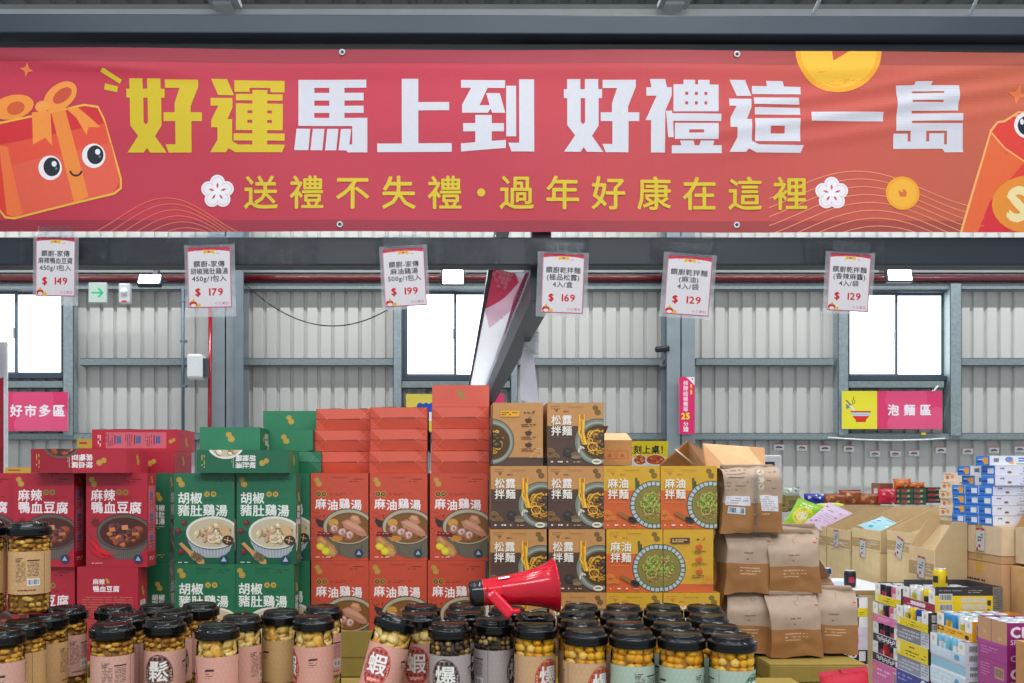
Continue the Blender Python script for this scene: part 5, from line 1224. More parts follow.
def bag_proto(kind, W, D, H, seed, fold=.25):
    mb = MB('bag'); A = bag_art(kind)
    def prof(t): return 1-.72*max(0, (t-(1-fold))/fold)**1.3
    def dis(p):
        q = Vector((p.x*13, p.y*13, p.z*13+seed*5.3)); a = .25+1.0*abs(p.z/H-.45)**1.2
        n1 = noise.noise_vector(q)*.016*a; n2 = noise.noise_vector(q*2.6+Vector((seed, 3, 1)))*.0075*a
        cr = abs(noise.noise(Vector((p.x*20+p.z*11, p.y*9, seed*2.2))))*.011*a
        return p+n1+n2+Vector((0, cr if p.y < 0 else -cr, 0))
    NU, NV = 14, 22
    def side(s, i, t):
        d = D/2*prof(t); w = W/2*(1-.03*math.sin(PI*t)); r = i/NU
        if s == 0: p = Vector((-w+2*w*r, -d-.004*math.sin(PI*r)*math.sin(PI*t), H*t))
        elif s == 2: p = Vector((w-2*w*r, d+.004*math.sin(PI*r)*math.sin(PI*t), H*t))
        else:
            y = -d+2*d*r; k = math.sin(PI*r)*.018*(t**1.5)          # gusset folded in towards the top
            p = Vector((w-k, y, H*t)) if s == 1 else Vector((-w+k, -y, H*t))
        return dis(p)
    up, lo = s2l((168, 146, 126)), s2l((152, 106, 62))
    for s in (1, 2, 3):
        g = [[side(s, i, j/NV) for i in range(NU+1)] for j in range(NV+1)]
        for j in range(NV):
            mb.c = (*(lo if j/NV < 32/70-.01 else up), 1)
            for i in range(NU): mb.face([g[j][i], g[j][i+1], g[j+1][i+1], g[j+1][i]], True)
    mb.art(A, lambda u, v, q: side(0, u*NU/60, 1-v/70)+Vector((0, -q, 0)), cutu=linsp(0, 60, NU), cutv=linsp(0, 70, NV), z0=0, eps=1.5e-5)
    top = [[side(0, i, 1), side(2, NU-i, 1)] for i in range(NU+1)]
    mb.c = (*up, 1)
    for i in range(NU): mb.face([top[i][0], top[i+1][0], top[i+1][1], top[i][1]], True)
    b = [[side(0, i, 0), side(2, NU-i, 0)] for i in range(NU+1)]; mb.c = (*lo, 1)
    for i in range(NU): mb.face([b[i][0], b[i][1], b[i+1][1], b[i+1][0]], True)
    bmesh.ops.remove_doubles(mb.bm, verts=mb.bm.verts, dist=2e-5)
    for f in mb.bm.faces: f.smooth = True
    o = mb.build('kraft_bag')
    lowest = min(v.co.z for v in o.data.vertices)
    for v in o.data.vertices: v.co.z -= lowest
    mb = MB('bag', (158, 132, 108)); z = H*.97-lowest; mb.bbox(-W*.44, W*.44, -.011, .011, z, z+.012, .003); mb.build('folded_top', o)
    return o
BF = [bag_proto('front', .132+.006*(s == 2), .086, .164+.006*(s == 3), s, .32) for s in (1, 2, 3)]; BB = bag_proto('back', .158, .098, .176, 7, .16)
GB = 'two-tone kraft bags'
def bag(p, px, Y, z, rz, label, tilt=0, rx=0): return place(p, (xat(px, Y), Y, z), (rx, tilt, math.radians(rz)), label, 'bag', GB)
YK = 2.44; zb = TB+.001; zc = TB+.164; zd = zc+.159
bag(BF[0], 746, YK, zb, -4, 'kraft bag in the bottom row, left one, half behind the last corn jar', math.radians(3))
bag(BF[1], 789.5, YK-.03, zb, 3, 'kraft bag in the bottom row, middle one')
bag(BF[2], 829, YK, zb, -1, 'kraft bag in the bottom row, right one')
bag(BF[2], 744, YK+.0, zc, 4, 'kraft bag in the middle row touching the sideways yellow box')
bag(BF[1], 788.5, YK+.0, zc, 1, 'kraft bag in the middle row below the air cooler')
bag(BB, 746.5, YK-.0, zd, 0, 'topmost kraft bag showing its back with barcode and white panel')
bag(BF[0], 812, YK+.125, zb, 4, 'kraft bag behind the bottom row, between the middle and right ones')
bag(BF[2], 793, YK+.115, zc, -8, 'kraft bag peeping out behind the middle row bag, below the green snack bag')
mb = MB('film'); mb.box(-.005, .005, -.0595, -.0592, .004, .176); tag(mb.build('tape_strip', loc=(xat(749, YK), YK, zd)), 'clear tape strip down the topmost kraft bag', 'tape')
# loose flat bag standing at the right of the pile
g = [Vector((0, 0, .0)), Vector((.10, .02, .0)), Vector((.012, .02, .12))]
mb = MB('bag', (156, 112, 70)); mb.vf([(0, 0, 0), (.075, .01, 0), (.075, .02, .012), (.014, .02, .10), (0, .01, .11), (0, .05, 0), (.075, .06, 0), (.075, .05, .012), (.014, .04, .10), (0, .05, .11)],
      [(0, 1, 2, 3, 4), (9, 8, 7, 6, 5), (1, 6, 7, 2), (2, 7, 8, 3), (3, 8, 9, 4), (4, 9, 5, 0), (0, 5, 6, 1)])
mb.col(120, 80, 44); mb.vf([(.012, -.001, .03), (.06, .004, .035), (.016, .004, .1)], [(0, 1, 2)])
tag(mb.build('empty_bag', loc=(xat(809, 2.56), 2.55, zc-.004)), 'empty brown bag with a slanting edge at the right of the bag pile', 'bag')

# ================================================================== open cartons behind the noodle boxes
o = empty('open_carton', (xat(596, 2.62), 2.56, TB+3*RP+.002)); tag(o, 'small brown carton with red handling marks behind the right tan boxes', 'carton')
A = Art(60, 26); A.rect(0, 0, 60, 26, (178, 134, 86))
for q in range(3):
    x = 30+q*9.5; A.line([(x, 11), (x+8, 11), (x+8, 19), (x, 19), (x, 11)], .6, (176, 92, 70)); A.poly([(x+2, 17.5), (x+4, 13), (x+6, 17.5)], (176, 92, 70))
xw = xat(632, 2.56)-xat(596, 2.62)
mb = MB('kraft', (178, 134, 86)); mb.bbox(-.14, xw, 0, .2, 0, .072, .002); mb.art(A, lambda u, v, q: Vector((-.14+u*(xw+.14)/60, -q, .072-v*.072/26)), z0=2e-4); mb.build('case', o)
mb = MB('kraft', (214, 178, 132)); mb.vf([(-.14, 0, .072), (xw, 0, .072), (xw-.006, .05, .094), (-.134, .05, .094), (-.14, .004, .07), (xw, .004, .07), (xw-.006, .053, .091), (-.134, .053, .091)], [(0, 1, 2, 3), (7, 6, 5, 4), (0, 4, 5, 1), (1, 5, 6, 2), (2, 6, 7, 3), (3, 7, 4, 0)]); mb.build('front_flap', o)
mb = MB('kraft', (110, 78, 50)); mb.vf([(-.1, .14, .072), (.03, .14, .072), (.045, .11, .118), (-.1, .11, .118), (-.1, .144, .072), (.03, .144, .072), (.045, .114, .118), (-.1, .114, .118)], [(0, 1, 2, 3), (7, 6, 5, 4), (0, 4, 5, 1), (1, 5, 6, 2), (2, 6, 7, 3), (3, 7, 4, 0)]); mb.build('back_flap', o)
Y6 = 2.66; zf = zat(468, Y6)
o = empty('open_carton', (xat(738, Y6), Y6, TB)); tag(o, 'tall open carton with raised flaps behind the yellow boxes and the topmost bag', 'carton')
xa, xb = xat(706, Y6)-xat(738, Y6), xat(765, Y6)-xat(738, Y6); hz = zf-TB
mb = MB('kraft', (196, 148, 96))
for a, b, c, d in ((xa, xb, 0, .004), (xa, xb, .196, .2), (xa, xa+.004, .004, .196), (xb-.004, xb, .004, .196)): mb.box(a, b, c, d, .002, hz)
mb.box(xa, xb, 0, .2, 0, .004); mb.build('case', o)
A = Art(64, 28); A.rect(0, 0, 64, 28, (232, 186, 138)); A.rect(0, 0, 22, 28, (206, 156, 112)); A.rect(47, 0, 64, 28, (206, 156, 112)); A.rect(33.5, 0, 35, 28, (244, 226, 202))  # same board as the case, rear light put into its paler colour
hf = (468-443)*Y6/F
def flap(u, v, q): return Vector((xa+(xb-xa)*(u/64)+(.008*(1-v/28))*(1 if u > 32 else -.2), +.03*(1-v/28)-q, hz+hf*(1-v/28)-.013*(u/64)*(1-v/28)))
mb = MB('kraft', (196, 148, 96)); mb.art(A, flap, z0=.002); mb.face([flap(0, 0, -.001), flap(64, 0, -.001), flap(64, 28, -.001), flap(0, 28, -.001)]); mb.face([flap(0, 0, -.001), flap(64, 0, -.001), flap(64, 0, .002), flap(0, 0, .002)]); mb.build('front_flap', o)
p = [(xa, .0, hz), (xa, .2, hz), (xa-.10, .17, hz+.012), (xa-.04, .06, hz+.085), (xa-.012, -.01, hz+.055)]
mb = MB('kraft', (232, 184, 134)); mb.vf([*p, *[(x+.003, y, z-.004) for x, y, z in p]], [(0, 1, 2, 3, 4), (9, 8, 7, 6, 5), (0, 5, 6, 1), (1, 6, 7, 2), (2, 7, 8, 3), (3, 8, 9, 4), (4, 9, 5, 0)])  # side flap likewise paler, the light on it painted in
mb.col(238, 214, 184); mb.tube([(xa-.0, .09, hz+.002), (xa-.066, .1, hz+.058)], .0028, 6); mb.build('side_flap', o)
# ================================================================== the aisle at the right: drink packs
XD = 1.95
YEL2, PNK, BLK, CRM, GRY, BLU, LBL, ORG, VIO = (236, 212, 30), (228, 120, 178), (50, 48, 54), (158, 34, 70), (126, 130, 136), (58, 78, 150), (150, 200, 222), (240, 180, 40), (190, 150, 206)
def can_proto(body, band):
    o = empty('drink_can'); h, r = .082, .0275
    mb = MB('tinmetal', body); mb.lathe([(r*.82, 0), (r*.92, .004), (r, .01), (r, h-.012), (r*.86, h-.003)], 20)
    mb.col(band); 
    for a0 in (0, 2.1, 4.2):
        vs = [(1.004*r*math.cos(a0+k*.16), 1.004*r*math.sin(a0+k*.16), z) for z in (.024, .052) for k in range(7)]
        mb.vf(vs, [(k, k+1, k+8, k+7) for k in range(6)], True)
    mb.build('body', o)
    mb = MB('tinmetal', (196, 200, 204)); mb.lathe([(r*.86, h-.003), (r*.88, h), (r*.82, h), (r*.78, h-.004), (.0001, h-.004)], 20); mb.col(150, 154, 158); mb.bbox(-.004, .004, -.012, .004, h-.004, h-.0025, .0005); mb.build('top', o)
    return o
CAN = dict(pink=can_proto((210, 96, 130), (240, 200, 214)), black=can_proto((36, 36, 44), (190, 60, 90)), white=can_proto((226, 228, 226), (210, 196, 60)), blue=can_proto((60, 150, 206), (236, 190, 50)),
           sky=can_proto((128, 196, 224), (240, 244, 248)), red=can_proto((196, 36, 44), (230, 200, 190)), yellow=can_proto((232, 200, 40), (60, 60, 50)), lilac=can_proto((136, 126, 196), (230, 230, 240)), navy=can_proto((28, 62, 140), (220, 226, 236)))
def strip_art(A, kind, col, y0):
    """the printed lower band of a drinks tray"""
    A.rect(0, y0, A.W, A.H, col); w = A.W; h = A.H-y0
    if kind == 'yellow': A.lines(w*.42, y0+h*.22, w*.6, h*.3, 2, (70, 62, 20), h*.1); A.lines(w*.3, y0+h*.55, w*.72, h*.2, 2, (90, 80, 20), h*.07); A.lines(w*.78, y0+h*.5, w*.95, h*.22, 2, (90, 80, 20), h*.07); A.rect(w*.03, y0+h*.1, w*.12, y0+h*.85, (240, 236, 200))
    elif kind == 'pink': A.rect(w*.02, y0+h*.2, w*.16, y0+h*.45, (240, 150, 60)); A.lines(w*.2, y0+h*.35, w*.7, h*.22, 2, (250, 226, 240), h*.08); A.barcode(w*.82, y0+h*.2, w*.96, y0+h*.85, (90, 40, 70), (236, 214, 226))
    elif kind == 'squiggle':
        for q in range(9): A.ell(w*(.2+q*.075), y0+h*(.42+.2*(q % 2)), w*.05, h*.2, (226, 226, 230), n=12, jit=.15); A.ell(w*(.2+q*.075), y0+h*(.42+.2*(q % 2)), w*.025, h*.09, (60, 58, 64), n=8)
        A.rect(0, y0, w, y0+h*.06, (220, 220, 224)); A.rect(w*.88, y0+h*.15, w*.97, y0+h*.8, (230, 230, 232))
    elif kind == 'crimson':
        for q in range(5): A.ell(w*(.3+q*.09), y0+h*.5, w*.055, h*.28, (232, 224, 232), n=12)
        A.lines(w*.08, y0+h*.7, w*.9, h*.2, 1, (230, 190, 206), h*.08)
    elif kind == 'grey':
        A.lines(w*.05, y0+h*.22, w*.7, h*.24, 3, (196, 198, 204), h*.12, .85)
        A.rect(w*.75, y0, w, y0+h, (196, 202, 210)); A.lines(w*.78, y0+h*.2, w*.97, h*.18, 4, (120, 124, 132), h*.07)
    elif kind == 'blue': A.lines(w*.05, y0+h*.25, w*.5, h*.28, 2, (150, 170, 220), h*.1); A.ell(w*.86, y0+h*.5, w*.1, h*.42, (230, 232, 238)); A.ell(w*.86, y0+h*.5, w*.06, h*.28, (196, 50, 60)); A.ell(w*.86, y0+h*.5, w*.025, h*.12, (230, 230, 236))
    elif kind == 'orange': A.rect(w*.02, y0+h*.1, w*.2, y0+h*.6, (60, 50, 20)); A.poly([(w*.03, y0+h*.3), (w*.11, y0+h*.15), (w*.2, y0+h*.35), (w*.11, y0+h*.55)], (240, 200, 60)); A.lines(w*.3, y0+h*.3, w*.75, h*.24, 2, (90, 60, 20), h*.1); A.ell(w*.86, y0+h*.6, w*.06, h*.26, (40, 34, 20))
    elif kind == 'sky': A.lines(w*.05, y0+h*.2, w*.6, h*.26, 3, (230, 244, 250), h*.1); A.ell(w*.78, y0+h*.5, w*.07, h*.3, (96, 160, 206)); A.ring(w*.78, y0+h*.65, w*.1, h*.2, h*.06, (90, 150, 200), 0, 180, 10)
    elif kind == 'skyclosed': A.rect(0, y0, w, y0+h*.12, (236, 240, 244)); A.rect(0, y0+h*.86, w, y0+h, (236, 240, 244)); A.line([(0, y0+h*.1), (w, y0+h*.16)], h*.05, (226, 150, 180))
    elif kind == 'violet': A.lines(w*.05, y0+h*.3, w*.6, h*.3, 2, (236, 226, 244), h*.1); A.rect(w*.8, y0, w, y0+h, (224, 214, 232))
def barcodes(A, bg, top=None, w2=True):
    A.rect(0, 0, A.W, A.H, bg)
    if top: A.rect(0, 0, A.W, A.H*.3, top)
    for y in (.12, .56): A.barcode(A.W*.05, A.H*y, A.W*.05+9, A.H*(y+.34), (50, 50, 56), (200, 202, 204))
def pack(x0, y0, y1, z0, h, W, kind, col, opened, fside, label, group, cans=None, cols=1, lowleft=0, side_col=(70, 66, 66), flap=(238, 238, 236), extra=None):
    """a drinks tray with its short printed side on the aisle (x = x0) and its long side towards the camera"""
    o = empty('drink_pack', (x0, y0, z0)); tag(o, label, 'drink pack', group); D = y1-y0; t = .003
    A = Art(40, 30*h/.088); hl = h-lowleft
    side = MB('card', flap)
    if opened:
        lo = hl*.42; e = .19*D
        side.box(0, t, 0, D, 0, lo); side.box(0, t, 0, e, lo, hl); side.box(0, t, D-e, D, lo, hl)
        B = Art(40, 30*lo/.088); strip_art(B, kind, col, 0)
        side.art(B, lambda u, v, q: Vector((-q, D-u*D/40, lo-v*lo/B.H)), z0=2e-4)
        for yy in (.5*e, D-.5*e):
            C = Art(10, 10); C.ell(5, 4, 1.6, 2, (206, 196, 170), n=14)
            side.art(C, lambda u, v, q: Vector((-q, yy+(5-u)*e/10, hl-(hl-lo)*v/10)), z0=2e-4)
    else:
        side.box(0, t, 0, D, 0, hl); B = Art(40, 30*hl/.088); strip_art(B, kind, col, 0)
        side.art(B, lambda u, v, q: Vector((-q, D-u*D/40, hl-v*hl/B.H)), z0=2e-4)
    side.build('side_panel', o)
    mb = MB('card', side_col); mb.box(t, W, 0, t, 0, h)
    if fside: mb.art(fside, lambda u, v, q: Vector((u*W/fside.W, -q, h-v*h/fside.H)), z0=2e-4)
    mb.build('front_panel', o)
    mb = MB('card', side_col); mb.box(t, W, D-t, D, 0, h); mb.box(W-t, W, t, D-t, 0, h); mb.box(t, W-t, t, D-t, 0, t); mb.build('tray', o)
    if not opened:
        mb = MB('card', flap); mb.box(t, W-t, t, D-t, h-t, h-.0004); mb.build('top_flap', o)
    elif cans:
        n = int((D-.012)/.0556)
        for i in range(cols):
            for k in range(n):
                c = cans[k % len(cans)]
                place(CAN[c], (x0+.033+i*.056, y0+D/2+(k-(n-1)/2)*.0562, z0+.0036), (0, 0, 1.2*k+i), '%s drink can in the %s' % (c, label), 'can', 'cans in the ' + label)
    return o
GP = 'drink packs stacked along the aisle'
# back column A
yA0, yA1 = 3.917, 4.159
def fp(bg, *a): A = Art(80, 24); barcodes(A, bg, *a); return A
zz = 1.001
for q, (kd, c, op, cn, lb) in enumerate((('yellow', YEL2, 1, ('pink', 'pink', 'black', 'black'), 'yellow banded tray topping the rear drink column'), ('pink', PNK, 1, ('pink', 'pink', 'black', 'white'), 'pink banded open tray of the rear drink column'),
        ('squiggle', BLK, 1, ('black',), 'upper black banded tray of the rear column'), ('squiggle', BLK, 1, ('black', 'black', 'red', 'black'), 'lower black banded tray of the rear column'),
        ('pink', PNK, 0, None, 'closed pink pack under the black banded trays'), ('pink', (232, 140, 190), 0, None, 'closed pink pack at the bottom of the rear column'))):
    zz -= .0885; h = .0875
    pack(XD-.0+(0, -.01, -.008, -.01, -.012, -.012)[q], yA0, yA1, zz, h, .14, kd, c, op, fp((60, 56, 60)), lb, GP, cn, cols=2 if q == 0 else 1)
carton('carton', XD-.012, XD+.13, yA0, yA1, .1, zz-.001, KR, 'brown carton at the foot of the rear drink column', GP)
# column B
yB0, yB1 = 3.641, 3.9
A = Art(86, 32); A.rect(0, 0, 86, 32, (232, 200, 24)); A.rect(0, 0, 86, 11, (52, 52, 54)); A.rect(73, 0, 86, 32, (120, 118, 112)); A.lines(75, 3, 84.5, 2.6, 10, (70, 70, 72), 1.2)
A.barcode(5, 8.6, 22, 17.5, (60, 60, 64), (206, 208, 206)); A.barcode(5, 21, 22, 30, (60, 60, 64), (206, 208, 206)); A.lines(5, 4, 40, 2.4, 1, (150, 150, 152), 1.2); A.lines(42, 4, 60, 2.4, 2, (160, 160, 162), 1)
for y, a, b in ((13, 33, 62), (21.5, 34, 66)):
    x = a
    while x < b: A.rect(x, y, x+3.4, y+6.4, (206, 206, 200)); A.rect(x+1, y+1.8, x+2.4, y+3, (232, 200, 24)); x += 4
A.rect(66, 16.5, 70.6, 23, (60, 60, 58)); A.lines(66, 27.5, 72, 2.4, 1, (70, 66, 30), 1.6)
z = .9385
pack(XD, yB0, yB1, z, .1045, .275, 'crimson', CRM, 1, A, 'tray with crimson side and yellow and black front', GP, ('white', 'yellow', 'white', 'white'), cols=4, lowleft=.027)
spec = (('yellow', YEL2, 1, ('white', 'navy', 'yellow', 'white'), 'yellow banded open tray under the crimson sided one', .083), ('grey', GRY, 0, None, 'closed grey pack between the two yellow packs', .062), ('yellow', YEL2, 0, None, 'closed yellow pack of the middle column', .066),
        ('grey', (140, 150, 164), 0, None, 'closed grey pack above the blue one', .062), ('blue', BLU, 0, None, 'closed blue pack with a red and white roundel', .064), ('grey', GRY, 0, None, 'closed grey pack below the blue one', .062), ('yellow', YEL2, 0, None, 'closed yellow pack at the bottom of the middle column', .064))
for q, (kd, c, op, cn, lb, h) in enumerate(spec):
    z -= h+.001
    pack(XD-.028+.004*(q % 2), yB0, yB1, z, h, .3, kd, c, op, fp((44, 42, 46)), lb, GP, cn)
carton('carton', XD-.03, XD+.27, yB0, yB1, .1, z-.001, KR, 'brown carton at the foot of the middle drink column', GP)
# column C
yC0, yC1 = 3.381, 3.626; z = .865
pack(XD, yC0, yC1, z, .079, .30, 'orange', ORG, 1, fp((236, 170, 34)), 'orange banded open tray with blue cans', GP, ('white', 'white', 'blue', 'blue'), cols=4, side_col=(226, 160, 40))
for q, (kd, c, op, cn, lb, h) in enumerate((('sky', (196, 220, 236), 1, ('lilac', 'sky', 'sky', 'sky'), 'open pale blue tray of sky blue cans', .081), ('skyclosed', LBL, 0, None, 'closed sky blue pack under the pale blue tray', .052), ('sky', (206, 226, 240), 0, None, 'closed pale blue pack below the sky blue one', .06), ('skyclosed', LBL, 0, None, 'closed sky blue pack at the bottom of the column', .06), ('sky', (206, 226, 240), 0, None, 'lowest pale blue pack of the column', .08))):
    z -= h+.001
    pack(XD-.027+.003*(q % 2), yC0, yC1, z, h, .3, kd, c, op, fp((214, 222, 230)), lb, GP, cn, side_col=(206, 214, 224))
carton('carton', XD-.03, XD+.27, yC0, yC1, .1, z-.001, KR, 'brown carton at the foot of the pale blue drink column', GP)
# column D: two magenta cases with perforated kraft windows
MAG = (164, 62, 134)
def magenta(z0, h, label, opened):
    o = empty('drink_case', (XD, 3.168, z0)); tag(o, label, 'drink case', 'magenta drink cases'); D = .175; W = .3
    A = Art(29, 44*h/.148); A.rect(0, 0, 29, A.H, MAG)
    if opened:
        A.rect(0, 0, 29, 25, (196, 150, 112)); A.poly([(0, 24), (29, 24), (29, 26.5), (0, 28)], (178, 70, 150)); A.rect(13.4, 0, 14.2, 24, (150, 108, 78)); A.ell(7, 15, 1.4, 2.4, (206, 166, 128), n=10); A.ell(22, 19, 1.8, 2.6, (206, 166, 128), n=10); A.lines(3, 31, 20, 3, 3, (206, 150, 196), .9)
    else: A.lines(3, 5, 12, 3, 5, (206, 140, 190), .9); A.barcode(17, 6, 26, 18, (84, 60, 56), (190, 156, 124))
    B = Art(76, 38*h/.148); B.rect(0, 0, 76, B.H, (142, 34, 108)); B.text('CH', 3, 1.5, 13, (236, 226, 236), bold=.05); B.text('SPAR', 3, 14.2, 6.2, (214, 180, 206), bold=.03); B.lines(8, 21.4, 40, 3, 1, (206, 160, 196), 1.6); B.text('C', 3, 28, 8, (200, 160, 190), bold=.03)
    mb = MB('card', MAG); t = .003
    mb.box(0, t, 0, D, 0, h); mb.art(A, lambda u, v, q: Vector((-q, D-u*D/29, h-v*h/A.H)), z0=2e-4); mb.build('side_panel', o)
    mb = MB('card', (142, 34, 108)); mb.box(t, W, 0, t, 0, h); mb.art(B, lambda u, v, q: Vector((u*W/76, -q, h-v*h/B.H)), z0=2e-4); mb.build('front_panel', o)
    mb = MB('card', MAG); mb.box(t, W, D-t, D, 0, h); mb.box(W-t, W, t, D-t, 0, h); mb.box(t, W-t, t, D-t, 0, t); mb.build('tray', o)
    if not opened: mb = MB('card', MAG); mb.box(t, W-t, t, D-t, h-t, h); mb.build('top_flap', o)
magenta(.828, .147, 'magenta drink case with a torn kraft window, letters CH on its long side', True)
for i in range(5):
    for k in range(3): place(CAN['white' if (i+k) % 3 else 'sky'], (XD+.033+i*.0562, 3.168+.031+k*.0562, .828+.062), (0, 0, i), 'pale drink can inside the torn magenta case', 'can', 'cans in the magenta case')
mb = MB('kraft', KR); mb.box(.004, .296, .004, .17, .0035, .061); tag(mb.build('tier_board', loc=(XD, 3.168, .828)), 'cardboard tier under the cans of the torn magenta case', 'board')
magenta(.678, .149, 'closed magenta drink case under the one lettered CH', False)
magenta(.528, .149, 'lowest magenta drink case of its stack', False)
carton('carton', XD, XD+.3, 3.168, 3.343, .1, .527, KR, 'brown carton at the foot of the magenta cases', GP)
carton('carton', 1.95, 2.3, 2.9, 3.12, .45, zat(641, 3.1), (190, 140, 92), 'plain brown carton cut by the lower right corner')
carton('carton', 1.952, 2.3, 2.9, 3.12, .0, .449, (190, 140, 92), 'plain brown carton below the one in the lower right corner')
for q, (a, b, c, d) in enumerate(((XD-.04, XD+.28, 3.16, 3.63), (XD-.04, XD+.28, 3.635, 4.17))):
    mb = MB('kraft', (140, 108, 70))
    for k in range(5): mb.box(a, b, c+(d-c)*k/5+.004, c+(d-c)*(k+1)/5-.004, .075, .099)
    for x in (a, (a+b)/2-.04, b-.08): mb.box(x, x+.08, c, d, 0, .075)
    tag(mb.build('pallet'), 'wooden pallet under the %s drink columns' % ('front', 'rear')[q], 'pallet')
# column E behind, front towards the camera
xE0, xE1 = 1.60, 1.93
def packE(z0, h, kind, col, opened, label, cans=None):
    o = empty('drink_pack', (xE0, 4.19, z0)); tag(o, label, 'drink pack', GP); W = xE1-xE0; D = .3; t = .003
    lo = h*.45 if opened else h; mb = MB('card', (236, 236, 236)); mb.box(0, W, 0, t, 0, lo)
    if opened: mb.box(0, W*.12, 0, t, lo, h); mb.box(W*.88, W, 0, t, lo, h)
    B = Art(60, 30*lo/.088*60/70); strip_art(B, kind, col, 0); mb.art(B, lambda u, v, q: Vector((u*W/60, -q, lo-v*lo/B.H)), z0=2e-4); mb.build('front_panel', o)
    mb = MB('card', (206, 200, 206)); mb.box(0, W, D-t, D, 0, h); mb.box(0, t, t, D-t, 0, h); mb.box(W-t, W, t, D-t, 0, h); mb.box(t, W-t, t, D-t, 0, t)
    mb.build('tray', o)
    if not opened: mb = MB('card', (230, 230, 232)); mb.box(t, W-t, t, D-t, h-t, h); mb.build('top_flap', o)
    else:
        for k in range(5): place(CAN[cans[k % len(cans)]], (xE0+.045+k*.058, 4.19+.034, z0+.0036), (0, 0, k), '%s drink can in the %s' % (cans[k % len(cans)], label), 'can', 'cans in the '+label)
z = .925
for kd, c, op, cn, lb, h in (('yellow', YEL2, 1, ('red', 'black', 'red', 'red', 'black'), 'yellow banded tray just right of the kraft bags', .088), ('violet', VIO, 1, ('black',), 'violet banded tray with a dark gap beside the kraft bags', .088), ('violet', (170, 130, 196), 0, None, 'closed violet pack beside the kraft bags', .06), ('squiggle', BLK, 0, None, 'closed black and white pack beside the kraft bags', .07), ('violet', VIO, 0, None, 'lowest closed violet pack beside the olive carton', .08)):
    z -= h+.001; packE(z, h, kd, c, op, lb, cn)
carton('carton', xE0, xE1, 4.19, 4.49, 0, z-.001, KR, 'brown carton at the foot of the drink column nearest the kraft bags', GP)
o = empty('display_tray', (1.62, 4.28, .926)); tag(o, 'flat cardboard tray with a white wrapped top carrying two single cans', 'tray')
mb = MB('kraft', (176, 140, 90)); mb.bbox(0, .52, 0, .5, 0, .02, .002); mb.build('base', o)
mb = MB('paper', (222, 226, 232)); A = Art(52, 50); A.rect(0, 0, 52, 50, (224, 228, 232)); 
for q in range(12): A.poly([(A.r.uniform(0, 50), A.r.uniform(0, 48)) for _ in range(3)], A.r.choice(((150, 180, 214), (206, 214, 222), (180, 196, 216), (236, 238, 240))))
mb.art(A, lambda u, v, q: Vector((u*.01, .5-v*.01, .0205+q)), z0=.0002); mb.build('wrap', o)
place(CAN['navy'], (xat(825.5, 4.52), 4.52, .9475), (0, 0, .4), 'single navy can on the white wrapped tray, next to the kraft bags', 'can')
place(CAN['black'], (xat(850, 4.4), 4.4, .9475), (0, 0, 2), 'single dark can with a pink pattern on the white wrapped tray', 'can')
mb = MB('card', (210, 212, 212)); mb.box(0, .27, 0, .006, 0, .09); 
place(CAN['yellow'], (xat(940, 3.74), 3.74, .9385+.0875), (0, 0, .9), 'single yellow can standing on top of the yellow and black tray', 'can')
mb.bm.free()

# ================================================================== kraft display cartons along the aisle
KL = (224, 196, 150); GK = 'open kraft display cartons along the aisle'
def display(x0, y0, y1, z0, z1, W, rise, label, col=KL, tape=True, art=None):
    """aisle-side wall cut low, end walls cut on a slant up to the tall rear wall"""
    o = empty('display_carton', (x0, y0, z0)); tag(o, label, 'carton', GK); D = y1-y0; h = z1-z0; t = .005
    mb = MB('kraft', col); mb.box(0, t, 0, D, 0, h); mb.build('aisle_wall', o)
    for yy in (0, D-t):
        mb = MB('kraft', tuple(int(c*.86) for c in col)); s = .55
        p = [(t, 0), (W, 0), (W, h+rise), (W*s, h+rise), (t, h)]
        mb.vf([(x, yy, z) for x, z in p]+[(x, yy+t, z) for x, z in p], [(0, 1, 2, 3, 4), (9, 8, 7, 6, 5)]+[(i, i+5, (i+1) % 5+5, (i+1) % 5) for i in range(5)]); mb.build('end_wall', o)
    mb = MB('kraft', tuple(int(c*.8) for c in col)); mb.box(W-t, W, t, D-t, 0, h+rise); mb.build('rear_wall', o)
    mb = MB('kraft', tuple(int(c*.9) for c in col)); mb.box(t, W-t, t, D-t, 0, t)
    sl = [(t, h*.55), (W-t, h+rise-.012)]
    mb.vf([(t, t, h*.55), (W-t, t, h+rise-.02), (W-t, D-t, h+rise-.02), (t, D-t, h*.55)], [(0, 1, 2, 3)]); mb.build('inner_board', o)
    if tape:
        mb = MB('gloss', (186, 152, 96)); mb.box(-.0008, 0, 0, D, h*.12, h*.55); mb.col(224, 214, 196)
        r = random.Random(int(y0*100))
        for q in range(9): a = r.uniform(0, D*.7); zz = r.uniform(h*.15, h*.5); mb.box(-.0011, -.0008, a, a+r.uniform(.02, D*.3), zz, zz+.003)
        mb.build('tape', o)
    return o
def lower(x0, y0, y1, z0, z1, W, label, red=True, col=(220, 194, 146)):
    A = Art(40, 30); A.rect(0, 0, 40, 30, col)
    if red: A.lines(4, 20, 16, 3, 1, (206, 90, 80), 1.2); A.lines(4, 23.4, 22, 3, 1, (206, 90, 80), 1.2)
    return carton('carton', x0, x0+W, y0, y1, z0, z1, col, label, 'lower cartons under the display cartons', arts=((A, 'left'),), tape=False)
XF = 2.2
rows = ((5.308, 5.62, 1.19, 1.06, 'rearmost display carton, mostly behind the kraft bags', 0), (4.987, 5.294, 1.184, 1.068, 'display carton in front of the pink and white pouch', 0), (4.637, 4.962, 1.206, 1.092, 'display carton with the teal pouch', 0), (4.276, 4.562, 1.216, 1.106, 'display carton with a tilted tag, right of the teal pouch', 0))
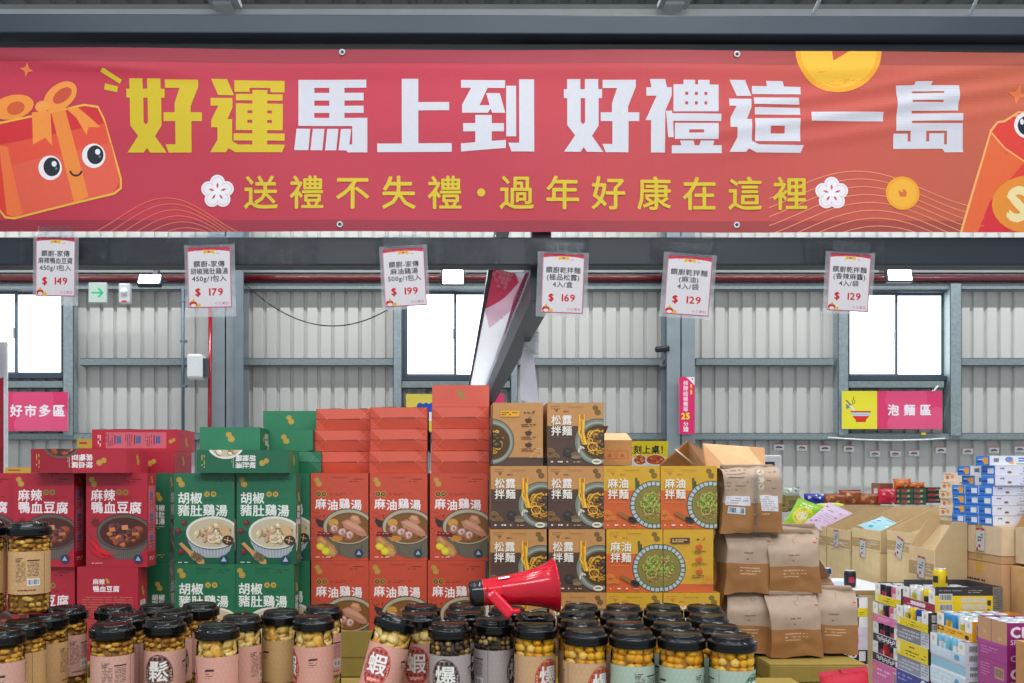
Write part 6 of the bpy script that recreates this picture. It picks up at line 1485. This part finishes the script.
for q, (y0, y1, zt, zs, lb, _) in enumerate(rows):
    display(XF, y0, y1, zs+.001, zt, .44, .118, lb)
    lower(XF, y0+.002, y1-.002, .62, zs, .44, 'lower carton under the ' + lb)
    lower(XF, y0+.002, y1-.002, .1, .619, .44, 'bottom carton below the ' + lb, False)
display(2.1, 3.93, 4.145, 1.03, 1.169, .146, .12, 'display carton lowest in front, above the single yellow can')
lower(2.1, 3.932, 4.143, .62, 1.029, .146, 'lower carton behind the single yellow can', False)
lower(2.1, 3.932, 4.143, .1, .619, .146, 'bottom carton behind the rear drink column', False)
# the stack that carries the blue boxes
X6 = 2.25
carton('carton', X6, X6+.42, 3.69, 4.01, 1.161, 1.283, (214, 190, 156), 'pale taped carton directly under the blue boxes', 'pale cartons')
carton('carton', X6+.002, X6+.42, 3.692, 4.008, 1.128, 1.160, (196, 154, 112), 'shallow brown carton below the pale taped one', 'pale cartons', tape=True)
A = Art(44, 40); A.rect(0, 0, 44, 40, (204, 162, 118)); A.lines(9, 9, 31, 3, 1, (80, 60, 60), 1.2); A.lines(16, 12.4, 30, 3, 1, (80, 60, 60), 1.1); A.lines(10, 16, 34, 3.2, 2, (80, 60, 60), 1.1); A.lines(8, 25, 36, 3, 1, (50, 46, 70), 4); A.rect(19, 0, 25, 6, (206, 160, 70))
carton('carton', X6, X6+.42, 3.69, 4.01, .80, 1.127, (204, 162, 118), 'brown carton with black printed lines behind the yellow and black tray', 'pale cartons', tape=False, arts=((A, 'left'),))
carton('carton', X6, X6+.42, 3.69, 4.01, .1, .799, (204, 162, 118), 'bottom carton of the stack under the blue boxes', 'pale cartons')
# far right carton with flap
o = empty('open_carton', (2.30, 3.32, 1.137)); tag(o, 'open pale carton at the right edge with a slanting brown flap', 'carton')
mb = MB('kraft', (214, 190, 156)); D = .36
for a, b, c, d in ((0, .004, 0, D), (.396, .4, 0, D), (.004, .396, 0, .004), (.004, .396, D-.004, D)): mb.box(a, b, c, d, 0, .146)
mb.box(.004, .396, .004, D-.004, 0, .004); mb.build('case', o)
mb = MB('kraft', (180, 130, 80)); mb.vf([(0, D-.004, .146), (.4, D-.004, .146), (.4, D+.03, .32), (.13, D+.03, .32), (0, D, .146), (.4, D, .146), (.4, D+.034, .32), (.13, D+.034, .32)], [(0, 1, 2, 3), (7, 6, 5, 4), (0, 4, 5, 1), (1, 5, 6, 2), (2, 6, 7, 3), (3, 7, 4, 0)]); mb.build('flap', o)
mb = MB('card', (60, 90, 190)); mb.bbox(.01, .39, .01, D-.01, .006, .14, .004); tag(mb.build('blue_box', loc=(2.30, 3.32, 1.137)), 'blue box inside the open carton at the right edge', 'box')
carton('carton', 2.28, 2.7, 3.32, 3.68, .83, 1.125, (206, 160, 108), 'brown carton below the open one at the right edge', 'pale cartons', tape=False)
carton('carton', 2.28, 2.7, 3.32, 3.68, .1, .829, (206, 160, 108), 'bottom carton at the right edge', 'pale cartons', tape=False)
for a, b, c, d, nm in ((2.245, 2.7, 3.3, 4.18, 'under the pale cartons'), (2.18, 2.68, 4.26, 5.45, 'under the display cartons')):
    mb = MB('kraft', (140, 108, 70))
    for k in range(6): mb.box(a, b, c+(d-c)*k/6+.004, c+(d-c)*(k+1)/6-.004, .075, .099)
    for x in (a, (a+b)/2-.04, b-.08): mb.box(x, x+.08, c, d, 0, .075)
    tag(mb.build('pallet'), 'wooden pallet ' + nm, 'pallet')
# price tags taped on the aisle walls
def ptag(px, py0, py1, X, label, tilt=0):
    Y = X*F/(px-PX); o = empty('price_tag', (X-.003, Y, zat((py0+py1)/2, Y)), (tilt, 0, 0)); tag(o, label, 'price tag', 'price tags on the display cartons')
    h = (py1-py0)*Y/F; w = h*.62
    A = Art(10, 16); A.rect(0, 0, 10, 16, (238, 238, 242)); A.rect(0, 0, 10, 1.6, (206, 60, 84)); A.rect(3.6, .6, 6.4, 1.6, (230, 190, 60)); A.lines(2, 4, 8, 2, 3, (60, 70, 100), 1.1); A.lines(3, 11.4, 7.6, 2, 1, (206, 40, 60), 1.9, 1); A.rect(.4, 13.4, 2.4, 15.6, (214, 70, 84)); A.rect(0, 15.6, 10, 16, (206, 90, 120))
    mb = MB('paper', (240, 240, 244)); mb.box(0, .0012, -w/2, w/2, -h/2, h/2); mb.art(A, lambda u, v, q: Vector((-q, w/2-u*w/10, h/2-v*h/16)), z0=2e-4); mb.build('card', o)
    mb = MB('glass'); mb.face([(-.0015, w/2+.004, -h/2-.004), (-.0015, -w/2-.004, -h/2-.004), (-.0015, -w/2-.004, h/2+.004), (-.0015, w/2+.004, h/2+.004)]); mb.build('sleeve', o)
ptag(836.5, 530, 547, XF, 'white price tag on the carton in front of the pink and white pouch')
ptag(863, 538.5, 557.5, XF, 'white price tag on the carton with the teal pouch', .05)
ptag(899.5, 537, 558, XF, 'tilted white price tag on the carton right of the teal pouch', .3)
ptag(921.5, 556, 578, 2.1, 'white price tag above the drink trays, partly yellow taped', .08)
ptag(980.8, 528, 551, X6, 'large white price tag under the blue boxes')
# goods in the cartons
A = Art(40, 50); A.rect(0, 0, 40, 50, (222, 200, 224))
for q in range(12): A.ell(A.r.choice((4, 36, 10, 30)), A.r.uniform(3, 47), 2.4, 1.6, A.r.choice(((214, 70, 140), (226, 120, 170))), n=10)
A.lines(10, 14, 30, 6, 1, (120, 90, 130), 1.6); A.lines(8, 22, 32, 4, 5, (170, 140, 180), 1)
def lay(o, loc, R): o.location = loc; o.rotation_euler = R.to_euler()
def slope(az, el, roll=0): return Matrix.Rotation(az, 3, 'Z') @ Matrix.Rotation(el, 3, 'Y') @ Matrix.Rotation(roll, 3, 'Z')
p = pillow('snack_pouch', .17, .22, .03, A, 'paper', (222, 200, 224), 'pink and white printed pouch lying slanted in a display carton', 'pouch', seed=3)
lay(p, at(829, 518, 5.42), Matrix.Rotation(-.45, 3, 'Z') @ Matrix.Rotation(.72, 3, 'X') @ Matrix.Rotation(-.6, 3, 'Z'))
A = Art(40, 50); A.rect(0, 0, 40, 50, (150, 196, 206))
for q in range(9): A.ell(A.r.uniform(3, 37), A.r.uniform(3, 47), 4, 2.6, A.r.choice(((40, 140, 170), (96, 176, 196), (206, 226, 230))), n=12)
p = pillow('snack_pouch', .15, .17, .03, A, 'bag', (150, 196, 206), 'teal pouch lying slanted in a display carton', 'pouch', seed=6)
lay(p, at(881, 526, 4.84), Matrix.Rotation(-.3, 3, 'Z') @ Matrix.Rotation(.45, 3, 'X') @ Matrix.Rotation(-.9, 3, 'Z'))
A = Art(40, 50); A.rect(0, 0, 40, 50, (150, 206, 40)); A.ell(20, 30, 15, 15, (236, 214, 60)); A.ell(20, 32, 9, 8, (240, 230, 190)); A.lines(8, 8, 32, 5, 2, (240, 246, 220), 2.4)
p = pillow('snack_pouch', .17, .24, .05, A, 'bag', (150, 206, 40), 'yellow-green snack pouch behind the kraft bags', 'pouch', seed=8)
lay(p, at(804, 515, 5.75), Matrix.Rotation(-.2, 3, 'Z') @ Matrix.Rotation(.85, 3, 'X') @ Matrix.Rotation(-.5, 3, 'Z'))
A = Art(40, 20); A.rect(0, 0, 40, 20, (206, 220, 60)); A.lines(5, 6, 34, 5, 2, (240, 244, 200), 2.6)
p = pillow('snack_pouch', .19, .08, .04, A, 'bag', (206, 220, 60), 'flat yellow pouch lying behind the pink and white one', 'pouch', seed=9)
lay(p, at(832, 506, 6.2), Matrix.Rotation(.35, 3, 'X'))
# ------------------------------------------------------------------ blue boxes
A = Art(14, 10); A.rect(0, 0, 14, 10, (30, 122, 220)); A.rect(0, .5, 14, 2, (70, 140, 224)); A.rect(1, 5, 6, 6.6, (30, 50, 110)); B = Art(14, 10); B.p = list(A.p); B.lay = A.lay
A.rect(6.5, 2.6, 12.6, 8, (226, 232, 240)); B.poly([(7, 2), (10, 1.4), (12.6, 2.4), (12.2, 8.4), (8.4, 8.8), (8.4, 6), (6.6, 5.4)], (238, 166, 40)); B.rect(2, 3, 7, 4, (200, 220, 240))
C = Art(70, 10); C.rect(0, 0, 70, 10, (222, 222, 232)); C.lines(5, 2, 18, 3, 1, (90, 90, 104), 1.6); C.ell(14, 7, 2.4, 1.4, (190, 160, 110), n=12); C.ell(14, 6.4, 2, .8, (70, 60, 60), n=10)
C.lines(27, 2, 44, 3, 2, (120, 124, 140), 1); C.lines(48, 2, 68, 3, 2, (120, 124, 140), 1); C.lines(24, 8, 60, 3, 1, (140, 144, 156), .9)
Dd = Art(70, 10); Dd.rect(0, 0, 70, 10, (226, 228, 234)); Dd.rect(4, 2.5, 9, 6.5, (120, 124, 134)); Dd.ell(19, 4, 4, 3, (120, 140, 196), n=14); Dd.poly([(18, 8), (23, 5), (24, 9)], (238, 166, 60)); Dd.rect(28, 2, 37, 3.4, (50, 110, 206)); Dd.rect(28, 4.6, 37, 6, (50, 110, 206)); Dd.rect(26, 7.8, 70, 9, (120, 170, 90))
def cracker(end, lng):
    mb = MB('card', (222, 224, 232)); w, d, h = .30, .0985, .0405
    mb.bbox(0, w, 0, d, 0, h, .0008); mb.art(end, lambda u, v, q: Vector((-q, d-u*d/14, h-v*h/10)), z0=1.5e-4); mb.art(lng, lambda u, v, q: Vector((u*w/70, -q, h-v*h/10)), z0=1.5e-4)
    o = mb.build('snack_box')
    mb = MB('card', (44, 108, 196)); mb.bbox(-.0004, .004, .001, d-.001, h-.001, h+.0002, .0001); mb.build('end_flap', o); return o
CB = [cracker(A, C), cracker(B, Dd)]
GX = 'blue ended snack boxes'
z = 1.2845; dep = ('rear', 'middle', 'front'); lev = ('bottom', 'second', 'third', 'fourth')
for r_ in range(4):
    for k in range(3):
        orange = (k == 0 and r_ > 0)
        place(CB[1 if orange else 0], (X6-.005+.0025*((r_*2+k) % 3), 3.95-k*.1, z), (0, 0, 0), 'blue ended snack box, %s row from below, %s of three' % (lev[r_], dep[k]), 'box', GX)
    z += .0419
place(CB[1], (X6, 3.88, z), (0, 0, 0), 'blue ended snack box with an orange picture, lower one of the small rear pile', 'box', GX)
place(CB[0], (X6+.0, 3.735, z), (0, 0, 0), 'blue ended snack box, fifth from below at the front', 'box', GX)
z += .0419
place(CB[1], (X6-.015, 3.888, z), (0, 0, 0), 'blue ended snack box with an orange picture, upper one of the small rear pile', 'box', GX)
place(CB[0], (X6+.004, 3.742, z), (0, 0, 0), 'blue ended snack box, sixth from below at the front', 'box', GX)
z += .0419
place(CB[1], (X6-.01, 3.757, z), (0, 0, 0), 'topmost blue ended snack box with an orange picture', 'box', GX)
A = Art(30, 10); A.rect(0, 0, 30, 10, (232, 214, 190)); A.ell(9, 6, 4, 2.4, (206, 120, 70)); A.ell(20, 5, 4, 2.6, (226, 160, 110)); A.lines(3, 1.5, 26, 3, 1, (190, 100, 70), 1.2)
mb = MB('card', (236, 224, 206)); mb.bbox(0, .26, 0, .11, 0, .039, .001); mb.art(A, lambda u, v, q: Vector((-q, .11-u*.11/30, .039-v*.0039)), z0=1.5e-4); mb.art(A, lambda u, v, q: Vector((u*.26/30, -q, .039-v*.0039)), z0=1.5e-4); cr = mb.build('snack_box')
for k in range(5): place(cr, (X6+.0+.006*(k % 2)+(.02 if k == 4 else 0), 4.055, 1.3105+k*.0395), (0, 0, 0), 'cream and orange snack box behind the blue ended ones, %s of five' % ('bottom', 'second', 'third', 'fourth', 'top')[k], 'box', 'cream snack boxes')
A = Art(14, 34); A.rect(0, 0, 14, 34, (236, 222, 200)); A.ell(8, 22, 4.6, 6, (196, 110, 80)); A.ell(8, 22, 2, 3, (230, 190, 150)); A.rect(1, 14, 3, 26, (206, 70, 60)); A.ell(11, 30, 2.6, 3, (120, 60, 50))
carton('snack_carton', 2.26, 2.5, 4.03, 4.17, 1.10, 1.310, (236, 222, 200), 'tall cream box with a brown picture between the display cartons and the blue boxes', None, 'box', False, arts=((A, 'left'), (A, 'front')))
carton('carton', 2.465, 2.7, 4.03, 4.17, .1, 1.099, KR, 'brown carton under the tall cream box')

# ================================================================== far display table (6.4 m away)
YT = 6.5; kT = YT/F
tb = empty('display_table', (3.0, YT, 0)); tag(tb, 'low table of packaged snacks in front of the corrugated wall', 'table')
zt = zat(512, YT)
mb = MB('card', (206, 206, 204)); mb.bbox(-.75, .75, -.02, .7, zt-.03, zt, .004); mb.build('top', tb)
for a in (-.7, .7):
    for b in (.03, .65): mb = MB('steel', (110, 112, 114)); mb.box(a-.025, a+.025, b-.025, b+.025, 0, zt-.03); mb.build('leg', tb)
def tbx(px0, px1, py0, py1, dy, col, label, group=None, depth=.14, deco=((230, 226, 210),), cat='box', name='snack_box'):
    w, h = (px1-px0)*kT, (py1-py0)*kT; A = Art(20, 12); A.rect(0, 0, 20, 12, col); A.rect(0, 9.4, 20, 12, tuple(int(c*.7) for c in col))
    for c in deco: x = A.r.uniform(1, 8); A.rect(x, 3, x+A.r.uniform(5, 10), 7, c); A.lines(x, 7.6, x+9, 3, 1, c, 1)
    mb = MB('card', col); mb.bbox(0, w, 0, depth, 0, h, .003); mb.art(A, lambda u, v, q: Vector((u*w/20, -q, h-v*h/12)), z0=4e-4); mb.art(A, lambda u, v, q: Vector((-q, depth-u*depth/20, h-v*h/12)), z0=4e-4)
    return tag(mb.build(name, loc=(xat(px0, YT), YT+dy, zat(py1, YT))), label, cat, group)
def tbag(px0, px1, py0, py1, dy, cols, label, group=None, seed=1):
    w, h = (px1-px0)*kT, (py1-py0)*kT; A = Art(30, 20); A.rect(0, 0, 30, 20, cols[0])
    for q in range(10): A.ell(A.r.uniform(0, 30), A.r.uniform(0, 20), A.r.uniform(2, 5), A.r.uniform(1.5, 3.5), A.r.choice(cols[1:]), n=9, jit=.2)
    p = pillow('snack_bag', w, h*1.04, min(h, .1), A, 'bag', cols[0], label, 'bag', group, seed=seed, wr=.2)
    p.location = (xat((px0+px1)/2, YT), YT+dy, zat((py0+py1)/2, YT)); p.rotation_euler = (PI/2-.12, 0, 0); return p
BR = ((150, 84, 44), (206, 140, 84), (96, 50, 36), (226, 176, 120), (170, 70, 40))
for q, (a, b, c, d, dy, nm) in enumerate(((776, 790, 495, 507, .1, 'at the left end of the snack table'), (776, 788, 507.3, 511.8, .0, 'below the left end of the snack table'), (789.5, 806, 496.5, 511.8, .1, 'carrying the green and white bag'))): tbx(a, b, c, d, dy, (150, 134, 78), 'small olive carton ' + nm, 'olive cartons on the snack table', deco=((120, 108, 60),), cat='carton', name='carton')
tbag(789, 806, 487.5, 498, .12, ((196, 206, 196), (30, 96, 70), (60, 120, 90), (236, 238, 234)), 'green and white snack bag on an olive carton', seed=11)
tbag(807, 828, 494, 505.5, .06, ((40, 52, 170), (70, 84, 206), (220, 226, 240), (30, 40, 130)), 'blue snack bag on the far table', seed=12)
for q, (a, b, c, d, dy, nm) in enumerate(((827, 851, 494, 506, .08, 'left'), (846, 869, 490.5, 505.5, .12, 'tallest'), (864, 887, 494, 505.5, .1, 'right'))): tbag(a, b, c, d, dy, BR, 'brown snack bag on the far table, %s of the three' % nm, 'brown snack bags on the far table', 13+q)
tbag(881, 899, 489, 503, .05, ((216, 40, 70), (236, 90, 110), (240, 160, 170), (190, 20, 50)), 'crimson snack bag between the brown bags and the green boxes', seed=17)
tbx(892, 905, 483.5, 505, .18, (150, 96, 70), 'brown and white box behind the crimson snack bag', None, deco=((226, 206, 196),))
for r_ in range(3):
    for k in range(2): tbx(905+k*13, 917.6+k*13, 488.6+r_*5.5, 494+r_*5.5, .06, (66, 96, 74), 'small green box, %s row, %s column of the pile on the far table' % (('top', 'middle', 'bottom')[r_], ('first', 'second')[k]), 'green boxes on the far table', deco=((190, 206, 150), (200, 60, 60)), depth=.1)
    tbx(931.5, 950, 487.5+r_*5.3, 492.6+r_*5.3, .07, (32, 56, 44), 'long dark green box, %s of the pile beside the blue boxes' % ('top', 'middle', 'bottom')[r_], 'dark green boxes on the far table', deco=((150, 140, 70), (180, 50, 50)), depth=.1)
OR = ((214, 112, 40), (236, 160, 80), (190, 70, 40), (240, 200, 160), (206, 50, 40))
tbag(900, 918, 479, 489.6, .1, OR, 'orange snack bag on top of the small green boxes', 'orange snack bags', 21); tbag(915, 932, 482.5, 489, .1, OR, 'flatter orange snack bag on the small green boxes', 'orange snack bags', 22)
for q, (a, b) in enumerate(((848, 866), (867, 893), (894, 915), (916, 932), (933, 955))): tbx(a, b, 505.8, 511.8, -.0, (224, 224, 224), 'white flat pack along the front of the far table, %s from the left' % ('first', 'second', 'third', 'fourth', 'fifth')[q], 'white packs on the far table', .1, deco=((70, 70, 90), (190, 60, 60)))
tbx(78+0, 99, 439, 449, -3.4, (206, 160, 50), 'x') if False else None
# small yellow boxes glimpsed behind the red ones
def ybox(px0, px1, py0, py1, Y, label):
    k = Y/F; w, h = (px1-px0)*k, (py1-py0)*k; A = Art(20, 10); A.rect(0, 0, 20, 10, (206, 166, 56)); A.rect(2, 3, 9, 5, (190, 60, 40)); A.rect(0, 8.6, 20, 10, (170, 120, 40))
    mb = MB('card', (200, 158, 52)); mb.bbox(0, w, 0, .2, 0, h, .003); mb.art(A, lambda u, v, q: Vector((u*w/20, -q, h-v*h/10)), z0=4e-4)
    return tag(mb.build('yellow_box', loc=(xat(px0, Y), Y, zat(py1, Y))), label, 'box')
# ------------------------------------------------------------------ a rack behind the red boxes with two yellow boxes
Yk = 5.0
o = empty('shelf_rack', (xat(50, Yk), Yk, 0)); tag(o, 'low grey shelf rack carrying two yellow boxes, behind the red boxes', 'rack')
k = Yk/F; zr = zat(474.5, Yk); zr2 = zat(449.6, Yk)
mb = MB('steel', (120, 126, 130)); mb.bbox(-.3, .3, 0, .3, zr-.03, zr, .003); mb.build('shelf', o)
mb = MB('steel', (120, 126, 130)); mb.bbox(.14, .3, .05, .3, zr2-.02, zr2, .003); mb.build('upper_shelf', o)
for a in (-.28, .28):
    for b in (.02, .28): mb = MB('steel', (100, 104, 108)); mb.box(a-.015, a+.015, b-.015, b+.015, 0, zr-.03); mb.build('leg', o)
for a in (.16, .28): mb = MB('steel', (100, 104, 108)); mb.box(a-.012, a+.012, .255, .28, zr, zr2-.02); mb.build('upper_leg', o)
a = ybox(5, 39, 467.5, 474.4, Yk, 'yellow and red box just above the left red boxes'); a = ybox(77, 99, 438.8, 449.4, Yk+.06, 'small yellow box behind the topmost red box')

# ================================================================== camera, light, world
cam = bpy.data.cameras.new('camera'); co = bpy.data.objects.new('camera', cam); COL.objects.link(co)
co.location = (0, 0, ZC); co.rotation_euler = (PI/2, 0, 0)
cam.sensor_width = 36; cam.lens = F*36/1024; cam.shift_x = (512-PX)/1024; cam.shift_y = (PY-341.5)/1024; cam.clip_end = 200
sc = bpy.context.scene; sc.camera = co
w = bpy.data.worlds.new('world'); sc.world = w; w.use_nodes = True
bg = w.node_tree.nodes['Background']; bg.inputs['Color'].default_value = (.80, .88, 1.0, 1); bg.inputs['Strength'].default_value = WORLD
def area(name, loc, rot, sx, sy, power, col=(1, 1, 1)):
    l = bpy.data.lights.new(name, 'AREA'); l.shape = 'RECTANGLE'; l.size = sx; l.size_y = sy; l.energy = power; l.color = col
    o = bpy.data.objects.new(name, l); COL.objects.link(o); o.location = loc; o.rotation_euler = rot; return o
area('strip_light_rear', (1, 9.75, 7.15), (math.radians(0), 0, 0), 27, .1, L_REAR, (.95, .98, 1))
area('strip_light_middle', (1, 6.0, 7.1), (0, 0, 0), 24, .3, L_MID, (1, .99, .97))
area('fill_light_front', (.2, -1.6, 4.4), (math.radians(42), 0, 0), 6, .5, L_FRONT, (1, .99, .96))  # added frontal fill for the jars, no real fixture
area('fill_light_aisle', (1.3, 3.9, 5.8), (0, 0, 0), .3, 2.5, 45, (1, .99, .97))  # added fill to brighten the aisle cartons, no real fixture
for q, (x, y, z) in enumerate([(a, b, 5.3) for a in (-2.4, -1.0, .4, 1.8, 3.2) for b in (.4, 1.7, 3.0)]):
    l = bpy.data.lights.new('bay_lamp', 'AREA'); l.shape = 'DISK'; l.size = .2; l.energy = L_BAY; l.color = (1, .99, .97)
    o = bpy.data.objects.new('bay_lamp', l); COL.objects.link(o); o.location = (x, y, z)
bpy.data.objects.remove(_to)
vs = sc.view_settings; sc.display_settings.display_device = 'sRGB'; vs.view_transform = 'Standard'; vs.look = 'None'; vs.gamma = 1; vs.use_curve_mapping = False; vs.exposure = EXPO
sc.cycles.max_bounces = 8; sc.cycles.transparent_max_bounces = 24; sc.cycles.diffuse_bounces = 3; sc.cycles.glossy_bounces = 3; sc.cycles.sample_clamp_indirect = 6; sc.cycles.caustics_reflective = False; sc.cycles.caustics_refractive = False
sc.cycles.use_denoising = True
